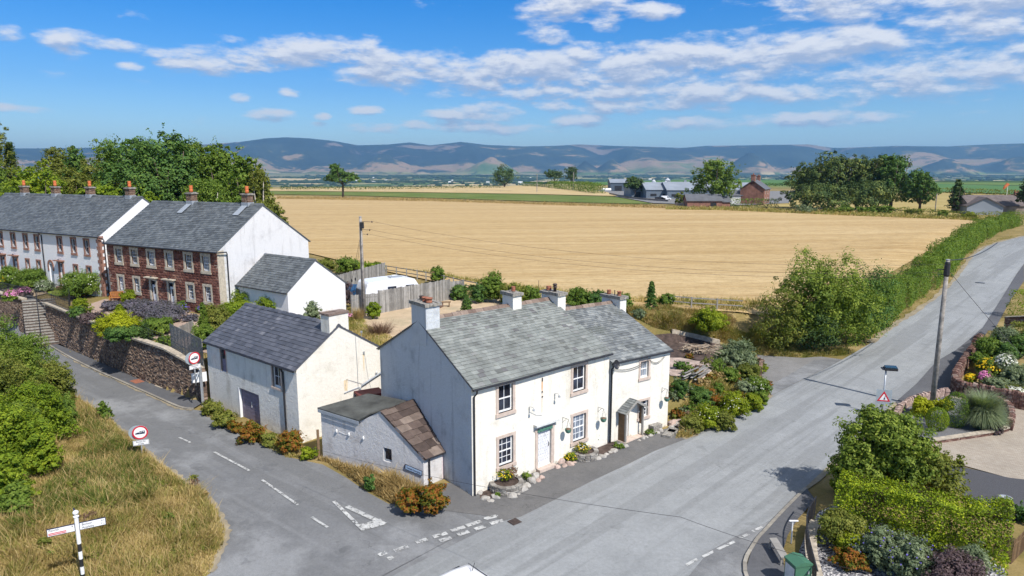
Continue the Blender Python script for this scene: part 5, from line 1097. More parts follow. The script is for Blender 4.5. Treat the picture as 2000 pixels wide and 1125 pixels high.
# retaining wall along the lane
RWt = pix([(396,788),(385,783),(330,765),(260,738),(200,712),(150,689)])+[Vector((-41.3, 58.0, 0))]
base = RWt+[]
topz = [2.30, 2.35, 2.95, 3.0, 3.15, 3.22, 3.3]
rw = thing('retaining_wall', base[0], 'long rubble stone retaining wall above the lane pavement, topped with pale coping', 'wall')
def ret_wall(par, B, TZ, seed, depth=.5, cop=True):
    L2 = []; Z2 = []
    for i in range(len(B)-1):
        for k in range(4): t = k/4; L2.append(B[i].lerp(B[i+1], t)); Z2.append(TZ[i]+(TZ[i+1]-TZ[i])*t)
    L2.append(B[-1]); Z2.append(TZ[-1])
    mb = MB(); stonewall(mb, L2[::-1], [gz(p.x, p.y)-.1 if p.y < 200 else 0 for p in L2[::-1]], Z2[::-1], .11, .20, .35, seed, .026); sub(mb, 'stones', M['rubble'], par)
    mb = MB()
    for i in range(len(L2)-1):
        a, b_ = L2[i], L2[i+1]; d = Vector((b_.x-a.x, b_.y-a.y, 0)).normalized(); n = Vector((-d.y, d.x, 0)); n = n if n.y < 0 else -n
        A0 = Vector((a.x, a.y, 0)); B1 = Vector((b_.x, b_.y, 0))
        mb.quad(A0-n*.05+Z3*-.3, B1-n*.05+Z3*-.3, B1-n*.05+Z3*Z2[i+1], A0-n*.05+Z3*Z2[i])
        if cop:
            k_ = 2
            for q in range(k_):
                p0, p1 = A0.lerp(B1, q/k_), A0.lerp(B1, (q+1)/k_-.01); z0_, z1_ = Z2[i]+(Z2[i+1]-Z2[i])*q/k_, Z2[i]+(Z2[i+1]-Z2[i])*(q+1)/k_; pr2 = [p0+n*.14+Z3*z0_, p1+n*.14+Z3*z1_, p1-n*.34+Z3*z1_, p0-n*.34+Z3*z0_]
                mb.prism(pr2, Z3*.13)
    sub(mb, 'coping', M['coping'], par)
ret_wall(rw, base, topz, 21)
# wall west of the steps
LW0 = [Vector((-44.9, 60.3, 0)), Vector((-48.4, 62.5, 0)), Vector((-53, 65.8, 0)), Vector((-58, 69.5, 0))]
rw2 = thing('retaining_wall', LW0[0], 'rubble stone retaining wall left of the garden steps, pink flowers above it', 'wall')
ret_wall(rw2, LW0, [3.2, 3.3, 3.4, 3.5], 22)
# garden steps between the two walls
s0, s1 = Vector((-39.1, 56.2, 0)), Vector((-41.0, 54.9, 0)); gstep = thing('stone_steps', s0, 'flight of stone steps climbing through the retaining wall on the left', 'steps')
q0 = Vector((-42.3, 60.8, 3.2)); q1 = Vector((-44.5, 59.6, 3.2)); bk = Vector((q0.x-s0.x, q0.y-s0.y, 0)); n = 16
for k in range(n):
    a = s0+bk*k/n; e_ = s1.lerp(Vector((q1.x, q1.y, 0)), k/n); mb = MB()
    mb.prism([p+Z3*(-.2) for p in (a, e_, e_+bk/n*1.1, a+bk/n*1.1)], Z3*(.4+3.1*(k+1)/n-.09)); sub(mb, 'riser', M['mortar'], gstep)
    mb = MB(); mb.prism([p+Z3*(.11+3.1*(k+1)/n) for p in (a-bk/n*.15, e_-bk/n*.15, e_+bk/n*1.1, a+bk/n*1.1)], Z3*.08); sub(mb, 'step', M['stone_cap'], gstep)
# side cheeks of the steps
ch1 = thing('retaining_wall', s0, 'rubble stone cheek wall on the right of the garden steps', 'wall'); cw = [Vector((s0.x, s0.y, 0)), Vector((s0.x, s0.y, 0))+bk*.5, Vector((s0.x, s0.y, 0))+bk]
mb = MB(); stonewall(mb, cw, [0, 0, 1.5], [.6, 1.9, 3.3], .16, .3, .35, 31, .04); sub(mb, 'stones', M['rubble'], ch1)
def railing(name, P_, H_, m_, label, cat='railing', sp=.12, top=.03, zoff=0, rails=(1.0,), barr=.008, group=None):
    """iron railing: posts, rails and upright bars"""
    t_ = thing(name, Vector((P_[0][0], P_[0][1], gz(P_[0][0], P_[0][1]))), label, cat, group)
    Pz = [Vector((p[0], p[1], (p[2] if len(p) > 2 and p[2] else gz(p[0], p[1]))+zoff)) for p in P_]
    mb = MB()
    for rl in rails: mb.tube([p+Z3*H_*rl for p in Pz], top, 6)
    mb.tube([p+Z3*.12 for p in Pz], .015, 5); sub(mb, 'rail', m_, t_)
    mb = MB()
    for a, b_ in zip(Pz[:-1], Pz[1:]):
        L = (b_-a).length; n = max(1, int(L/sp))
        for k in range(n): q = a.lerp(b_, k/n); mb.box(q-Vector((barr, barr, 0)), (2*barr, 0, 0), (0, 2*barr, 0), Z3*H_*1.03)
    o = sub(mb, 'bars', m_, t_); o['kind'] = 'stuff'; return t_
# thin rail fence behind the coping
gb = [Vector((p.x, p.y, 0))+Vector((.25, .35, 0)) for p in base]; tz = [z+.1 for z in topz]
railing('garden_railing', [(p.x, p.y, z) for p, z in zip(gb, tz)], .75, M['black_metal'], 'low black iron railing behind the retaining wall coping, right of the steps', sp=.5, top=.012, rails=(1.0, .6))
g2 = [atz(105, 597, 3.3), atz(70, 585, 3.3), atz(0, 568, 3.4)]
railing('garden_railing', [(p.x, p.y, 3.3) for p in g2], .95, M['black_metal'], 'black iron railing with flower baskets left of the garden steps', sp=.13, top=.02)
railing('stair_handrail', [tuple(Vector((s0.x, s0.y, 0)).lerp(Vector((s1.x, s1.y, 0)), .55)+Z3*.1), tuple(Vector((q0.x, q0.y, 0)).lerp(Vector((q1.x, q1.y, 0)), .55)+Z3*3.2)], .9, M['black_metal'], 'black metal handrail running up the stone steps', 'handrail', sp=.3, top=.025)
g3 = [atz(105, 597, 3.3), atz(137, 612, 3.2), atz(137, 580, 3.2), atz(100, 572, 3.3)]
railing('garden_gate', [(p.x, p.y, 3.2) for p in g3], 1.0, M['black_metal'], 'black metal gate and railing right of the top of the steps', 'railing', sp=.14, top=.02)
# low walls of the front gardens
def wallthing(name, P_, h0, h1, mm, label, ch=.14, ln=.26, depth=.3, seed=5, cap=None, jit=.02, cat='wall', group=None, capst=False, zb=None, capm=None):
    t_ = thing(name, gp(P_[0][0], P_[0][1]), label, cat, group); Pv = [Vector((p[0], p[1], 0)) for p in P_]; zb_ = [gz(p.x, p.y)-.1 if zb is None else zb for p in Pv]; zt_ = [z+h0+(h1-h0)*i/max(1, len(Pv)-1)+.1 for i, z in enumerate(zb_)]
    mb = MB(); stonewall(mb, Pv, zb_, zt_, ch, ln, depth/2, seed, jit); Pr = Pv[::-1]; stonewall(mb, offline(Pr, depth*0) if True else Pr, zb_[::-1], zt_[::-1], ch, ln, depth/2, seed+1, jit)
    sub(mb, 'stones', mm, t_)
    if capst:      # upright cock-and-hen stones
        mb = MB(); r = random.Random(seed+9)
        for i in range(len(Pv)-1):
            L = (Pv[i+1]-Pv[i]).length; d = (Pv[i+1]-Pv[i]).normalized(); n = Vector((d.y, -d.x, 0)); k = 0; x = 0
            while x < L:
                w_ = r.uniform(.09, .17); z = zt_[i]+(zt_[i+1]-zt_[i])*x/L; c = Pv[i]+d*x+Z3*(z-.01); h = r.uniform(.13, .24); dd = depth*r.uniform(.8, 1.15); jj = lambda: Vector((r.uniform(-1, 1), r.uniform(-1, 1), r.uniform(-1, 1)))*.018
                p = [c-n*dd*.5+jj(), c+n*dd*.5+jj(), c+n*dd*.42+Z3*h*.8+jj(), c+n*dd*.1+Z3*h+jj(), c-n*dd*.38+Z3*h*.85+jj()]; mb.prism(p, d*w_*.85+jj()); x += w_
        sub(mb, 'coping_stones', capm or mm, t_)
    elif cap:
        mb = MB()
        for i in range(len(Pv)-1):
            d = (Pv[i+1]-Pv[i]).normalized(); n = Vector((d.y, -d.x, 0)); mb.prism([Pv[i]+n*depth*.62+Z3*zt_[i], Pv[i+1]+n*depth*.62+Z3*zt_[i+1], Pv[i+1]-n*depth*.62+Z3*zt_[i+1], Pv[i]-n*depth*.62+Z3*zt_[i]], Z3*.07)
        sub(mb, 'coping', M[cap], t_)
    return t_
wallthing('garden_wall', [atz(x, y, 3.0) for x, y in ((138,583),(170,578),(207,570))], .45, .5, M['drywall'], 'low pinkish stone garden wall below the flowering bush', seed=41, cap='coping')
# curved dry stone wall and raised bed right of the main road
cw_ = smoothline([Vector((p.x, p.y, 0)) for p in pix([(1912,678),(1893,705),(1878,728),(1864,752),(1863,766),(1876,776),(1905,782),(1950,791),(2005,802),(2080,815)])], 4)
wallthing('dry_stone_wall', cw_[::-1], .95, .95, M['drywall'], 'curving red dry stone wall holding up the flower garden at the right edge', seed=51, depth=.4, capst=True, jit=.03, ch=.10, ln=.26)
w2 = smoothline([Vector((p.x, p.y, 0)) for p in pix([(1742,842),(1748,820),(1760,803),(1778,792),(1800,784),(1825,780),(1842,774),(1850,776)])], 4)
wallthing('planter_wall', w2, .35, .4, M['pinkish_rock'], 'low curved wall of upright stones round the gravel bed under the telegraph pole', seed=61, depth=.3, capst=True, ch=.16, capm=M['pinkish_rock'])
w3 = smoothline([Vector((p.x, p.y, 0)) for p in pix([(1935,792),(1955,797),(1970,808),(1974,828),(1970,842)])], 4)
wallthing('planter_wall', w3[::-1], .5, .45, M['drywall'], 'short curved stone wall at the right end of the gravel planting bed', seed=62, depth=.35, capst=True, ch=.13)
wallthing('planter_wall', pix([(1816,868),(1870,860),(1936,850),(1966,842)])[::-1], .22, .22, M['drywall'], 'low front wall with flat coping below the ornamental grass bed', seed=63, depth=.25, cap='coping', ch=.1)
drape('gravel_bed', pix([(1745,845),(1752,818),(1765,803),(1800,787),(1850,778),(1935,792),(1968,808),(1970,840),(1936,848),(1816,864),(1790,855)]), M['gravel'], 0.09, 0.5)
# far garden pillar wall and hedges by the right edge
fp_ = pix([(1962,642),(1972,634),(2040,640)])
wallthing('garden_wall', [fp_[0], fp_[2]], 1.1, 1.1, M['drywall'], 'red stone garden wall and pillar under the clipped hedge, far right', seed=64, depth=.45, cap='coping')
# stones edging the beds in front of the white house
def rocks(name, pts_, sz, mm, label, cat, group, seed=1):
    r = random.Random(seed); out = []
    for i, p in enumerate(pts_):
        b = bmesh.new(); bmesh.ops.create_icosphere(b, subdivisions=2, radius=1); s = sz*r.uniform(.7, 1.35); sx, sy, sz_ = s*r.uniform(.8, 1.3), s*r.uniform(.7, 1.1), s*r.uniform(.5, .9)
        fl = [Vector((r.uniform(-1, 1), r.uniform(-1, 1), r.uniform(-1, 1))).normalized() for _ in range(9)]
        for v in b.verts:
            for f_ in fl:
                d = v.co.dot(f_); 
                if d > .62: v.co -= f_*(d-.62)
            v.co = Vector((v.co.x*sx, v.co.y*sy, v.co.z*sz_))*r.uniform(.97, 1.03)
        me = bpy.data.meshes.new(name); b.to_mesh(me); b.free(); me.materials.append(mm)
        o = link(name, me, None, (p.x, p.y, gz(p.x, p.y)+sz_*.35), r.uniform(0, 6.3)); tag(o, label, cat, group); out.append(o)
    return out
def circle_planter(px, py, rad, h, label, seed):
    c = at(px, py); ring = [Vector((c.x+rad*math.cos(a), c.y+rad*math.sin(a), 0)) for a in np.linspace(0, 2*math.pi, 17)]
    t_ = thing('stone_planter', gp(c.x, c.y), label, 'planter'); mb = MB(); stonewall(mb, ring, zz(ring, -.05), zz(ring, h), .09, .24, .2, seed, .02); sub(mb, 'stones', M['grey_stone'], t_)
    mb = MB(); mb.prism([Vector((p.x, p.y, gz(c.x, c.y)+h-.08)) for p in [c+(q-Vector((c.x, c.y, 0)))*.85 for q in [r_-Vector((0, 0, 0)) for r_ in ring[:-1]]]] if False else [Vector((c.x+rad*.85*math.cos(a), c.y+rad*.85*math.sin(a), gz(c.x, c.y)+h-.12)) for a in np.linspace(0, 2*math.pi, 16, endpoint=False)], Z3*.06); sub(mb, 'soil', M['soil'], t_); return c
cp1 = circle_planter(989, 955, .80, .42, 'round grey stone planter with flowers left of the white front door', 71)
cp2 = circle_planter(1141, 893, .72, .40, 'round grey stone planter right of the white front door', 72)
drape('flower_bed', pix([(936,955),(975,925),(1010,938),(1000,962),(960,975),(938,978)]), M['soil'], 0.055, 0.5); drape('flower_bed', pix([(1160,870),(1192,862),(1215,872),(1200,886),(1168,895)]), M['soil'], 0.055, 0.5)
rocks('edging_stone', pix([(938,965),(948,975),(958,980),(968,972),(1022,958),(1030,950),(1040,942),(1046,934),(1010,966),(1000,972)]), .24, M['grey_stone'], 'grey stone edging the flower bed left of the white front door', 'stone', 'edging stones left of the door', 3)
rocks('edging_stone', pix([(1052,940),(1057,936)]), .26, M['pinkish_rock'], 'pinkish boulder beside the white front door step', 'stone', 'pinkish boulders by the door', 4)
rocks('edging_stone', pix([(1095,905),(1103,912),(1112,908),(1120,903),(1125,898),(1088,915),(1098,902)]), .22, M['pinkish_rock'], 'small stone edging the bed right of the white front door', 'stone', 'edging stones right of the door', 5)
rocks('edging_stone', pix([(1168,897),(1176,893),(1184,889),(1192,886),(1200,882),(1206,876),(1212,870),(1222,874)]), .20, M['grey_stone'], 'pale stone round the dark soil bed between planter and porch', 'stone', 'stones round the soil bed', 6)
rocks('edging_stone', pix([(1248,862),(1256,858),(1263,855),(1270,852),(1277,849),(1284,847),(1291,843)]), .17, M['grey_stone'], 'small stone in the row right of the timber porch', 'stone', 'stones right of the porch', 7)
# step stones and rubble bank east of the cottage
for k, (x, y) in enumerate(((1307, 850), (1317, 843), (1330, 836), (1340, 826))):
    p = at(x, y); mb = MB(); mb.cbox(Vector((p.x, p.y, gz(p.x, p.y)-.12)), 1.1, .5, .30, R(60)); tag(mb.build('stone_step', M['stone_cap'], org=p), 'rough stone step at the foot of the rubble bank beside the cottage', 'step', 'rough steps beside the cottage')
mb = MB(); p = at(1279, 842); mb.cbox(p, .75, .45, .42, R(38)); tag(mb.build('stone_trough', M['stone_cap'], org=p), 'square grey stone trough at the cottage wall right of the porch', 'trough')
r9 = random.Random(12); pp = []
while len(pp) < 150:
    x, y = r9.uniform(1310, 1470), r9.uniform(720, 840)
    if y > 1000-.118*x-20 and y < 835-(x-1330)*.42+8: pp.append((x, y))
rocks('rubble_stone', pix(pp[:75]), .22, M['pinkish_rock'], 'rough pinkish stone in the overgrown rubble bank beside the cottage', 'stone', 'pinkish rubble bank stones', 8)
rocks('rubble_stone', pix(pp[75:]), .19, M['grey_stone'], 'grey stone in the overgrown rubble bank beside the cottage', 'stone', 'grey rubble bank stones', 9)
drape('paved_terrace', pix([(1290,712),(1295,700),(1345,700),(1395,715),(1420,730),(1370,745),(1310,735)]), simple('old_paving', (.42, .33, .28), .9, var=.3, scale=2, bump=.6), .06, .5)
mb = MB(); Pk = pix([(1312,650),(1360,660),(1405,671)]); 
for a, b_ in zip(Pk[:-1], Pk[1:]): d = (b_-a); n = Vector((-d.y, d.x, 0)).normalized(); mb.prism([a-n*.12-Z3*.1, b_-n*.12-Z3*.1, b_+n*.12-Z3*.1, a+n*.12-Z3*.1], Z3*.42)
tag(mb.build('kerb_wall', M['coping'], org=Pk[0]), 'low pale concrete edging wall behind the bare soil plot', 'wall')
# heap of branches and stack of boards
bp_ = at(1372, 690); mb = MB(); r = random.Random(5)
for k in range(75):
    a = r.uniform(0, math.pi); L = r.uniform(.6, 2.0); c = bp_+Vector((r.uniform(-1.1, 1.1), r.uniform(-.6, .6), r.uniform(.05, .55))); d = Vector((math.cos(a), math.sin(a)*.6, r.uniform(-.18, .18)))*L/2
    s_ = Vector((r.uniform(-.1, .1), r.uniform(-.1, .1), r.uniform(0, .12))); mb.tube([c-d, c+s_, c+d], [r.uniform(.02, .05), .035, .012], 5)
tag(mb.build('branch_pile', M['deadwood'], org=bp_), 'heap of cut dead branches on the bare soil plot', 'wood pile')
bd = at(1362, 738); mb = MB()
for k in range(12): a = R(52)+r.uniform(-.08, .08); c = bd+Vector((r.uniform(-.5, .5), r.uniform(-.3, .3), .1+.045*k)); d = Vector((math.cos(a), math.sin(a), 0)); mb.box(c-d*1.1, d*r.uniform(1.6, 2.3), Vector((-d.y, d.x, 0))*.13, Z3*.03)
tag(mb.build('plank_pile', M['wood_grey'], org=bd), 'stack of grey planks among the weeds beside the cottage', 'planks')
bw = pix([(1466,722),(1475,715),(1486,722),(1484,738)]); wallthing('brick_wall_end', bw, .75, .8, M['chim_brick'], 'short red brick wall end at the driveway mouth', seed=81, ch=.075, ln=.22, depth=.25, jit=.004)
# wooden fences
def plank_fence(name, A_, B_, h, label, cat='fence', bw_=.14, seed=1, post=2.4, slope=0):
    t_ = thing(name, gp(A_.x, A_.y), label, cat); r = random.Random(seed); L = (B_-A_).length; d = Vector((B_.x-A_.x, B_.y-A_.y, 0)).normalized(); n = Vector((d.y, -d.x, 0)); mb = MB(); x = 0; za, zb_ = gz(A_.x, A_.y), gz(B_.x, B_.y)
    while x < L: q = A_+d*x; z = za+(zb_-za)*x/L; mb.box(Vector((q.x, q.y, z+.03))+n*r.uniform(.0, .012), d*(bw_-.02), n*.018, Z3*(h+r.uniform(-.035, .03))); x += bw_
    sub(mb, 'boards', M['wood_grey'], t_); x = 0
    while x <= L+.1: q = A_+d*x; z = za+(zb_-za)*x/L; mb = MB(); mb.cbox(Vector((q.x, q.y, z))-n*.06, .1, .1, h+.05, math.atan2(d.y, d.x)); sub(mb, 'post', M['wood_grey'], t_); x += post
    for zr_ in (.3, h-.3): mb = MB(); mb.box(Vector((A_.x, A_.y, za+zr_))-n*.045, Vector((B_.x-A_.x, B_.y-A_.y, zb_-za)), n*.04, Z3*.08); sub(mb, 'rail', M['wood_grey'], t_)
    return t_
fa, fb, fc = atz(745, 612, 3.05), atz(800, 594, 3.05), atz(878, 586, 3.05)
fh = 1.9
F0, F1, F2 = atz(688, 618, 3.05), atz(742, 613, 3.05), atz(879, 585, 3.1)
plank_fence('wooden_fence', Vector(F0), Vector(F1), 1.75, 'weathered grey board fence behind the telegraph pole', seed=2)
plank_fence('wooden_fence', Vector(F1), Vector(F2), 1.95, 'tall weathered grey plank fence screening the white caravan', seed=3)
plank_fence('wooden_fence', Vector(atz(662, 566, 3.05)), Vector(atz(753, 538, 3.05)), 1.5, 'weathered grey board fence behind the white caravan', seed=4)
plank_fence('wooden_fence', Vector(atz(338, 668, 2.8)), Vector(atz(378, 652, 2.9)), 1.0, 'low pale picket fence above the trellis panel', seed=5, bw_=.11)
plank_fence('wooden_fence', Vector(F2), Vector(atz(905, 582, 3.1)), 1.7, 'short end length of grey board fence beside the dark shrub', seed=6)
# trellis panel beside the barn
tA, tB = Vector((base[0].x, base[0].y, 2.45))+Vector((.15, .2, 0)), Vector((base[2].x, base[2].y, 3.05))+Vector((.1, .15, 0))
tA = Vector((-19.75, 41.35, 2.45)); tB = tA.lerp(Vector((-23.5, 44.3, 2.95)), .88)
tr = thing('trellis_panel', tA, 'dark grey timber trellis panel on the wall top beside the barn', 'fence'); d = (tB-tA); dn = Vector((d.x, d.y, 0)).normalized(); nn = Vector((dn.y, -dn.x, 0)); L = d.length
mb = MB()
for k in range(10): mb.box(tA+d*(k/9)-dn*.03, dn*.05, nn*.03, Z3*1.75)
sub(mb, 'uprights', M['wood_grey'], tr); mb = MB()
for k in range(22): mb.box(tA+Z3*(.04+.08*k)-nn*.022, d, nn*.02, Z3*.055)
sub(mb, 'slats', simple('dark_slats', (.14, .145, .15), .9, var=.2), tr)
# post and rail fence along the field edge
def rail_fence(name, P_, label, h=1.05, sp=1.8, rails=2, group=None, rm='wood_grey'):
    t_ = thing(name, gp(P_[0].x, P_[0].y), label, 'fence', group)
    for a, b_ in zip(P_[:-1], P_[1:]):
        L = math.hypot(b_.x-a.x, b_.y-a.y); n = max(1, round(L/sp))
        for k in range(n): q = a.lerp(b_, k/n); mb = MB(); mb.cbox(gp(q.x, q.y, -.1), .11, .11, h+.15); sub(mb, 'post', M[rm], t_)
        for rr in range(rails): z = h*(1-.42*rr)-.1; mb = MB(); za, zb_ = gp(a.x, a.y, z), gp(b_.x, b_.y, z); mb.box(za, zb_-za, (0, .04, 0), Z3*.09); sub(mb, 'rail', M[rm], t_)
    return t_
rail_fence('rail_fence', pix([(755,536),(815,546),(850,553),(905,567),(960,578)]), 'brown post and rail fence along the stubble field behind the caravan')
rail_fence('rail_fence', pix([(1310,600),(1350,604),(1400,607),(1450,610)]), 'pale rail fence along the field edge beside the big bush')
# telegraph poles
def tpole(px, pyb, z, pyt, lean, label, arms):
    b = atz(px, pyb, z); h = up(b, pyt); t_ = thing('telegraph_pole', b, label, 'telegraph pole'); top = b+Vector((lean, 0, h)); mb = MB(); mb.tube([b-Z3*.3, b.lerp(top, .5), top], [.16, .14, .11], 12); sub(mb, 'pole', M['pole_wood'], t_, True)
    mb = MB(); mb.lathe(top, [(.12, 0), (.13, .03), (.03, .06)], 10); sub(mb, 'pole_cap', M['grey_metal'], t_); return t_, b, top
pL, pLb, pLt = tpole(711, 618, 3.05, 424, 0, 'grey wooden telegraph pole beside the caravan fence with a stay wire', 0)
for k, dz_ in enumerate((.35, 1.0, 1.35)):
    mb = MB(); a = pLt-Z3*dz_; mb.tube([a-Vector((.12, 0, 0)), a+Vector((.95-.2*k, .1, -.04))], .018, 5); mb.lathe(a+Vector((.9-.2*k, .1, -.1)), [(.04, 0), (.06, .06), (.03, .12)], 8); sub(mb, 'insulator_arm', M['pot_dark'], pL)
mb = MB(); mb.cbox(pLt-Z3*.9+Vector((.12, -.1, 0)), .3, .25, .5); mb.tube([pLt-Z3*.6+Vector((0, -.14, 0)), pLb+Vector((0, -.17, .2))], .02, 5); sub(mb, 'cable_box', M['black_metal'], pL)
for q_ in (atz(676, 606, 3.1), atz(688, 600, 3.1)): mb = MB(); mb.tube([pLt-Z3*1.3, q_], .012, 5); c = (pLt-Z3*1.3).lerp(q_, .6); mb.lathe(c, [(.05, -.12), (.07, 0), (.05, .12)], 8); sub(mb, 'stay_wire', M['black_metal'], pL)
pR, pRb, pRt = tpole(1820, 797, gz(26.2, 40.2)+.1, 508, 0, 'tall dark wooden telegraph pole in the planting bed on the right', 0)
mb = MB(); mb.lathe(pRt-Z3*1.0, [(.13, 0), (.17, .1), (.15, .8), (.12, .9)], 12); mb.cbox(pRt-Z3*.9+Vector((-.3, .1, 0)), .4, .02, .05); mb.cbox(pRt-Z3*.6+Vector((-.3, .1, 0)), .4, .02, .05); sub(mb, 'cable_joint', M['black_metal'], pR)
# overhead lines
def wire(a, b_, sag, rad, label, n=24, m_='black_metal'):
    a, b_ = Vector(a), Vector(b_); mb = MB(); P_ = [a.lerp(b_, t)-Z3*sag*4*t*(1-t) for t in np.linspace(0, 1, n)]; mb.tube(P_, rad, 5); return tag(mb.build('overhead_wire', M[m_], org=a), label, 'wire')
wire(pRt, pRt+Vector((10.5, 10.5, .0)), .35, .03, 'thick black overhead cable leaving the right telegraph pole to the right')
wire(pRt-Z3*.5, atz(2060, 760, 2.5), .2, .014, 'thin service wire dropping from the right telegraph pole towards the garden')
e1 = fC.P(.05, -.06, 4.3)
wire(atz(610, 875, 2.5), atz(1330, 1010, 5.0), .25, .006, 'thin wire crossing in front of the white house gable'); wire(atz(1330, 1010, 5.0), atz(1700, 1120, 5.0), .1, .006, 'thin wire above the bottom right pavement')
for k, (dl, dr_) in enumerate(((.35, .25), (1.0, .75), (1.35, 1.0))): wire(pLt-Z3*dl+Vector((.9-.2*k, .1, 0)), pRt-Z3*dr_, 1.15, .007, ('highest', 'middle', 'lowest')[k]+' of three thin power lines strung between the two telegraph poles', 40)
# signs -------------------------------------------------
def frame_to_cam(p, yaw=0):
    """unit vectors for a flat sign at p facing yaw (0 = towards -Y)"""
    X = Vector((math.cos(yaw), math.sin(yaw), 0)); return X, Z3, Vector((math.sin(yaw), -math.cos(yaw), 0))
def disc(mb, c, X, Y, N, r0, r1, t, n=28):
    i = len(mb.v)
    for k in range(n):
        a = 2*math.pi*k/n; d = X*math.cos(a)+Y*math.sin(a); mb.v += [tuple(c+d*r0), tuple(c+d*r1), tuple(c+d*r1+N*t), tuple(c+d*r0+N*t)]
    for k in range(n):
        a, b_ = i+4*k, i+4*((k+1) % n); mb.f += [(a+3, a+2, b_+2, b_+3), (a+1, b_+1, b_+2, a+2), (a, b_, b_+1, a+1)]
        if r0 > 0: mb.f.append((a, a+3, b_+3, b_))
def prohib_sign(b, h, yaw, label, s=.30, plate=True, txt='Except for\naccess'):
    t_ = thing('road_sign', b, label, 'road sign'); X, Y, N_ = frame_to_cam(b, yaw); c = b+Z3*h
    mb = MB(); mb.tube([b-Z3*.2, c+Z3*s*.3], .038, 10); sub(mb, 'post', M['galv'], t_, True)
    c = c+N_*.05
    mb = MB(); disc(mb, c, X, Y, N_, 0.0, s, .012); face = sub(mb, 'sign_face', M['white_paint'], t_)
    mb = MB(); disc(mb, c+N_*.013, X, Y, N_, s*.80, s*1.0, .003); sub(mb, 'red_ring', M['red_paint'], t_)
    mb = MB(); c2 = c-N_*.09+X*(-.17); disc(mb, c2, X, Y, N_, 0.0, s, .012); sub(mb, 'rear_disc', M['sign_back'], t_)
    mb = MB(); q = c+N_*.016
    def poly(L, m_=mb): m_.prism([q+X*x*s+Y*y*s for x, y in L], N_*.002)
    poly([(-.62, -.22), (.58, -.22), (.60, .22), (.0, .22), (-.12, .05), (-.40, .02), (-.60, -.06)]); sub(mb, 'vehicle_symbol', M['sign_text'], t_)
    mb = MB(); q = c+N_*.019
    for L in ([(.08, .02), (.22, .02), (.22, .14), (.08, .14)], [(.34, .02), (.48, .02), (.48, .14), (.34, .14)], [(-.10, -.08), (.0, -.08), (.0, .08), (-.06, .05)]): poly(L, mb)
    subs(mb, 'symbol_window', M['white_paint'], t_)
    if plate:
        pc = c-Y*(s+.18); mb = MB(); mb.box(pc-X*s*1.0-Y*.13, X*s*2, N_*.012, Y*.26); sub(mb, 'plate', M['white_paint'], t_)
        mb = MB()
        for x0, x1, y0, y1 in ((-s+.015, s-.015, -.118, -.108), (-s+.015, s-.015, .108, .118), (-s+.015, -s+.025, -.108, .108), (s-.025, s-.015, -.108, .108)): mb.box(pc+X*x0+Y*y0+N_*.013, X*(x1-x0), N_*.002, Y*(y1-y0))
        sub(mb, 'plate_border', M['sign_text'], t_)
        text_mesh(txt, .105, M['sign_text'], 'lettering', t_, textmat(pc+N_*.016, X, Y, b))
    return t_
sb1 = at(279, 897); h1 = up(sb1, 844); prohib_sign(sb1, h1, R(24), 'caravan restriction sign with an access plate standing in the grass verge', .36)
sb2 = at(398, 792); t2 = prohib_sign(atz(382, 742, 1.95)-Z3*.15, up(atz(382, 742, 1.95), 698)+.12, R(58), 'caravan restriction sign in front of the retaining wall beside the barn', .38, True)
pb = at(397, 793); t3 = thing('signpost', pb, 'tall grey post carrying the back of a blank white sign beside the barn corner', 'signpost')
mb = MB(); mb.box(pb-Vector((.06, .05, 0)), (.13, 0, 0), (0, .1, 0), Z3*2.55); sub(mb, 'post', M['galv'], t3)
mb = MB(); pt2 = atz(382, 742, 1.95); mb.tube([pb+Z3*2.5, Vector((pt2.x, pt2.y, 1.9))], .03, 8); sub(mb, 'arm', M['galv'], t3)
mb = MB(); mb.box(pb+Vector((-.55, -.1, 1.55)), Vector((.75, .45, 0)), (.012, -.02, 0), Z3*.62); sub(mb, 'blank_plate', M['white_paint'], t3)
# fingerpost
fb_ = atz(166, 1160, gz(-15, 22)); fb_ = Vector((-15.55, 22.0, 0)); fb_.z = gz(fb_.x, fb_.y); fq = atz(151, 1000, 0)
# put the post so that its foot and its ball sit where the photograph shows them
fb_ = at(165, 1150); hh = up(fb_, 1001); fs = thing('fingerpost', fb_, 'black and white banded fingerpost with white direction arms in the grass verge', 'signpost')
nb = 6; zt = hh-.12
for k in range(nb):
    z0_, z1_ = (hh*.60)*k/nb, (hh*.60)*(k+1)/nb; mb = MB(); mb.tube([fb_+Z3*(z0_-(.3 if k == 0 else 0)), fb_+Z3*z1_], .062, 14); sub(mb, 'band', M['white_paint'] if k % 2 == 0 else M['black_metal'], fs, False)
mb = MB(); mb.tube([fb_+Z3*hh*.60, fb_+Z3*(hh-.16)], .066, 14); mb.lathe(fb_+Z3*(hh-.16), [(.09, 0), (.09, .03), (.05, .05), (.05, .07)], 14); sub(mb, 'post_head', M['white_paint'], fs)
mb = MB(); mb.lathe(fb_+Z3*(hh-.09), [(.03, 0), (.085, .05), (.095, .09), (.085, .13), (.03, .17)], 16); sub(mb, 'ball_finial', M['white_paint'], fs, True)
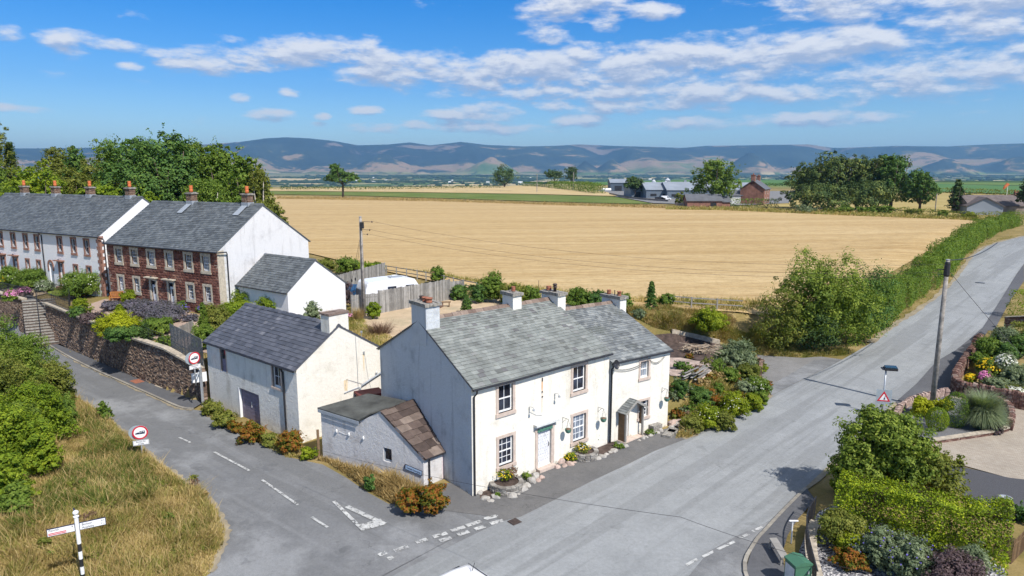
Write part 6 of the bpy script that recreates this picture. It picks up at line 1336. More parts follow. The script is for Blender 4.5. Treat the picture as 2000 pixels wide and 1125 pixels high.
def arm(direction, z, L, lines, side=1, col=None, back=False):
    X = Vector((math.cos(direction), math.sin(direction), 0)); N_ = Vector((X.y, -X.x, 0)); N_ = N_ if N_.y < 0 else -N_
    Xr = X if X.x > 0 else -X; o = fb_+Z3*z; a0 = o+X*.06; mb = MB(); mb.box(a0-N_*.02-Z3*.14, X*L, N_*.04, Z3*.28); ar = mb.build('direction_arm', M['sign_text'], fs, org=a0)
    mb = MB(); mb.box(a0+X*.02+N_*.021-Z3*.12, X*(L-.04), N_*.004, Z3*.24)
    sub(mb, 'arm_face', M['white_paint'] if not back else M['sign_back'], ar)
    ctr = a0+X*L/2+N_*.027
    for s_, dx_, dz_, sz_, mm in lines: text_mesh(s_, sz_, M[mm], 'lettering', ar, textmat(ctr+Xr*dx_+Z3*dz_, Xr, Z3, wloc(ar)))
    return ar, ctr, Xr, N_
az1 = R(30); zA = up(fb_, 1030)
arm(az1, up(fb_, 1029), .80, [('Bolton', -.17, .055, .115, 'sign_text'), ('Appleby', -.14, -.06, .115, 'sign_text'), ('2½', .30, .055, .09, 'sign_text'), ('7½', .30, -.06, .09, 'sign_text')])
ar, ctr, Xr, N_ = arm(az1+math.pi, up(fb_, 1029), 0.82, [('Penrith', -.20, .07, .105, 'sign_text'), ('9', .33, .06, .10, 'sign_text')])
mb = MB()
for k in range(2): mb.box(ctr-Xr*.37-Z3*(.045+.05*k), Xr*.52, N_*.003, Z3*.028)
subs(mb, 'red_band', M['red_paint'], ar)
arm(R(128), hh-.30, .75, [], back=True)
# triangular warning sign and solar-powered unit, half behind the tree
wb_ = at(1722, 812); wh = up(wb_, 720); ws = thing('warning_sign', wb_, 'red triangle warning sign on a silver post topped by a solar panel', 'road sign')
mb = MB(); mb.tube([wb_-Z3*.2, wb_+Z3*wh], .045, 10); sub(mb, 'post', M['galv'], ws, True)
X, Y, N_ = frame_to_cam(wb_, R(-14)); c = wb_+Z3*up(wb_, 776)+N_*.06; mb = MB(); mb.box(c-X*.43-Y*.42, X*.86, N_*.012, Y*.92); sub(mb, 'backing_board', M['sign_back'], ws)
mb = MB(); tri = [c+N_*.014+X*x+Y*y for x, y in ((-.36, -.22), (.36, -.22), (0, .40))]; mb.prism(tri, N_*.004); sub(mb, 'sign_face', M['white_paint'], ws)
mb = MB(); inn = [(-.24, -.155), (.24, -.155), (0, .26)]; ou = [(-.37, -.225), (.37, -.225), (0, .415)]
for k in range(3): a, b_ = k, (k+1) % 3; mb.prism([c+N_*.019+X*q[0]+Y*q[1] for q in (ou[a], ou[b_], inn[b_], inn[a])], N_*.003)
sub(mb, 'red_triangle', M['red_paint'], ws)
mb = MB(); q = c+N_*.019
for L in ([(.03, -.13), (.07, -.13), (.08, -.02), (.04, .0), (.0, -.02)], [(.04, .0), (.08, .02), (.07, .07), (.03, .05)], [(.055, .08), (.085, .08), (.085, .12), (.055, .12)], [(-.02, -.13), (.0, -.13), (.03, -.03), (.0, -.03)]): mb.prism([q+X*x+Y*y for x, y in L], N_*.002)
sub(mb, 'figure_symbol', M['sign_text'], ws)
mb = MB(); sc_ = wb_+Z3*(wh+.02); mb.box(sc_+X*-.12-N_*.22-Z3*.08, X*.72, N_*.42+Z3*-.02, Z3*.14); mb.box(sc_+X*-.24-N_*.26+Z3*-.06, X*.2, N_*.5, Z3*.06); sub(mb, 'battery_box', M['black_metal'], ws)
mb = MB(); mb.box(sc_+X*-.08-N_*.20+Z3*.10, X*.66, N_*.36-Z3*.05, Z3*.05); sub(mb, 'solar_panel', M['solar'], ws)
# hanging baskets on both white fronts
def basket(fr, u, z, label):
    o = fr.P(u, 0, z); t_ = thing('hanging_basket', o, label, 'hanging basket'); mb = MB(); mb.tube([o+fr.n*.01-Z3*.30, o+fr.n*.01, o+fr.n*.42], .012, 5); mb.tube([o+fr.n*.01-Z3*.25, o+fr.n*.28], .009, 5); sub(mb, 'bracket', M['black_metal'], t_)
    c = o+fr.n*.40-Z3*.62; mb = MB()
    for k in range(3): a = 2.1*k; mb.tube([o+fr.n*.40, c+Vector((math.cos(a)*.15, math.sin(a)*.15, .12))], .005, 4)
    sub(mb, 'chain', M['black_metal'], t_); mb = MB(); mb.lathe(c, [(.05, -.10), (.12, -.06), (.165, .05), (.17, .12), (.14, .11), (.02, .09)], 14); sub(mb, 'bowl', M['green_paint'], t_)
    lm = MB(); lm.lathe(c+Z3*.09, [(.14, 0), (.12, .04), (.03, .07)], 10); sub(lm, 'dead_plant', M['stems'], t_)
def uz_(fr, px, py):
    q = onplane(px, py, fr.o, fr.n); return (q-fr.o).dot(fr.u), q.z
u, z = uz_(fM, 1099, 815); basket(fM, u, z, 'hanging basket on the white wall just right of the white front door')
u, z = uz_(fM, 1168, 795); basket(fM, u, z, 'hanging basket between the lower right window and the downpipe')
u, z = uz_(fC, 1293, 757); basket(fC, u, z, 'hanging basket near the right corner of the cottage')
# bottom right: guard rail, bin, cabinet, bench
GR = [Vector((p.x, p.y, gz(p.x, p.y))) for p in smoothline([Vector((p.x, p.y, 0)) for p in pix([(1590,1020),(1578,1040),(1572,1062),(1574,1095),(1580,1125),(1592,1175)])], 5)]
railing('guard_railing', [tuple(p) for p in GR], 1.15, M['black_metal'], 'tall curved dark bow-top railing round the bottom right garden', sp=.11, top=.026, barr=.012)
GB = pix([(1592,1035),(1583,1055),(1583,1095),(1590,1130),(1603,1180)]); wallthing('garden_wall', smoothline([Vector((p.x, p.y, 0)) for p in GB], 4), .35, .35, M['pinkish_rock'], 'low stone wall at the foot of the bow-top railing', seed=91, depth=.35, cap='coping')
cb = at(1556, 1150); tcab = thing('utility_cabinet', cb, 'green metal utility cabinet with a pitched lid on the bottom right pavement', 'cabinet'); X = Vector((math.cos(R(12)), math.sin(R(12)), 0)); Yb = Vector((-X.y, X.x, 0)); hc = 1.05
mb = MB(); o = cb-X*.32-Yb*.3; mb.box(o, X*.64, Yb*.62, Z3*hc); sub(mb, 'body', M['cabinet_green'], tcab)
mb = MB(); a = o-X*.03-Yb*.03+Z3*hc; mb.prism([a, a+X*.70, a+X*.70+Z3*.05, a+X*.35+Z3*.17, a+Z3*.05], Yb*.68); sub(mb, 'lid', M['cabinet_green'], tcab)
mb = MB(); mb.quad(o-X*.012+Yb*.05+Z3*.1, o-X*.012+Yb*.57+Z3*.1, o-X*.012+Yb*.57+Z3*.95, o-X*.012+Yb*.05+Z3*.95); sub(mb, 'side_panel', M['offwhite_paint'], tcab); mb = MB(); mb.cbox(o+X*.5-Yb*.01+Z3*.75, .05, .04, .12); sub(mb, 'latch', M['grey_metal'], tcab)
bb = at(1532, 1112); tb_ = thing('bench', bb, 'narrow plain timber bench beside the green cabinet on the pavement', 'bench'); mb = MB(); mb.box(bb-Vector((.16, 0, -.44)), (.3, .02, 0), (.08, 1.35, 0), Z3*.05); sub(mb, 'seat', M['wood_grey'], tb_)
for k in (0, 1):
    for j in (0, 1): mb = MB(); mb.cbox(bb+Vector((-.1+.2*j, .1+1.1*k, 0)), .06, .06, .44); sub(mb, 'leg', M['wood_grey'], tb_)
mb = MB(); pv_ = at(1545, 1062); mb.tube([pv_+Z3*.02, pv_+Z3*1.0+Vector((.0, 0, 0))], .03, 8); mb.tube([pv_+Z3*1.0-Vector((.15, .03, 0)), pv_+Z3*1.0+Vector((.2, -.03, 0))], .035, 8); tag(mb.build('tethering_post', M['white_paint'], org=pv_), 'short pale tubular post inside the railing at the bottom right', 'post')
# drains, covers and one thin dark plate on the far road
mb = MB(); dp = at(1005, 1021); X = Vector((.78, .62, 0)); Yb = Vector((-.62, .78, 0)); z0_ = gz(dp.x, dp.y)+.052
mb.box(Vector((dp.x, dp.y, z0_))-X*.23-Yb*.22, X*.46, Yb*.44, Z3*.008)
for k in range(5): mb.box(Vector((dp.x, dp.y, z0_+.009))-X*.2+X*(.085*k)-Yb*.18, X*.03, Yb*.36, Z3*.008)
tag(mb.build('drain_grate', M['pot_dark'], org=dp), 'square iron drain grate at the edge of the main road by the junction', 'drain')
for px, py, mm, lb in ((268, 748, 'pot_red', 'brown rectangular cover plate in the lane pavement'), (317, 757, 'coping', 'pale rectangular cover slab in the lane pavement'), (1914, 553, 'black_metal', 'small thin dark rectangle on the main road near the far bend')):
    p = at(px, py); mb = MB(); mb.cbox(Vector((p.x, p.y, gz(p.x, p.y)+(.125 if px < 400 else .05))), 1.0, .6, .012, R(-38)); tag(mb.build('flat_plate', M[mm], org=p), lb, 'cover')
# bench in the terrace garden
p = atz(232, 590, 3.25); gbn = thing('garden_bench', p, 'orange-brown wooden garden bench in front of the red stone terrace', 'bench'); X = Vector((.95, .3, 0)).normalized(); Yb = Vector((-X.y, X.x, 0))
for s_ in (-.65, .65):
    for j, hh_ in ((-.22, .6), (.22, .9)): mb = MB(); mb.cbox(p+X*s_+Yb*j, .07, .07, hh_, .3); sub(mb, 'leg', M['wood_bench'], gbn)
    mb = MB(); mb.box(p+X*(s_-.03)-Yb*.25+Z3*.58, X*.06, Yb*.5, Z3*.05); sub(mb, 'armrest', M['wood_bench'], gbn)
mb = MB()
for k in range(4): mb.box(p-X*.65-Yb*(.22-.11*k)+Z3*.42, X*1.3, Yb*.09, Z3*.03)
sub(mb, 'seat', M['wood_bench'], gbn); mb = MB()
for k in range(12): mb.box(p-X*(.62-.105*k)+Yb*.21+Z3*.48, X*.07, Yb*.03, Z3*.42)
mb.box(p-X*.66+Yb*.20+Z3*.86, X*1.32, Yb*.05, Z3*.08); sub(mb, 'backrest', M['wood_bench'], gbn)
# picnic bench in the yard
p = atz(868, 600, 3.05); bn = thing('garden_bench', p, 'small dark rustic bench in the sandy yard beside the plank fence', 'bench'); mb = MB(); mb.box(p+Vector((-.55, -.18, .42)), (1.1, .1, 0), (0, .36, 0), Z3*.06); sub(mb, 'seat', M['wood_brown'], bn)
for sx in (-.45, .42): mb = MB(); mb.cbox(p+Vector((sx, 0, 0)), .08, .3, .42); sub(mb, 'leg', M['wood_brown'], bn)
wallthing('brick_planter', [atz(850, 605, 3.05), atz(862, 600, 3.05)], .45, .45, M['chim_brick'], 'low brick stub beside the rustic bench in the yard', seed=95, ch=.075, ln=.22, depth=.4)
# strip of stone slabs behind the barn gable
mb = MB(); p0, p1 = atz(745, 690, 2.6), atz(700, 655, 3.0)
for k in range(6): q = p0.lerp(p1, k/6); mb.cbox(q-Z3*.3, .9, .5, .38, R(40))
sub(mb, 'x', M['stone_cap'], None) if False else tag(mb.build('stone_kerb', M['stone_cap'], org=p0), 'line of rough stone slabs topping the bank between barn and white house', 'stones')
rs = atz(728, 764, 2.1); mb = MB(); mb.cbox(rs-Z3*.15+Vector((-.2, 0, 0)), 1.5, 1.1, .12, R(30)); mb.cbox(rs-Z3*2.1+Vector((-.2, 0, 0)), 1.3, .9, 1.94, R(30)); tag(mb.build('oil_tank_shed', simple('shed_red', (.12, .03, .03), .7), org=rs-Z3*2.1), 'dark red little shed top between the barn and the white house', 'shed')
gpst = at(623, 893); mb = MB(); mb.cbox(gpst, .12, .12, 1.5, .4); tag(mb.build('gate_post', M['wood_brown'], org=gpst), 'dark timber post between the barn gable and the low outbuilding', 'post')
ap_ = atz(1052, 590, 3.1); mb = MB(); mb.tube([ap_, ap_+Z3*2.0], .02, 6); tag(mb.build('thin_pole', M['black_metal'], org=ap_), 'thin dark upright pole behind the middle chimney of the white house', 'pole')
# ================= plants
def unit(n): v = nr.normal(size=(n, 3)); return v/np.linalg.norm(v, axis=1)[:, None]
def leafquads(C, Nn, s, asp=.62, mi=0):
    """one folded rhombus per leaf"""
    n = len(C); T = np.cross(Nn, unit(n)); T /= (np.linalg.norm(T, axis=1)[:, None]+1e-9); B = np.cross(Nn, T); s = np.asarray(s).reshape(-1, 1)
    V = np.stack([C-T*s*.55, C-B*s*asp*.5+Nn*s*.08, C+T*s*.55, C+B*s*asp*.5+Nn*s*.08], 1).reshape(-1, 3); F = np.arange(4*n).reshape(-1, 4); return V, F
def lumps(c, r, n, leaf, nc=None, rc=.26, flat=1.0, up_=.35, solid=.18):
    """leaves in clumps over an ellipsoid centred c with radii r"""
    c, r = np.array(c, float), np.array(r, float); nc = nc or max(10, int(n/45)); d = unit(nc); d[:, 2] = np.where(d[:, 2] < -.55, -d[:, 2], d[:, 2])
    ph = nr.uniform(0, 6, 3); lob = 1+.20*np.sin(d[:, 0]*4.1+ph[0])*np.cos(d[:, 1]*3.7+ph[1])+.12*np.sin(d[:, 2]*7+ph[2])+nr.uniform(-.24, .16, nc); cc = c+d*r*lob[:, None]*.86
    k = nr.integers(0, nc, n); rr = rc*(r.min()*.6+r.mean()*.4)*nr.uniform(.55, 1.35, nc)[k]; o = unit(n); P = cc[k]+o*(rr*nr.uniform(.25, 1, n)**.5)[:, None]*np.array([1, 1, .8*flat])
    N1 = o*.55+d[k]*.5+unit(n)*.5; N1[:, 2] += up_
    ns = max(3, nc//5); ds = unit(ns); ds[:, 2] = np.abs(ds[:, 2])+.25; ds /= np.linalg.norm(ds, axis=1)[:, None]; ms = max(6, int(n*.05/ns)); ks = np.repeat(np.arange(ns), ms); ts = nr.uniform(.85, 1.0+.38*nr.uniform(.3, 1, ns)[ks])
    P = np.vstack([P, c+ds[ks]*r*ts[:, None]+nr.normal(0, .035, (len(ks), 3))*r.mean()]); N1 = np.vstack([N1, unit(len(ks))+ds[ks]*.4])
    m = int(n*solid); q = unit(m)*(nr.uniform(.2, .72, m)**.5)[:, None]*r*.86+c; P = np.vstack([P, q]); N1 = np.vstack([N1, unit(m)+[0, 0, .3]])
    N1 /= np.linalg.norm(N1, axis=1)[:, None]; return P, N1, np.concatenate([leaf*nr.uniform(.5, 1.5, n), leaf*nr.uniform(.5, 1.1, len(ks)), leaf*1.5*np.ones(m)])
def join(parts):
    V, F, o = [], [], 0
    for v, f in parts: V.append(v); F.append(f+o); o += len(v)
    return np.vstack(V), np.vstack(F)
def crown(kind, w_, d_, h, n, leaf):
    """returns V, F in metres, base at z = 0 (bushes) or crown only (trees)"""
    R_ = []
    if kind == 'bush': R_.append(lumps((0, 0, h*.46), (w_/2, d_/2, h*.54), n, leaf, nc=max(14, int(n/60))))
    elif kind == 'multi':
        k = 5; 
        for i in range(k):
            a = i*2*math.pi/k+nr.uniform(0, 1); q = nr.uniform(.15, .30); s = nr.uniform(.30, .40); hh = h*nr.uniform(.62, .98)
            R_.append(lumps((math.cos(a)*q*w_, math.sin(a)*q*d_, hh*.5), (w_*s*.8, d_*s*.8, hh*.5), n//(k+1), leaf, nc=max(8, n//(k*60))))
        R_.append(lumps((0, 0, h*.55), (w_*.3, d_*.3, h*.47), n//(k+1), leaf))
    elif kind == 'tree':
        k = max(7, int(9*nr.uniform(.9, 1.2)))
        for i in range(k):
            u_ = unit(1)[0]; q = nr.uniform(.35, .68); s = nr.uniform(.25, .38); c = (u_[0]*q*w_*.5, u_[1]*q*d_*.5, h*(.56+.36*u_[2]*q))
            R_.append(lumps(c, (w_*s, d_*s, h*s*.72), n//(k+1), leaf, rc=.3))
        R_.append(lumps((0, 0, h*.58), (w_*.34, d_*.34, h*.36), n//(k+1), leaf))
    elif kind == 'mass':
        k = 15
        for i in range(k):
            a = i*2.4+nr.uniform(0, .8); zf = (i+.5)/k; q = nr.uniform(.25, .72)*math.sqrt(max(.1, 1-max(0, zf-.35)**2*2.1)); s = nr.uniform(.20, .30); c = (math.cos(a)*q*w_*.5, math.sin(a)*q*d_*.5, h*(.17+.68*zf))
            R_.append(lumps(c, (w_*s, d_*s, h*s*.72), n//(k+1), leaf, rc=.3, solid=.3))
        R_.append(lumps((0, 0, h*.5), (w_*.36, d_*.36, h*.45), n//(k+1), leaf))
    elif kind == 'cone':
        z = nr.uniform(0, 1, n//28)**.75; a = nr.uniform(0, 6.28, len(z)); rad = (1-z)**.75*(.82+.3*nr.uniform(-.5, .5, len(z)))
        for zi, ai, ri in zip(z, a, rad):
            m = 28; L = nr.uniform(.25, 1, m)**.7; P = np.stack([np.cos(ai)*ri*w_/2*L, np.sin(ai)*ri*d_/2*L, zi*h*.98+.04*h*(1-L)+nr.normal(0, .012*h, m)], 1)+nr.normal(0, .035*w_, (m, 3))*[1, 1, .4]
            N1 = unit(m)*.7+np.array([math.cos(ai)*.4, math.sin(ai)*.4, .6]); N1 /= np.linalg.norm(N1, axis=1)[:, None]; R_.append((P, N1, leaf*nr.uniform(.6, 1.4, m)))
    elif kind == 'weep':
        k = n//36
        for i in range(k):
            u_ = unit(1)[0]; zt_ = h*(.50+.47*nr.uniform(-.55, 1)); fr_ = math.sqrt(max(.06, 1-((zt_/h-.45)/.58)**2)); q = nr.uniform(.45, 1)*fr_; c = np.array([u_[0]*q*w_*.5, u_[1]*q*d_*.5, zt_]); m = 36; L = h*nr.uniform(.08, .2)
            t_ = nr.uniform(0, 1, m); P = c+np.stack([nr.normal(0, .025*w_, m)+u_[0]*.05*w_*t_, nr.normal(0, .025*w_, m), -t_*L], 1); N1 = unit(m)*.8+np.array([u_[0]*.5, u_[1]*.5, .35]); N1 /= np.linalg.norm(N1, axis=1)[:, None]; R_.append((P, N1, leaf*nr.uniform(.6, 1.3, m)))
        R_.append(lumps((0, 0, h*.5), (w_*.36, d_*.36, h*.40), n//5, leaf))
    elif kind == 'windswept':
        for c, r in (((.0, 0, .42), (.50, .45, .20)), ((-.12, 0, .66), (.32, .34, .18)), ((-.20, 0, .88), (.17, .2, .12)), ((.22, 0, .52), (.26, .34, .16)), ((-.3, 0, .45), (.22, .3, .15))):
            R_.append(lumps((c[0]*w_, c[1]*d_, c[2]*h), (r[0]*w_, r[1]*d_, r[2]*h), n//5, leaf))
    P = np.vstack([q[0] for q in R_]); N1 = np.vstack([q[1] for q in R_]); s = np.concatenate([q[2] for q in R_]); P[:, 2] = np.maximum(P[:, 2], .03*h)
    return leafquads(P, N1, s)
def blades(n, w_, d_, h, bw_=.02, lean=.35):
    a = nr.uniform(0, 6.283, n); r = nr.uniform(0, 1, n)**.6; B = np.stack([np.cos(a)*r*w_/2*.6, np.sin(a)*r*d_/2*.6, np.zeros(n)], 1); hh = h*nr.uniform(.45, 1.05, n)
    o = np.stack([np.cos(a)*r*w_*lean, np.sin(a)*r*d_*lean, hh], 1)+np.stack([nr.normal(0, .1*h, n), nr.normal(0, .1*h, n), np.zeros(n)], 1); t_ = np.stack([-np.sin(a+nr.normal(0, .8, n)), np.cos(a), np.zeros(n)], 1)*bw_/2
    T = B+o; mid = B+o*[.45, .45, .62]; V = np.stack([B-t_, B+t_, mid+t_*.9, mid-t_*.9, T], 1); F4 = []
    V = np.stack([B-t_, B+t_, mid+t_*.8, mid-t_*.8, mid-t_*.8, mid+t_*.8, T+t_*.15, T-t_*.15], 1).reshape(-1, 3); F = np.arange(8*n).reshape(-1, 4); return V, F
LS = 1.0
def plant(px, pyb, pyt, wpx, kind, m_, label, cat='bush', name='bush', group=None, n=None, leaf=None, Y=None, d=None, z=None, fl=None, trunk=False, tm='bark', ground_pt=None, nf=120, fs=.09):
    """place by photo position of foot, top and width; real metres follow from the distance"""
    if ground_pt is not None: p = ground_pt
    elif Y is not None:
        zz_ = 3.0 if z is None else z; a = (px-1000)/F_PX; p = Vector((a*(Y*math.cos(PITCH)+(CAMH-zz_)*math.sin(PITCH)), Y, 0)); p.z = gz(p.x, p.y)
    elif z is not None: p = atz(px, pyb, z)
    else: p = at(px, pyb)
    h = max(.12, up(p, pyt)); w_ = wid(p, wpx); dep = (d if d else w_*.85); dist = p.length
    if leaf is None: leaf = min(max(.085, dist*.0021), .9)
    if n is None: n = int(min(16000, max(350, 2.6*(w_*h*2+w_*dep)/(leaf*leaf*.35))))
    mt = M[m_]
    if kind == 'grass': V, F = blades(n if n else 400, w_, dep, h, .022)
    else: V, F = crown(kind, w_, dep, h if not trunk else h*(1-trunk*.55), n, leaf)
    me = np_mesh(name+'_leaves', V, F, mt)
    if trunk or fl:
        o = thing(name, p, label, cat, group)
        c = link('crown' if trunk else 'foliage', me, o, (0, 0, h*trunk*.55 if trunk else 0))
        if trunk:
            mb = MB(); r0 = max(.06, h*.028); mb.tube([(0, 0, -.3), (r0*.3, 0, h*trunk*.7), (0, r0*.4, h*.62)], [r0*1.25, r0, r0*.35], 8); sub_local(mb, 'trunk', M[tm], o)
            mb = MB()
            for k in range(6): a = k*1.05+.3; mb.tube([(0, 0, h*trunk*(.75+.08*k)), (math.cos(a)*w_*.17, math.sin(a)*dep*.17, h*(trunk*.6+.28)), (math.cos(a)*w_*.32, math.sin(a)*dep*.32, h*(.58+.05*k))], [r0*.5, r0*.3, r0*.1], 6)
            sub_local(mb, 'limbs', M[tm], o)
        if fl:
            q = unit(nf); q[:, 2] = np.abs(q[:, 2])*.9+.1; P = q*np.array([w_/2, dep/2, h*.55])*nr.uniform(.9, 1.06, nf)[:, None]+[0, 0, h*.46]; N1 = q+[0, 0, .6]; N1 /= np.linalg.norm(N1, axis=1)[:, None]
            V, F = leafquads(P, N1, fs*nr.uniform(.7, 1.3, nf), .95); tag(link('flowers', np_mesh('flowers', V, F, M[fl]), o), kind='stuff')
    else: o = link(name, me, None, p); tag(o, label, cat, group)
    return o
def sub_local(mb, name, m_, par): return link(name, mb.mesh(name, m_, True), par)
def hedge(P_, wd, hs, m_, label, n_per=420, leaf=.11, name='hedge', cat='hedge', jag=.14, group=None):
    """clipped or wild hedge following a line of feet; hs = heights"""
    P_ = [Vector((p[0], p[1], 0)) for p in P_]; org = gp(P_[0].x, P_[0].y); C, Nn, S = [], [], []
    for i in range(len(P_)-1):
        a, b_ = P_[i], P_[i+1]; L = (b_-a).length; d = np.array(((b_-a)/L)[:]); nn = np.array([-d[1], d[0], 0]); n = int(n_per*L); t_ = nr.uniform(0, 1, n); h = hs[i]+(hs[i+1]-hs[i])*t_; lf = leaf if not callable(leaf) else leaf
        bx = np.array(a[:])[None]+d[None]*(t_*L)[:, None]; g = ground(bx[:, 0], bx[:, 1]); ww = wd[i]+(wd[i+1]-wd[i])*t_ if isinstance(wd, (list, tuple)) else np.full(n, wd)
        lum = 1+jag*(vnoise(bx[:, 0]/1.1, bx[:, 1]/1.1, 5)-.5)*2+jag*.7*(vnoise(bx[:, 0]*1.7, bx[:, 1]*1.7, 8)-.5)*2
        per = nr.uniform(-1.25, 1.25, n); side = np.abs(per) > .45      # cross-section walk: sides then top
        off = np.where(side, np.sign(per)*.5, per/.45*.5)*ww*lum; zz_ = np.where(side, h*lum*(1-(np.abs(per)-.45)/.8), h*lum); rnd_ = nr.normal(0, .07, n)
        cl = (vnoise(bx[:, 0]*2.6+off, zz_*2.6+off, 11)-.5)*.32; bul = 1+.18*np.sin(np.clip(zz_/h, 0, 1)*3.1)
        off = off*bul*(1-.10*(zz_/h))+np.sign(off+1e-6)*(cl*side+rnd_); zz_ = zz_+np.where(side, 0, cl+rnd_)
        dp = nr.uniform(0, 1, n) < .2; off = np.where(dp, off*.6, off); zz_ = np.where(dp & ~side, zz_*.88, zz_)
        Pp = bx+nn[None]*off[:, None]; Pp[:, 2] = g+np.maximum(zz_, .04); N1 = nn[None]*(np.where(side, np.sign(off), off*.5))[:, None]*.8+unit(n)*.75; N1[:, 2] += np.where(side, .3, .9); N1 /= np.linalg.norm(N1, axis=1)[:, None]
        C.append(Pp); Nn.append(N1); S.append(leaf*nr.uniform(.6, 1.35, n))
    C = np.vstack(C)-np.array(org[:]); V, F = leafquads(C, np.vstack(Nn), np.concatenate(S)); o = link(name, np_mesh(name, V, F, M[m_]), None, org); return tag(o, label, cat, group)
def grassfield(name, poly, n, h, m_, label, cat='grass', bw_=.022, edge=None, seedh=0, kind='stuff', hfun=None):
    xs, ys = [p[0] for p in poly], [p[1] for p in poly]; X = nr.uniform(min(xs), max(xs), n*3); Y = nr.uniform(min(ys), max(ys), n*3); sd_ = seg_sd([(p[0], p[1]) for p in poly], X, Y); k = sd_ > .02; X, Y, sd_ = X[k][:n], Y[k][:n], sd_[k][:n]; n = len(X)
    pat = vnoise(X/1.3, Y/1.3, 3)*.55+vnoise(X*1.4, Y*1.4, 4)*.45; hh = h*(.35+1.1*pat**1.4)*nr.uniform(.5, 1.2, n)*np.clip(sd_/.5+.30, 0, 1)
    B = np.stack([X, Y, ground(X, Y)-.02], 1); wx = (vnoise(X/.7, Y/.7, 7)-.5)*.8; wy = (vnoise(X/.7+9, Y/.7, 8)-.5)*.8
    a = nr.uniform(0, 6.283, n); o = np.stack([wx*hh+nr.normal(0, .36, n)*hh, wy*hh+nr.normal(0, .36, n)*hh, hh], 1); t_ = np.stack([np.cos(a), np.sin(a), 0*a], 1)*bw_*nr.uniform(.6, 1.5, n)[:, None]/2
    T = B+o; mid = B+o*[.4, .4, .62]; V = np.stack([B-t_, B+t_, mid+t_*.9, mid-t_*.9, mid-t_*.9, mid+t_*.9, T+t_*.25, T-t_*.25], 1).reshape(-1, 3); F = np.arange(8*n).reshape(-1, 4)
    o = link(name, np_mesh(name, V, F, M[m_])); return tag(o, label, cat, kind=kind)
G1 = 'trees behind the terraces'
LT_ = [(-15,300,130,'mass','lf_mid',97,'broad mid green tree filling the left frame edge behind the white terrace'), (75,350,120,'mass','lf_mid',96,'mid green tree behind the bright one at the first terrace chimneys'), (150,335,110,'mass','lf_olive',95,'olive green tree filling the gap left of the third terrace chimney'), (465,330,130,'mass','lf_mid',88,'mid green tree mass above the right end of the red terrace roof'),(-22,226,130,'mass','lf_olive',100,'olive green tree at the very left edge behind the white terrace'), (42,280,75,'cone','lf_dark',104,'dark pointed conifer behind the left end of the white terrace'),
 (18,345,120,'tree','lf_mid',92,'mid green tree low behind the first chimney of the white terrace'), (92,318,130,'mass','lf_bright',88,'bright green rounded tree between the first two terrace chimneys'), (132,282,100,'mass','lf_olive',106,'tall pale birch rising between the first two terrace chimneys'),
 (168,286,50,'tree','lf_deep',102,'dark narrow tree just left of the third terrace chimney'), (200,315,110,'mass','lf_olive',98,'olive drooping tree behind the third terrace chimney'), (195,352,110,'tree','lf_bright',84,'low bright green tree between second and third terrace chimneys'),
 (238,268,110,'mass','lf_mid',104,'tall loose tree at the left shoulder of the big dark cypress'), (285,255,170,'mass','lf_deep',92,'tall dark green cypress, left of the twin crowns'), (350,252,165,'mass','lf_deep',90,'tall dark green cypress, right of the twin crowns'), (315,300,190,'bush','lf_deep',89,'broad dark evergreen filling the space below the twin cypress tops'),
 (400,266,120,'mass','lf_mid',94,'tall birch right of the dark cypresses'), (445,274,115,'mass','lf_mid',90,'tall birch above the right terrace chimney'), (490,298,95,'mass','lf_mid',84,'birch overhanging the red terrace gable'), (515,318,58,'weep','lf_olive',82,'yellowish birch at the right end of the wood'),
 (300,362,70,'tree','lf_bright',76,'small bright green tree just left of the red terrace chimney'), (415,345,130,'weep','lf_mid',82,'low birch between the two red terrace chimneys'), (540,385,58,'tree','lf_olive',80,'small olive tree beside the pale gable, lowest on the right')]
for cx, top, w_, kd, mm, Y, lb in LT_:
    plant(cx, 0, top, w_, kd, mm, lb, 'tree', 'tree', G1, Y=Y, trunk=.3 if kd != 'bush' else .1, tm='bark_pale' if kd == 'weep' else 'bark', n=9000 if w_ > 80 else 5500, leaf=.28 if mm != 'lf_deep' else .34, d=wid(Vector((0, Y, 3)), w_)*.8)
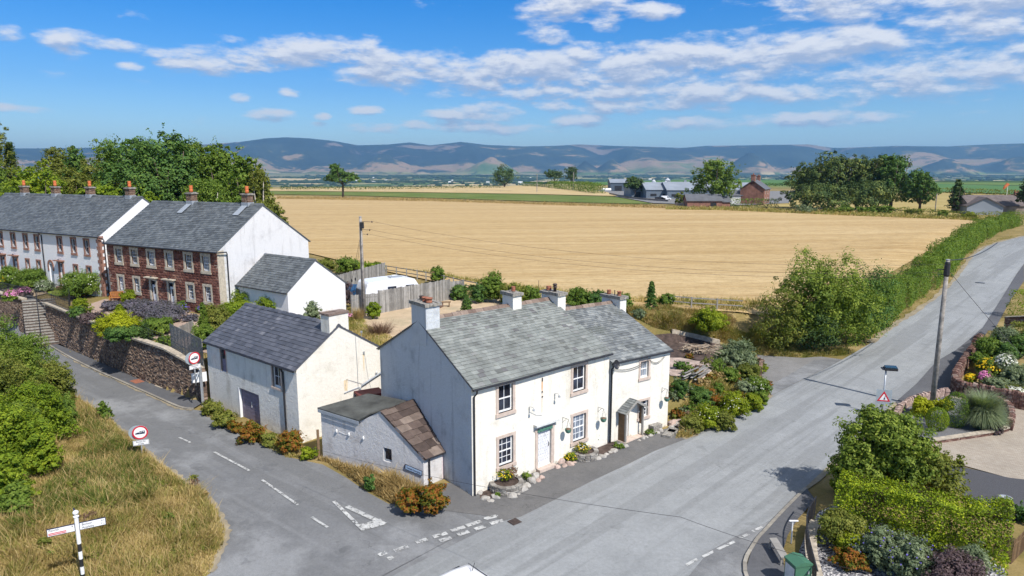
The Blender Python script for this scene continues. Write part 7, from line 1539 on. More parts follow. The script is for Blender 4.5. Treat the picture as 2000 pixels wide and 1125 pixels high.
# far and middle-distance trees
for px, pb, pt_, w_, kd, mm, lb, nn in [(670,387,320,68,'windswept','lf_deep','lone windswept oak at the far edge of the stubble field',5000), (985,364,326,54,'bush','lf_dark','dark rounded oak left of the farm on the straw field edge',3500), (1083,358,329,42,'tree','lf_dark','rounded dark tree beside the taller one left of the farm',2600), (1116,357,320,28,'tree','lf_dark','taller narrow dark tree left of the farm',2200),
  (1240,386,343,42,'tree','lf_dark','dark round tree in front of the grey farm sheds',2800), (1396,405,309,108,'mass','lf_mid','large spreading green tree standing at the near corner of the farm',8000), (1328,401,375,24,'bush','lf_olive','small olive tree left of the brick farm walls',900), (1487,398,376,32,'bush','lf_mid','bush growing against the brick farmhouse',900),
  (1575,408,318,95,'mass','lf_sycamore','sycamore at the left end of the big clump',7000), (1625,410,298,115,'mass','lf_sycamore','tallest dark sycamore left of the middle of the big clump',9000), (1672,410,300,100,'mass','lf_sycamore','sycamore in the middle of the big clump',8000), (1712,410,305,90,'mass','lf_sycamore','paler sycamore right of the middle of the big clump',7000), (1738,411,297,85,'mass','lf_deep','dark sycamore at the right shoulder of the big clump',7000),
  (1600,413,360,120,'bush','lf_sycamore','low spreading growth under the left sycamores',4500), (1700,413,355,110,'bush','lf_sycamore','low spreading growth under the right sycamores',4500), (1795,413,330,64,'mass','lf_deep','smaller green tree right of the big sycamore clump',4500), (1866,416,352,48,'cone','lf_dark','isolated dark conifer left of the bungalow',3500), (1892,400,378,26,'bush','lf_olive','thin pale bush right of the dark conifer',700),
  (2003,420,345,50,'tree','lf_dark','dark tree cut by the right edge above the bungalow',3000), (1573,417,400,42,'bush','lf_grey','round grey-green shrub below the left sycamore',900), (1650,417,401,36,'bush','lf_mid','round green shrub in the field edge below the sycamores',900), (1622,417,406,30,'bush','lf_olive','small shrub left of the round green one below the sycamores',600), (1690,418,403,50,'bush','lf_mid','wide green shrub below the right sycamores',1000), (1730,419,402,40,'bush','lf_mid','green shrub under the dark right-hand sycamore',900), (1780,421,408,40,'bush','lf_olive','shrub below the smaller tree right of the sycamores',700), (1840,425,411,30,'bush','lf_mid','shrub at the field edge left of the isolated conifer',700), (1893,428,413,26,'bush','lf_yelgreen','bright shrub at the field edge before the bungalow',600)]:
    tr_ = (.06 if mm == 'lf_sycamore' else .16 if px in (985, 1738, 1795) else .22) if kd in ('tree', 'mass', 'windswept', 'cone') else False
    if kd == 'windswept': tr_ = .42
    far_ = px in (985, 1083, 1116); tr_ = .06 if px == 985 else tr_
    plant(px, pb, pt_, w_, kd, mm, lb, 'tree' if tr_ else 'bush', 'tree' if tr_ else 'bush', None, trunk=tr_, n=nn, z=None, Y=640 if far_ else None)
hedge(pix([(1705,418),(1760,420),(1800,422),(1850,426),(1905,431),(1985,432)]), 2.2, [1.8, 2, 1.8, 2, 1.8, 2.2], 'lf_olive', 'low wild hedge along the far right edge of the stubble field', 60, .32)
hedge(pix([(1417,404),(1470,405),(1521,406)]), 3, [3.0, 3.0, 3.0], 'lf_mid', 'clipped green hedge in front of the brick farmhouse', 60, .4, jag=.05)
hedge(pix([(1022,363),(1072,366)]), 4, [4, 4], 'lf_deep', 'short dark hedge left of the longer one at the straw field', 30, .7)
hedge(pix([(1074,367),(1130,373),(1172,379)]), 6, [5.5, 6, 6], 'lf_mid', 'long thick green hedge running down towards the farm sheds', 45, .7)
hedge(pix([(545,371),(700,371),(850,369),(980,367)]), 3, [2.4, 2.4, 2.4, 2.4], 'lf_dark', 'thin dark hedge on the skyline of the straw field', 12, .8)
hedge(pix([(1280,364),(1420,364),(1560,363)]), 5, [3, 3, 3], 'lf_deep', 'dark hedge behind the farm roofs', 12, 1.0); hedge(pix([(1800,376),(1900,379),(1990,383)]), 4, [3, 3, 3], 'lf_olive', 'brownish hedge between the green crop and the dry meadow', 14, .8)
grassfield('rough_grass', pix([(540,389),(850,394),(1100,402),(1300,408),(1300,404),(1200,401),(1000,396),(850,390),(540,385)]), 26000, 1.0, 'dry', 'strip of tall straw-coloured grass along the far edge of the stubble', bw_=.16)
grassfield('field_margin', pix([(1300,410),(1420,412),(1560,418),(1700,424),(1860,430),(1930,434),(1940,429),(1850,424),(1700,417),(1560,412),(1420,407),(1300,405)]), 16000, 1.0, 'drygreen', 'uncut margin of grass below the farm and the sycamores', bw_=.16)
# wild hedge and shrubs along the main road
HB = pix([(1668,682),(1705,660),(1748,629),(1790,598),(1832,566),(1862,537),(1888,502),(1922,474),(1960,452),(2000,440)])
H2 = [Vector((p.x-1.1, p.y+1.2, 0)) for p in HB]
hedge(H2[:5], 2.3, [2.9, 3.3, 3.3, 3.2, 3.1], 'lf_mid', 'tall dense green hedge along the main road next to the big shrubs', 1500, .14, jag=.34)
hedge(H2[4:], 2.4, [3.0, 3.0, 2.8, 2.6, 2.4, 2.2], 'lf_mid', 'mid green wild hedge along the road towards the far bend', 620, .2, jag=.4)
plant(1545,655,482,165,'multi','lf_pale','largest loose pale green shrub on the field bank, twiggy top','bush','bush', n=13000, leaf=.15, ground_pt=gp(24.4, 54.0)); plant(1625,0,497,150,'multi','lf_pale','big green shrub between the twiggy one and the tall road hedge','bush','bush', n=11000, leaf=.15, ground_pt=gp(27.6, 54.0))
plant(1500,0,560,90,'bush','lf_olive','lower shrub at the left foot of the big field-bank shrubs','bush','bush', n=4500, leaf=.14, ground_pt=gp(21.6, 52.8)); plant(1690,0,525,100,'bush','lf_deep','dark green shrub joining the big shrubs to the road hedge','bush','bush', n=7000, leaf=.14, ground_pt=gp(30.4, 56.0))
plant(1590,690,600,120,'bush','lf_dark','dark undergrowth below the big field-bank shrubs','bush','bush', n=5000, leaf=.13)
# back garden and yard edge
for px, pb, pt_, w_, kd, mm, z_, lb in [(855,552,522,32,'bush','lf_mid',3.2,'small round green bush at the field fence right of the caravan'), (680,536,502,46,'bush','lf_mid',3.1,'round green bush behind the garage roof'), (637,530,506,44,'bush','lf_olive',3.1,'olive bush at the right foot of the pale terrace gable'), (722,536,512,60,'bush','lf_bright',3.1,'bright low green hedge plant left of the caravan'), (898,586,556,38,'bush','lf_deep',3.05,'dark shrub at the right end of the plank fence'),
  (962,590,531,58,'multi','lf_mid',3.05,'tall green shrub in the yard hedge left of the middle chimney'), (935,592,555,40,'bush','lf_deep',3.05,'dark shrub left of the tall one in the yard hedge'), (1003,596,556,56,'bush','lf_olive',3.05,'straggly olive shrub left of the middle chimney'), (912,613,578,36,'cone','lf_deep',3.05,'small conical evergreen standing alone in the sandy yard'), (730,624,590,30,'bush','lf_bright',3.05,'small bright green bush at the foot of the plank fence'),
  (1035,592,560,46,'bush','lf_mid',3.1,'green shrub behind the middle chimney'), (1080,596,572,40,'bush','lf_yelgreen',3.1,'yellow-green shrub between the two right chimneys of the white house'), (1130,602,566,52,'bush','lf_mid',3.1,'shrub behind the ridge left of the cottage chimney'), (1165,603,568,44,'bush','lf_deep',3.1,'dark shrub just left of the cottage chimney'), (1215,606,575,40,'bush','lf_mid',3.1,'shrub just right of the cottage chimney'), (1271,610,550,36,'cone','lf_deep',3.0,'dark upright evergreen on the bank behind the cottage'), (1300,606,574,34,'bush','lf_mid',3.0,'mid green shrub right of the dark upright evergreen'),
  (1247,625,602,30,'bush','lf_grey',2.9,'pale flowering shrub behind the cottage verge'), (1385,650,603,66,'bush','lf_yelgreen',2.0,'yellow-green bush in the dry bank behind the soil plot'), (668,600,552,46,'bush','lf_purple',3.05,'dark reddish climber between garage and plank fence'), (655,600,575,50,'bush','lf_olive',3.05,'ivy covered stump beside the garage wall'), (582,622,582,44,'bush','lf_grey',2.9,'sparse grey shrub in front of the white garage wall'), (607,628,590,40,'bush','lf_grey',2.9,'pale twiggy shrub behind the barn ridge')]:
    plant(px, pb, pt_, w_, kd, mm, lb, z=z_)
for px, pb, pt_, w_, mm, z_, lb in [(742,652,628,62,'stems',3.05,'reddish dead weed stalks at the near edge of the sandy yard'), (805,668,645,50,'stems',3.0,'brown weed stalks behind the white house gable'), (770,690,672,44,'grassgreen',2.8,'green weed patch between barn and white house'), (655,628,606,50,'dry',2.95,'dry grass tuft beside the barn chimney'), (700,628,600,24,'dry',3.0,'dry grass at the foot of the left telegraph pole')]:
    plant(px, pb, pt_, w_, 'grass', mm, lb, 'weeds', 'weed_clump', z=z_, n=500)
plant(683,622,612,16,'bush','lf_mid','small pink flowering plant right of the barn chimney','flowers','flower_clump', z=3.0, fl='fl_pink', nf=60, fs=.12)
grassfield('tall_grass', [Vector(p) for p in (atz(1205,612,3), atz(1300,608,3), atz(1440,615,3))]+pix([(1480,660),(1500,690),(1440,680),(1405,668),(1312,648),(1275,640)]), 22000, .75, 'drygreen', 'tall dry grass on the bank between cottage plot and field', bw_=.04)
grassfield('tall_grass', [Vector(p) for p in (atz(1205,612,3), atz(1300,608,3))]+pix([(1440,625),(1420,665),(1312,648),(1275,640)]), 9000, .8, 'dry', 'taller bleached grass stalks on the bank behind the soil plot', bw_=.04)
grassfield('yard_weeds', [atz(x, y, 3) for x, y in ((640,598),(700,608),(722,640),(790,668),(800,690),(760,705),(690,675),(640,645))], 9000, .4, 'drygreen', 'dry weeds round the near edge of the sandy yard', bw_=.035)
grassfield('tall_grass', [(-13, 80.3), (-3, 69.2), (5.5, 61.4), (14, 58.0), (20, 56.0), (23, 58.5), (22.5, 60.0), (14.5, 60.0), (6, 63.4), (-2.5, 71), (-14, 82)], 22000, .75, 'drygreen', 'rough grass along the near edge of the stubble field', bw_=.05)
grassfield('bank_grass', pix([(1480,695),(1570,700),(1655,694),(1660,684),(1560,650),(1460,640)]), 12000, .55, 'drygreen', 'shaded rough grass under the big shrubs at the driveway', bw_=.035)
grassfield('road_verge', [*pix([(1569,700),(1657,694)]), *N[11:19], *[Vector((p.x-1.6, p.y+1.3, 0)) for p in N[18:10:-1]]], 26000, .25, 'drygreen', 'mown dry verge between main road and hedge', bw_=.035)
# rubble bank planting beside the cottage
for i, (px, pb, pt_, w_, kd, mm, fl, lb) in enumerate([(1328,775,742,34,'bush','lf_deep',None,'dark leafy plant against the right side of the cottage'), (1368,795,758,46,'bush','lf_deep',None,'low dark green shrub in the middle of the rubble bank'), (1400,772,750,32,'bush','lf_mid',None,'green shrub behind the low dark one on the rubble bank'), (1330,722,706,30,'bush','lf_deep',None,'small green plant on the old paving'),
  (1435,722,660,88,'multi','lf_grey',None,'largest grey-green bush at the top of the rubble bank'), (1420,748,718,44,'bush','lf_mid',None,'green bush below the large grey-green one'), (1462,752,712,44,'bush','lf_olive',None,'olive bush by the brick wall end'), (1478,775,738,46,'bush','lf_mid','fl_white','white flowering bush by the driveway mouth'), (1380,838,792,52,'bush','lf_yelgreen','fl_white','yellow-green bush with white blossom at the foot of the bank'), (1432,815,770,56,'bush','lf_yelgreen','fl_white','yellow and white flowering plants above the road edge'),
  (1415,842,805,40,'bush','lf_olive',None,'olive weed clump at the road edge of the bank'), (1470,802,772,40,'bush','lf_yelgreen',None,'bright weeds at the roadside near the driveway'), (1350,845,812,40,'bush','lf_olive',None,'olive weeds beside the rough stone steps'), (1345,700,690,20,'bush','lf_dock',None,'small orange-leaved plant by the branch heap'), (1455,775,742,40,'bush','lf_grey',None,'grey-green weeds in the upper rubble'), (1400,800,772,36,'bush','lf_dock',None,'reddish dock plants in the middle rubble'), (1490,790,765,26,'bush','lf_mid',None,'small green plant nearest the driveway corner')]):
    plant(px, pb, pt_, w_, kd, mm, lb, 'plant', 'garden_plant', fl=fl, nf=60, fs=.065)
rb = random.Random(44); kk = 0
while kk < 70:
    px, py = rb.uniform(1315, 1500), rb.uniform(700, 850)
    if py > 712+(1400-px)*.35*(px < 1400) and py < 856-(px-1330)*.46: kk += 1; w_ = rb.uniform(14, 30); plant(px, py, py-rb.uniform(10, 24), w_, 'bush', rb.choice(['lf_mid', 'lf_olive', 'dry', 'lf_grey', 'dry', 'lf_dock', 'stems', 'lf_yelgreen']), 'small weedy plant growing among the stones of the rubble bank', 'plant', 'weed_tuft', 'small plants over the rubble bank', n=420, leaf=.085)
grassfield('bank_weeds', pix([(1318,858),(1347,857),(1400,830),(1453,808),(1500,775),(1490,745),(1450,720),(1400,735),(1350,770),(1325,800)]), 26000, .5, 'drygreen', 'dry weeds and grass along the road edge of the rubble bank', bw_=.03)
# lane side weeds
for px, pb, pt_, w_, kd, mm, lb in [(415,812,782,40,'bush','lf_olive','green weeds at the left corner of the barn'), (438,835,800,46,'bush','lf_olive','olive weed clump left of the purple garage door'), (460,845,822,30,'bush','lf_dock','small rusty dock plant at the garage door post'), (492,864,826,54,'bush','lf_dock','rusty orange dock clump right of the purple garage door'), (528,872,845,34,'bush','lf_olive','green weeds between the two rusty dock clumps'), (568,885,843,52,'bush','lf_dock','rusty orange dock clump at the barn corner'), (603,898,872,34,'bush','lf_yelgreen','yellow-green weeds between barn and outbuilding'),
   (722,960,930,26,'bush','lf_deep','small dark green plant in the dry grass by the outbuilding'), (800,1004,955,54,'bush','lf_dock','left half of the large rusty dock thicket at the junction corner'), (845,1008,942,62,'bush','lf_dock','right half of the large rusty dock thicket at the junction corner'), (205,826,786,26,'bush','lf_mid','small leafy sapling at the lane edge by the left hedge')]:
    plant(px, pb, pt_, w_, kd, mm, lb, 'plant', 'weed_clump', leaf=.10)
grassfield('dry_weeds', pix([(612,898),(640,905),(680,932),(720,960),(765,985),(790,990),(830,958),(800,948),(740,930),(690,915),(640,898)]), 9000, .75, 'dry', 'dry straw grass along the foot of the outbuilding wall', bw_=.028)
grassfield('dry_weeds', pix([(392,806),(440,838),(500,866),(560,896),(590,895),(560,870),(500,850),(450,825),(405,800)]), 6000, .45, 'drygreen', 'weeds along the foot of the barn wall', bw_=.028)
grassfield('path_weeds', [Vector((-38, 54.6, 0)), *pix([(135,690),(200,722),(260,748),(330,775),(385,797),(385,790),(330,768),(260,742),(200,716),(135,684)])], 3500, .28, 'drygreen', 'thin weeds at the foot of the retaining wall', bw_=.03)
# the verge: long grass and the hedge on the left
VG = V0[1:]+[Vector((-12.3, 19.8, 0)), Vector((-24, 19.8, 0)), Vector((-34, 30, 0)), Vector((-36, 44, 0)), V0[0]]
grassfield('verge_grass', VG, 210000, .46, 'drygreen', 'long half-dry grass covering the verge triangle', bw_=.026)
grassfield('green_grass', [Vector((p.x, p.y, 0)) for p in pix([(150,790),(262,868),(330,960),(260,1010),(150,1000),(60,1040),(0,1060),(0,1000),(90,950),(160,880)])], 42000, .52, 'grassgreen', 'greener grass patches in the upper part of the verge', bw_=.024)
grassfield('seed_heads', VG, 26000, .85, 'dry', 'scattered taller straw-coloured stalks in the verge grass', bw_=.018)
GH = 'wild shrubs of the left-hand hedge'
for px, pb, pt_, w_, mm, lb in [(45,820,670,120,'lf_pale','pale green shrub between the olive and mid green ones in the left hedge'), (45,900,790,110,'lf_pale','pale green shrub filling the middle front of the left hedge'), (-5,800,640,110,'lf_pale','pale green shrub at the left frame edge, upper part of the hedge'), (-10,770,610,150,'lf_mid','mid green shrub at the top left corner of the hedge'), (62,775,648,120,'lf_mid','mid green shrub second from the top of the left hedge'), (108,800,700,96,'lf_olive','olive shrub nearest the lane edge in the left hedge'), (10,850,690,150,'lf_olive','broad olive shrub at the left frame edge, upper middle'), (75,870,745,130,'lf_bright','bright shrub in the middle of the left hedge'), (118,850,775,70,'lf_mid','small green shrub on the lane side of the left hedge'), (15,930,790,150,'lf_bright','big bright yellow-green shrub at the left frame edge'), (85,935,822,90,'lf_bright','bright shrub at the front of the left hedge'), (10,985,880,110,'lf_bright','lowest bright shrub at the left frame edge'), (35,1010,945,60,'lf_mid','small dark green shrub at the foot of the hedge, front left')]:
    plant(px, pb, pt_, w_, 'multi' if w_ < 100 else 'mass', mm, lb, 'bush', 'hedge_shrub', GH, n=13000, leaf=.095)
for px, pb, pt_, w_ in [(90,1075,1045,30), (60,1040,1020,24), (190,1105,1080,24), (350,1070,1060,10), (372,1092,1082,12), (215,1000,980,26), (140,960,935,30)]:
    plant(px, pb, pt_, w_, 'bush', 'lf_olive', 'small weed tuft in the dry verge grass', 'plant', 'weed_tuft', 'weed tufts in the verge', n=300, leaf=.07)
rb = random.Random(9)
for k in range(34):
    px, py = rb.uniform(60, 420), rb.uniform(930, 1110)
    if py > 900+(px-100)*.33*(px < 300): plant(px, py, py-rb.uniform(8, 20), rb.uniform(10, 34), 'bush', rb.choice(['lf_olive', 'lf_mid', 'dry', 'grassgreen', 'stems']), 'small weed tuft in the dry verge grass', 'plant', 'weed_tuft', 'weed tufts in the verge', n=260, leaf=.065)
# terrace gardens
for px, pb, pt_, w_, kd, mm, z_, fl, lb in [(160,580,530,76,'bush','lf_mid',3.1,'fl_white','large bush with pale blossom below the white terrace corner'), (68,564,526,56,'bush','lf_mid',3.1,None,'green shrub in the white terrace garden left of the arched door'), (22,562,525,56,'bush','lf_mid',3.1,'fl_white','green hedge plant at the left edge below the white terrace'), (88,570,548,36,'bush','lf_grey',3.1,'fl_white','pale rose bush beside the garden path'), (-5,565,535,34,'bush','lf_mid',3.1,'fl_yellow','yellow flowering shrub at the left edge'), (112,556,540,14,'bush','lf_deep',3.1,None,'small clipped shrub in a pot by the terrace door'),
   (22,590,565,26,'bush','lf_mid',3.2,'fl_pink','pink flowers trailing over the wall left of the steps'), (48,580,560,26,'bush','lf_purple',3.2,'fl_pink','purple and pink flowers on the railing at the head of the steps'),
   (160,618,584,34,'bush','lf_yelgreen',3.0,None,'yellow-green dwarf conifer near the gate'), (152,622,600,34,'bush','lf_deep',3.0,None,'dark dwarf shrub under the yellow-green conifer by the gate'), (236,632,596,44,'cone','lf_yelgreen',3.0,None,'upright golden conifer in the middle of the terrace garden'), (232,655,612,78,'bush','lf_yellow',2.9,None,'bright golden spreading conifer above the retaining wall'), (262,650,628,40,'bush','lf_yellow',2.9,None,'golden conifer branch spreading to the right'), (240,664,638,70,'bush','lf_deep',2.9,None,'dark green growth under the golden conifer'), (205,642,622,44,'bush','lf_dark',2.9,None,'dark heather left of the golden conifer'), (182,632,612,50,'bush','lf_purple',2.9,None,'purplish heather near the black gate'),
   (310,654,620,60,'bush','lf_mid',2.8,None,'bushy green shrub right of the golden conifer'), (288,668,632,36,'cone','lf_dark',2.8,None,'dark blue-green upright shrub left of the bushy one'), (322,678,656,34,'bush','lf_mid',2.7,None,'low green shrub beside the trellis panel'), (255,595,566,34,'bush','lf_yelgreen',3.1,None,'yellow-green shrub under the left window of the red terrace'), (232,584,564,22,'bush','lf_dock',3.1,None,'copper leaved shrub behind the garden bench'), (280,592,570,34,'bush','lf_olive',3.1,None,'olive shrub left of the red terrace doors'),
   (215,606,588,40,'bush','lavender',3.1,None,'lavender mound in front of the garden bench'), (268,604,586,64,'bush','lavender',3.1,None,'wide lavender mound right of the garden bench'), (300,618,590,90,'bush','lavender',3.05,None,'largest lavender mound in front of the left white door'), (325,630,600,80,'bush','lavender',3.0,None,'lavender mound nearest the pink gravel'), (372,630,613,30,'bush','lavender',3.0,None,'small lavender mound on the right of the gravel'), (362,608,588,42,'bush','lf_mid',3.1,'fl_blue','blue flowering plants right of the right white door'), (402,612,594,34,'bush','lf_mid',3.1,'fl_blue','blue flowering plants under the last window of the red terrace'),
   (400,660,592,34,'cone','lf_mid',2.9,None,'slim upright shrub right of the pink gravel garden'), (425,655,600,54,'bush','lf_olive',2.9,None,'shrub behind the left end of the barn roof'), (398,684,634,44,'bush','lf_mid',2.7,None,'green shrub at the left corner of the barn roof'), (440,610,574,46,'bush','lf_olive',3.0,None,'ochre-green shrub at the foot of the red terrace corner'), (490,612,560,84,'bush','lf_bright',3.0,None,'bright green vine bush in front of the garage roof'), (535,625,578,64,'bush','lf_bright',3.0,None,'bright green bush between garage and barn ridge'), (465,625,588,60,'bush','lf_bright',3.0,None,'bright green bush above the left end of the barn ridge')]:
    plant(px, pb, pt_, w_, kd, mm, lb, 'plant' if mm == 'lavender' else 'bush', 'lavender' if mm == 'lavender' else 'garden_shrub', z=z_, fl=fl, nf=260 if fl != 'fl_white' else 90, fs=.09, leaf=.10 if mm != 'lavender' else .11)
# beds by the white house
for px, pb, pt_, w_, mm, fl, lb, zz_ in [(985,944,918,36,'lf_yelgreen','fl_yellow','yellow-green plants in the left round planter',.42), (1000,940,912,30,'stems',None,'dead flower stalks in the left round planter',.42), (1030,938,922,24,'lf_mid',None,'small green plant beside the left round planter',0), (1113,902,884,28,'lf_yelgreen','fl_yellow','yellow-green plants left of the right round planter',0), (1138,886,866,34,'lf_olive','fl_yellow','olive flowering plants in the right round planter',.4), (1165,874,846,12,'lf_grey',None,'slim grey-green plant against the wall by the soil bed',0), (1112,888,868,20,'stems',None,'dead stalks between door and right round planter',0), (1210,876,866,26,'lf_mid',None,'low green plant at the porch foot',0), (1270,850,838,22,'lf_mid',None,'small green plants along the wall right of the porch',0), (972,972,962,12,'lf_mid',None,'tiny green tuft among the edging stones',0)]:
    p = at(px, pb+ (12 if zz_ else 0)); p.z += zz_; plant(px, pb, pt_, w_, 'bush', mm, lb, 'plant', 'flower_clump', ground_pt=p, fl=fl, nf=50, fs=.06, leaf=.07, n=500)
# garden right of the road
for px, pb, pt_, w_, kd, mm, fl, lb in [(1962,690,640,54,'bush','lf_grey',None,'grey-green shrub at the far end of the walled flower garden'), (1930,700,658,46,'bush','lf_mid',None,'green shrub nearest the wall end in the flower garden'), (1992,700,652,44,'bush','lf_deep',None,'dark shrub at the right edge of the flower garden'), (1965,705,672,40,'bush','lf_deep',None,'clipped dark shrub behind the white flowers'), (1932,735,700,52,'bush','lf_mid','fl_yellow','broad patch of golden yellow flowers in the walled garden'), (1962,728,692,40,'bush','lf_grey','fl_white','patch of white daisies in the walled garden'), (1922,752,724,26,'bush','lf_mid','fl_pink','pink flowering plant near the curved wall'), (1895,748,730,22,'bush','lf_yelgreen','fl_yellow','small yellow flowers at the wall corner'),
   (1945,765,738,54,'bush','lf_grey',None,'silvery low plants behind the dry stone wall'), (1982,762,712,50,'bush','lf_grey',None,'feathery grey grass plant at the right edge of the flower garden'), (1980,785,755,44,'bush','lf_olive','fl_white','olive plants with pale flowers by the wall right end'), (1912,712,690,34,'bush','lf_mid',None,'low green plants along the inner wall'), (1972,735,716,40,'bush','lf_yelgreen','fl_yellow','straggly yellow flowers right of the golden patch'),
   (1800,812,780,44,'bush','lf_yellow',None,'low golden shrub left of the telegraph pole'), (1843,802,776,34,'bush','lf_yellow',None,'low golden shrub right of the telegraph pole'), (1948,850,828,28,'bush','lf_purple',None,'dark low plant at the right corner of the gravel bed'), (1900,700,1,1,'bush','lf_mid',None,'')][:-1]:
    plant(px, pb, pt_, w_, kd, mm, lb, 'plant', 'garden_plant', fl=fl, nf=260, fs=.13, leaf=.10)
def globe(px, pb, pt_, w_, mm, lb):
    p = at(px, pb); h = up(p, pt_); ww = wid(p, w_); n = 4200; q = unit(n); P = q*[ww/2, ww/2, h/2]*nr.uniform(.9, 1.03, n)[:, None]+[0, 0, h/2]; N1 = q*.7+unit(n)*.6; N1 /= np.linalg.norm(N1, axis=1)[:, None]; V, F = leafquads(P, N1, .07*nr.uniform(.6, 1.2, n), .5); tag(link('globe_shrub', np_mesh('globe_shrub', V, F, M[mm]), None, p), lb, 'bush')
globe(1828, 842, 796, 40, 'lf_bright', 'small bright clipped ball in the gravel bed'); globe(1864, 836, 766, 44, 'lf_mid', 'tall dark clipped egg-shaped evergreen in the gravel bed')
p = at(1915, 838); hh_ = up(p, 776); ww = wid(p, 84); n = 5200; a = nr.uniform(0, 6.283, n); r0 = nr.uniform(0, .3, n)*ww/2; el_ = nr.uniform(.15, 1, n); L = nr.uniform(.75, 1.1, n)
B = np.stack([np.cos(a)*r0, np.sin(a)*r0, 0*a], 1); md = B+np.stack([np.cos(a)*ww*.28*(1-el_*.8), np.sin(a)*ww*.28*(1-el_*.8), hh_*(.45+.45*el_)*L], 1); tp = md+np.stack([np.cos(a)*ww*.24*L, np.sin(a)*ww*.24*L, hh_*(.25*el_-.32*(1-el_))], 1); t_ = np.stack([-np.sin(a), np.cos(a), 0*a], 1)*.011
V = np.stack([B-t_, B+t_, md+t_, md-t_, md-t_, md+t_, tp+t_*.2, tp-t_*.2], 1).reshape(-1, 3); tag(link('ornamental_grass', np_mesh('ornamental_grass', V, np.arange(8*n).reshape(-1, 4), M['lf_grey']), None, p), 'wide fountain of silvery green ornamental grass in the gravel bed', 'ornamental grass')
hedge(pix([(1978,617),(2010,625)]), 1.6, [2.6, 2.6], 'lf_bright', 'tall clipped bright green hedge at the right edge beside the road', 900, .12, jag=.04)
hedge(pix([(1975,648),(2020,655)]), 1.2, [.9, .9], 'lf_olive', 'low clipped hedge in front of the tall one at the right edge', 600, .11, jag=.04)
# bottom right garden
plant(1722,985,796,185,'mass','lf_pale','loose leafy garden tree in front of the warning sign','tree','garden_tree', trunk=.22, n=24000, leaf=.115, d=3.6); plant(1675,0,862,110,'mass','lf_pale','bright left-hand boughs of the garden tree beside the road','tree','garden_tree', trunk=.2, n=5000, leaf=.11, ground_pt=at(1665, 985)); plant(1815,0,880,130,'mass','lf_olive','lower right-hand tree above the block paving','tree','garden_tree', trunk=.2, n=6000, leaf=.11, ground_pt=at(1820, 990))
HH = pix([(1632,1012),(1700,1030),(1790,1056),(1880,1082),(1965,1104)])
hedge(HH, 1.5, [1.9, 2.0, 2.05, 2.1, 2.2], 'lf_hedgemix', 'thick yellow-green and purple hedge crossing the bottom right garden', 4600, .082, jag=.05)
for px, pb, pt_, w_, kd, mm, fl, lb in [(1640,1068,1004,84,'bush','lf_olive',None,'golden-olive shrub behind the curved railing'), (1660,1088,1042,60,'bush','lf_yelgreen',None,'small broom-like green shrub below the golden-olive one'), (1712,1110,1035,104,'multi','lf_grey','fl_blue','grey-green shrub with lilac flowers beside the thick hedge'), (1775,1132,1048,110,'multi','lf_grey','fl_blue','second grey-green lilac shrub further right'), (1860,1165,1085,100,'bush','lf_purple',None,'dark purple shrub at the bottom right'), (1895,1135,1060,60,'bush','lf_grey',None,'pale green shrub between purple shrub and thick hedge'), (1660,1110,1075,70,'bush','lf_dock',None,'ochre heather at the edge of the slate chippings'),
   (1965,992,972,22,'bush','lf_bright',None,'small bright plant in a pot on the gravel drive'), (1995,1020,985,40,'bush','lf_deep',None,'dark shrub at the right edge beyond the thick hedge'), (1635,960,935,30,'bush','lf_yelgreen',None,'yellow-green growth at the road end of the thick hedge'), (1790,905,872,36,'bush','lf_deep',None,'bluish low conifer below the gravel bed wall')]:
    plant(px, pb, pt_, w_, kd, mm, lb, 'bush', 'garden_shrub', fl=fl, nf=45, fs=.06, leaf=.085)
# valley woods and hedgerows: thousands of trees too far to tell apart
r = np.random.default_rng(5); az_ = r.uniform(-.72, .72, 26000); D_ = 2300+r.uniform(0, 1, 26000)**1.15*6200; X_ = np.sin(az_)*D_; Y_ = np.cos(az_)*D_
msk = (fbm(X_/900, Y_/900, 4, 21) > .60) | (np.abs(vnoise(X_/330, Y_/330, 31)-.5) < .022) | (r.uniform(0, 1, len(X_)) < .035); X_, Y_, D_ = X_[msk], Y_[msk], D_[msk]
n = len(X_); Zg = ground(X_, Y_); wr = r.uniform(9, 30, n)*(D_/5000); hr_ = r.uniform(6, 13, n)
ang = np.arange(6)*math.pi/3; ring = lambda s, zf: np.stack([X_[:, None]+np.cos(ang)[None]*(wr*s)[:, None]*r.uniform(.7, 1.3, (n, 6)), Y_[:, None]+np.sin(ang)[None]*(wr*s)[:, None], (Zg-1)[:, None]+(hr_*zf)[:, None]*r.uniform(.85, 1.15, (n, 6))], -1)
V = np.concatenate([ring(1, .0), ring(1.0, .6), ring(.6, .95)], 1); b0 = (np.arange(n)*18)[:, None]; FF_ = []
for k in range(6):
    j = (k+1) % 6; FF_ += [b0+np.array([[k, j, 6+j, 6+k]]), b0+np.array([[6+k, 6+j, 12+j, 12+k]])]
FF_ += [b0+np.array([[12, 13, 14, 15]]), b0+np.array([[12, 15, 16, 17]])]
tag(link('valley_woodland', np_mesh('valley_woodland', V.reshape(-1, 3), np.vstack(FF_), island('far_trees', [(0, (.014, .028, .012)), (.6, (.028, .05, .018)), (1, (.05, .075, .025))], .95))), 'dark woods and hedgerows across the valley floor below the fells', 'woodland', kind='stuff')
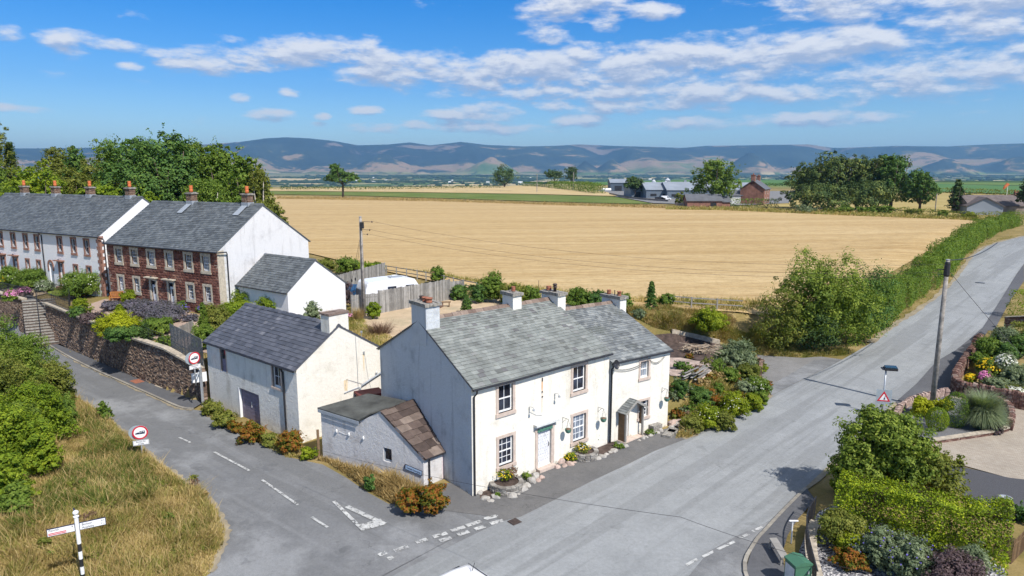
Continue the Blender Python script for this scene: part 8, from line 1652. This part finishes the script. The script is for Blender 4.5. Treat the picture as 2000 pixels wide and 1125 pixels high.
# ================= farm, vehicles, far houses
def corr(name, col, sc=2.0):
    m, t, p = mat(name); v = t.obj(); c = t.mix(t.mapr(t.noise(v, .15, 5), .35, .7), tuple(x*.82 for x in col), col); t.put(p.inputs['Base Color'], c); p.inputs['Roughness'].default_value = .55; return m
M['shed_roof'] = corr('shed_roof', (.30, .33, .37)); M['shed_grey'] = corr('shed_cladding', (.15, .185, .225)); M['shed_blue'] = corr('shed_dark_cladding', (.08, .105, .14)); M['silo'] = corr('silo_steel', (.55, .58, .62)); M['brick_far'] = simple('farm_brick', (.27, .135, .10), .9, var=.25, scale=.6); M['slate_far'] = simple('far_slate', (.12, .125, .14), .7, var=.15, scale=.5); M['tile_brown'] = simple('tile_brown', (.14, .115, .11), .8, var=.2, scale=1)
M['yard_wall'] = simple('yard_wall', (.30, .24, .20), .9, var=.25, scale=.5)
def fbuild(name, px, pyb, yaw, L, W_, he, hr, wm, rm, label, cat='barn', z=None, feats=(), roofov=.4, hip=0):
    """simple gabled building; px, pyb = its near left foot; yaw = direction of its long side"""
    p = at(px, pyb); t_ = thing(name, p, label, cat); u = Vector((math.cos(yaw), math.sin(yaw), 0)); v = Vector((-u.y, u.x, 0)); P = lambda a, b_, c: p+u*a+v*b_+Z3*c
    mb = MB(); mb.quad(P(0, 0, -1), P(L, 0, -1), P(L, 0, he), P(0, 0, he)); mb.quad(P(0, W_, -1), P(L, W_, -1), P(L, W_, he), P(0, W_, he))
    for a in (0, L): mb.quad(P(a, 0, -1), P(a, W_, -1), P(a, W_, he), P(a, W_/2, hr), P(a, 0, he))
    sub(mb, 'wall', wm, t_); mb = MB(); s = (hr-he)/(W_/2); o = roofov
    mb.prism([P(-o, -o, he-o*s+.12), P(-o, W_/2, hr+.12), P(-o, W_+o, he-o*s+.12), P(-o, W_+o, he-o*s-.1), P(-o, W_/2, hr-.1), P(-o, -o, he-o*s-.1)], u*(L+2*o)); sub(mb, 'roof', rm, t_)
    for f in feats:
        k = f[0]; mb = MB()
        if k == 'door': _, a, w_, h = f; mb.box(P(a, -.06, 0), u*w_, v*.05, Z3*h); sub(mb, 'door', f[4] if len(f) > 4 else M['shed_blue'], t_) if False else sub(mb, 'door', M['black_metal'], t_)
        if k == 'gdoor': _, b0, w_, h = f; mb.box(P(-.06, b0, 0), u*.05, v*w_, Z3*h); sub(mb, 'door', M['black_metal'], t_)
        if k == 'win': _, a, z0_, w_, h = f; mb.box(P(a, -.05, z0_), u*w_, v*.04, Z3*h); wn = sub(mb, 'window', M['white_paint'], t_); mb = MB(); mb.quad(P(a+.12, -.07, z0_+.12), P(a+w_-.12, -.07, z0_+.12), P(a+w_-.12, -.07, z0_+h-.12), P(a+.12, -.07, z0_+h-.12)); sub(mb, 'pane', M['glass'], wn)
        if k == 'gwin': _, b0, z0_, w_, h = f; mb.box(P(L+.01, b0, z0_), u*.04, v*w_, Z3*h); wn = sub(mb, 'window', M['black_metal'], t_)
        if k == 'chim': _, a, b0, w_, h = f; mb.cbox(P(a, b0, hr-1.5), w_, w_*.8, h+1.5, yaw); ch = sub(mb, 'chimney', M['brick_far'], t_); mb = MB(); mb.cbox(P(a, b0, hr+h), w_*1.15, w_, .2, yaw); [mb.lathe(P(a+d_, b0, hr+h+.2), [(.18, 0), (.15, .5)], 8) for d_ in (-.4, .4)]; subs(mb, 'chimney_pot', M['pot_red'], ch)
        if k == 'slats': 
            for j in range(int(L/6)): mb.box(P(2+6*j, -.05, 1.2), u*3, v*.04, Z3*1.2)
            subs(mb, 'opening', M['black_metal'], t_)
        if k == 'vent':
            for j in range(int(L/8)): mb.cbox(P(3+8*j, W_/2, hr), 1.2, 1.2, .9, yaw)
            subs(mb, 'roof_vent', M['shed_roof'], t_)
    return t_
fbuild('barn', 1192, 374, R(-4), 22, 26, 6.2, 8.6, M['shed_blue'], M['shed_roof'], 'large dark clad barn with a pale roof left of the silos', feats=[('door', 3, 5, 4)])
fbuild('barn', 1232, 386, R(-3), 20, 32, 4.2, 7.2, M['shed_grey'], M['shed_roof'], 'grey farm shed under the left silo', feats=[('door', 2, 3, 3), ('door', 8, 3, 2.5)]); fbuild('barn', 1262, 388, R(-3), 16, 30, 4.4, 7.8, M['shed_grey'], M['shed_roof'], 'pale grey shed between the silos', feats=[('slats',)])
fbuild('barn', 1303, 389, R(-5), 20, 34, 4.4, 8.0, M['shed_grey'], M['shed_roof'], 'grey shed right of the two silos', feats=[('slats',), ('vent',)]); fbuild('barn', 1362, 386, R(-4), 22, 40, 4.4, 8.2, M['shed_grey'], M['shed_roof'], 'grey shed with roof vents behind the large farm tree', feats=[('vent',)]); fbuild('barn', 1420, 388, R(-6), 18, 40, 4.4, 7.6, M['shed_blue'], M['shed_roof'], 'dark shed with pale roof left of the brick farmhouse')
fbuild('farmhouse', 1491, 400, R(60), 13, 9, 6.2, 9.4, M['brick_far'], M['slate_far'], 'red brick farmhouse with two broad chimneys', 'house', feats=[('chim', .9, 4.5, 1.8, 2.0), ('chim', 11.8, 4.5, 1.6, 1.6), ('win', 3, 1, 1.1, 1.6), ('win', 8, 1, 1.1, 1.6), ('win', 3, 4, 1.1, 1.4), ('win', 8, 4, 1.1, 1.4), ('gwin', 2, 4, 1, 1.4), ('gwin', 5.5, 4, 1, 1.4)])
fbuild('farmhouse', 1425, 399, R(-4), 7, 9, 3.6, 5.5, M['offwhite_paint'], M['slate_far'], 'pale lean-to beside the brick farmhouse', 'outbuilding'); fbuild('stone_barn', 1342, 407, R(-3), 12, 7, 2.8, 4.8, M['brick_far'], M['slate_far'], 'low brick barn with slate roof left of the large farm tree', feats=[('door', 8, 2, 2)]); fbuild('stone_barn', 1395, 407, R(2), 5.5, 6, 2.4, 4.0, M['brick_far'], M['slate_far'], 'small brick shed right of the large farm tree')
fbuild('bungalow', 1893, 418, R(-2), 17, 9, 2.6, 5.4, M['yard_wall'], M['tile_brown'], 'low bungalow with a brown roof behind the hedge near the bend', 'house', feats=[('chim', 16, 4.5, .9, .8), ('win', 3, .8, 1.8, 1.2)]); fbuild('bungalow', 1958, 420, R(70), 8, 9, 2.6, 5.0, M['shed_roof'], M['tile_brown'], 'gabled wing of the bungalow by the right edge', 'house')
for px, pb, pt_, w_, lb in ((1276, 378, 350, 8, 'smaller grey feed silo, leftmost of the three'), (1303, 378, 347, 10, 'tall grey feed silo at the back of the pair'), (1299, 385, 353, 11, 'tall grey feed silo at the front of the pair')):
    p = at(px, pb); h = up(p, pt_); r_ = wid(p, w_)/2; t_ = thing('silo', p, lb, 'silo'); mb = MB(); mb.lathe(p, [(r_, 0), (r_, h*.85)], 20); sub(mb, 'body', M['silo'], t_, False); mb = MB(); mb.lathe(p+Z3*h*.852, [(r_*1.04, 0), (r_*.2, h*.12), (r_*.2, h*.15)], 20); sub(mb, 'roof', M['silo'], t_)
for k in range(3): p = at(1178+6*k, 374); mb = MB(); a = p+Z3*1.2; mb.tube([a-Vector((1.3, 0, 0)), a-Vector((1.1, 0, 0)), a+Vector((1.1, 0, 0)), a+Vector((1.3, 0, 0))], [.5, 1.1, 1.1, .5], 14); mb.cbox(p-Vector((.8, 0, 0)), .3, 1.4, .5); mb.cbox(p+Vector((.8, 0, 0)), .3, 1.4, .5); tag(mb.build('tank', M['white_paint'], org=p), 'white farm tank beside the large dark barn', 'tank', 'white tanks by the dark barn')
def yardwall(L_, h, lb): t_ = thing('yard_wall', L_[0], lb, 'wall'); mb = MB(); [mb.box(gp(a.x, a.y, -.3), Vector((b_.x-a.x, b_.y-a.y, gz(b_.x, b_.y)-gz(a.x, a.y))), (0, .5, 0), Z3*(h+.3)) for a, b_ in zip(L_[:-1], L_[1:])]; sub(mb, 'masonry', M['yard_wall'], t_)
yardwall(pix([(1318,405),(1345,406)]), 1.6, 'low stone yard wall left of the brick barn'); yardwall(pix([(1190,380),(1225,388),(1262,392),(1305,395)]), 1.1, 'long pale rail wall along the farmyard edge')
for px, pyb, mm, lb in ((1301, 391, 'car_white', 'white van parked in the farmyard'), (1290, 391, 'black_metal', 'dark car parked beside the white van in the farmyard')):
    p = at(px, pyb); t_ = thing('van' if mm == 'car_white' else 'parked_car', p, lb, 'van' if mm == 'car_white' else 'car'); h = 2.0 if mm == 'car_white' else 1.5; prof = [(-2.3, .35), (2.3, .35), (2.35, .9), (1.5, 1.1), (.9, h), (-2.1, h), (-2.35, 1.0)]
    mb = MB(); mb.prism([p+Vector((x, 0, z_)) for x, z_ in prof], (0, 1.8, 0)); sub(mb, 'body', M[mm], t_); mb = MB()
    mb.prism([p+Vector((x, -.02, z_)) for x, z_ in ((.5, 1.15), (1.35, 1.15), (.85, h-.15), (.5, h-.15))], (0, 1.84, 0)); sub(mb, 'window', M['glass'], t_)
    for x in (-1.4, 1.4): mb = MB(); mb.tube([p+Vector((x, -.05, .35)), p+Vector((x, 1.85, .35))], .34, 12); sub(mb, 'wheel', M['black_metal'], t_)
# small houses down in the valley
rv = random.Random(4); q0_ = None
for k in range(26):
    a = R(rv.uniform(-14, 36)); D_ = rv.uniform(3800, 7600); x, y = math.sin(a)*D_, math.cos(a)*D_; p = gp(x, y); s = rv.uniform(14, 30); mb = MB(); yw = rv.uniform(-.4, .4); u = Vector((math.cos(yw), math.sin(yw), 0)); v = Vector((-u.y, u.x, 0))
    mb.prism([p+v*b_+Z3*c for b_, c in ((0, 0), (10, 0), (10, 6), (5, 10), (0, 6))], u*s); tag(mb.build('farmhouse', M['white_paint'] if k % 2 else M['offwhite_paint'], org=p), 'tiny pale farmhouse far off in the wooded valley', 'house', 'far farmhouses in the valley')
# caravan behind the plank fence
c0, c1 = atz(714, 553, 5.45), atz(822, 543, 5.45); cu = Vector((c1.x-c0.x, c1.y-c0.y, 0)); Lc = min(cu.length, 8.0); cu.normalize(); cv = Vector((-cu.y, cu.x, 0)); b = Vector((c0.x, c0.y, gz(c0.x, c0.y)))
cav = thing('caravan', b, 'white touring caravan parked behind the plank fence', 'caravan')
prof = [(.05, .45), (-.08, 1.0), (.0, 1.75), (.15, 2.25), (.32, 2.42), (2.5, 2.52), (Lc-1.3, 2.52), (Lc-.6, 2.38), (Lc-.15, 1.7), (Lc, 1.0), (Lc-.1, .45)]
mb = MB(); mb.prism([b+cu*x+Z3*z_ for x, z_ in prof], cv*2.2); sub(mb, 'body', M['car_white'], cav)
for x, w_ in ((2.0, .8), (3.7, .8), (5.4, 1.2)): mb = MB(); mb.box(b+cu*x-cv*.02+Z3*1.35, cu*w_, cv*.03, Z3*.55); sub(mb, 'window', M['glass'], cav)
mb = MB(); mb.box(b-cu*.16+cv*.25+Z3*1.0, cu*.05, cv*1.7, Z3*.75); mb.box(b-cu*.22+cv*.2+Z3*.95, cu*.12, cv*1.8, Z3*.05); sub(mb, 'front_panel', M['lead'], cav)
mb = MB(); mb.box(b+cu*2.6+cv*.7+Z3*2.52, cu*1.1, cv*.7, Z3*.08); sub(mb, 'roof_light', M['lead'], cav); mb = MB(); mb.cbox(b+cu*3.3+cv*1.6+Z3*2.5, .4, .4, .12, .4); sub(mb, 'roof_vent', M['white_paint'], cav)
mb = MB(); mb.tube([b+cu*3.2-cv*.02+Z3*.33, b+cu*3.2+cv*2.2+Z3*.33], .33, 14); sub(mb, 'wheel', M['black_metal'], cav)
p = atz(690, 562, 4.2); mb = MB(); mb.cbox(Vector((p.x, p.y, gz(p.x, p.y))), 2.2, 1.6, 1.1, .3); o = Vector((p.x, p.y, gz(p.x, p.y)+1.1)); mb.prism([o+Vector(q) for q in ((-1.1, -.8, 0), (1.1, -.6, 0), (.9, 0, .25), (-1, .1, .28))], (0, .7, .0)); tag(mb.build('covered_trailer', M['blue_tarp'], org=p), 'trailer under a dark blue cover left of the caravan', 'trailer')
# white car whose roof shows at the bottom edge
c = atz(900, 1113, 1.46); U = Vector((.74, .673, 0)); Vv = Vector((-U.y, U.x, 0)); base_ = Vector((c.x, c.y, 0))-U*1.15-Vv*.35; car = thing('parked_car', base_+Z3*gz(base_.x, base_.y), 'white car on the main road whose roof just shows at the bottom edge', 'car')
sec = [(-2.2, .30, .86, .86), (-2.15, .75, .88, .84), (-1.9, .95, .88, .80), (-1.35, 1.02, .88, .78), (-.75, 1.38, .88, .60), (-.1, 1.46, .88, .58), (.9, 1.46, .88, .58), (1.6, 1.36, .88, .60), (1.95, .98, .88, .76), (2.2, .85, .86, .80), (2.25, .35, .84, .84)]
mb = MB(); rings = []
for x, zt_, wb_2, wt_ in sec:
    i = len(mb.v); rings.append(i); shp = [(-wb_2, .28), (-wb_2, min(.9, zt_*.8)), (-wt_, zt_*.97), (-wt_*.7, zt_), (wt_*.7, zt_), (wt_, zt_*.97), (wb_2, min(.9, zt_*.8)), (wb_2, .28)]
    for y_, z_ in shp: q = base_+U*x+Vv*y_; mb.v.append((q.x, q.y, z_+.04))
for a, b_ in zip(rings[:-1], rings[1:]):
    for k in range(8): mb.f.append((a+k, a+(k+1) % 8, b_+(k+1) % 8, b_+k))
mb.f.append(tuple(rings[0]+k for k in range(8))); mb.f.append(tuple(rings[-1]+k for k in range(8))[::-1]); bo = sub(mb, 'body', M['car_white'], car, True)
for s_ in (-1, 1):
    mb = MB(); mb.prism([base_+U*x+Vv*s_*w_+Z3*(z_+.04) for x, z_, w_ in ((-1.1, .98, .875), (-.7, 1.30, .72), (1.35, 1.30, .72), (1.75, .98, .875))], Vv*s_*.012); sub(mb, 'side_window', M['glass'], car)
    for x in (-1.35, 1.35): mb = MB(); q = base_+U*x+Vv*s_*.80+Z3*.33; mb.tube([q, q+Vv*s_*.1], .32, 16); sub(mb, 'wheel', M['black_metal'], car)
mb = MB(); mb.prism([base_+U*x+Vv*y_+Z3*(z_+.06) for x, y_, z_ in ((1.62, -.56, 1.35), (1.62, .56, 1.35), (1.94, .7, .99), (1.94, -.7, .99))], U*.015+Z3*.01); sub(mb, 'rear_window', M['glass'], car)
mb = MB(); q = base_+U*1.35+Z3*1.50; mb.tube([q, q+U*.12+Z3*.25], .012, 5); sub(mb, 'aerial', M['black_metal'], car)
# odds and ends
p = at(1966, 383); t_ = thing('windsock', p, 'orange windsock on a thin mast far right', 'windsock'); h = up(p, 358); mb = MB(); mb.tube([p, p+Z3*h], .12, 6); sub(mb, 'mast', M['white_paint'], t_); mb = MB(); mb.tube([p+Z3*h*.95, p+Z3*h*.7+Vector((-1.6, 0, 0)), p+Z3*h*.55+Vector((-2.2, 0, 0))], [.9, .7, .4], 10); sub(mb, 'sock', M['pot_orange'], t_)
for px, pb, pt_, lb in ((1915/1.826, 376, 340, 'thin far pole in the straw field'), (1565, 410, 372, 'grey pole in front of the big sycamore clump'), (1826, 415, 378, 'thin pole left of the isolated dark conifer'), (1120, 372, 336, 'pale pole beside the taller narrow tree')): p = at(px, pb); mb = MB(); mb.tube([p, p+Z3*up(p, pt_)], max(.12, p.length*.0006), 6); tag(mb.build('pole', M['pole_wood'], org=p), lb, 'pole')
rail_fence('field_fence', pix([(560,376),(700,376),(850,374),(1000,376)]), 'wire fence posts running across the far straw field', 1.3, 9.0, 1)
FP = pix([(1975,1102),(2015,1060)]); t_ = thing('picket_fence', gp(FP[0].x, FP[0].y), 'dark brown picket fence at the bottom right corner', 'fence'); L = (FP[1]-FP[0]).length; d = (FP[1]-FP[0])/L; mb = MB()
for k in range(int(L/.13)): mb.box(gp((FP[0]+d*k*.13).x, (FP[0]+d*k*.13).y), d*.08, (0, .02, 0), Z3*.95)
sub(mb, 'pickets', M['wood_brown'], t_); mb = MB(); mb.box(gp(FP[0].x, FP[0].y, .7), FP[1]-FP[0], (0, .03, 0), Z3*.06); sub(mb, 'rail', M['wood_brown'], t_)
pp_ = at(1963, 985); mb = MB(); mb.lathe(pp_, [(.16, 0), (.24, .3), (.26, .34), (.2, .34), (.18, .28)], 14); tag(mb.build('plant_pot', M['grey_metal'], org=pp_), 'pale round plant pot on the gravel drive', 'plant pot')
# ================= the air
hm = bpy.data.materials.new('haze'); hm.use_nodes = True; ht = NT(hm.node_tree); ht.n.clear()
pv = ht.node('ShaderNodeVolumePrincipled'); pv.inputs['Color'].default_value = (0.30, 0.63, 1.0, 1); pv.inputs['Density'].default_value = 0.000068
pv.inputs['Anisotropy'].default_value = 0.2
ht.l.new(pv.outputs[0], ht.node('ShaderNodeOutputMaterial').inputs['Volume'])
hb = MB(); hb.box((-21500, -300, -80), (43000, 0, 0), (0, 21800, 0), (0, 0, 1000)); tag(hb.build('haze', hm), kind='stuff')
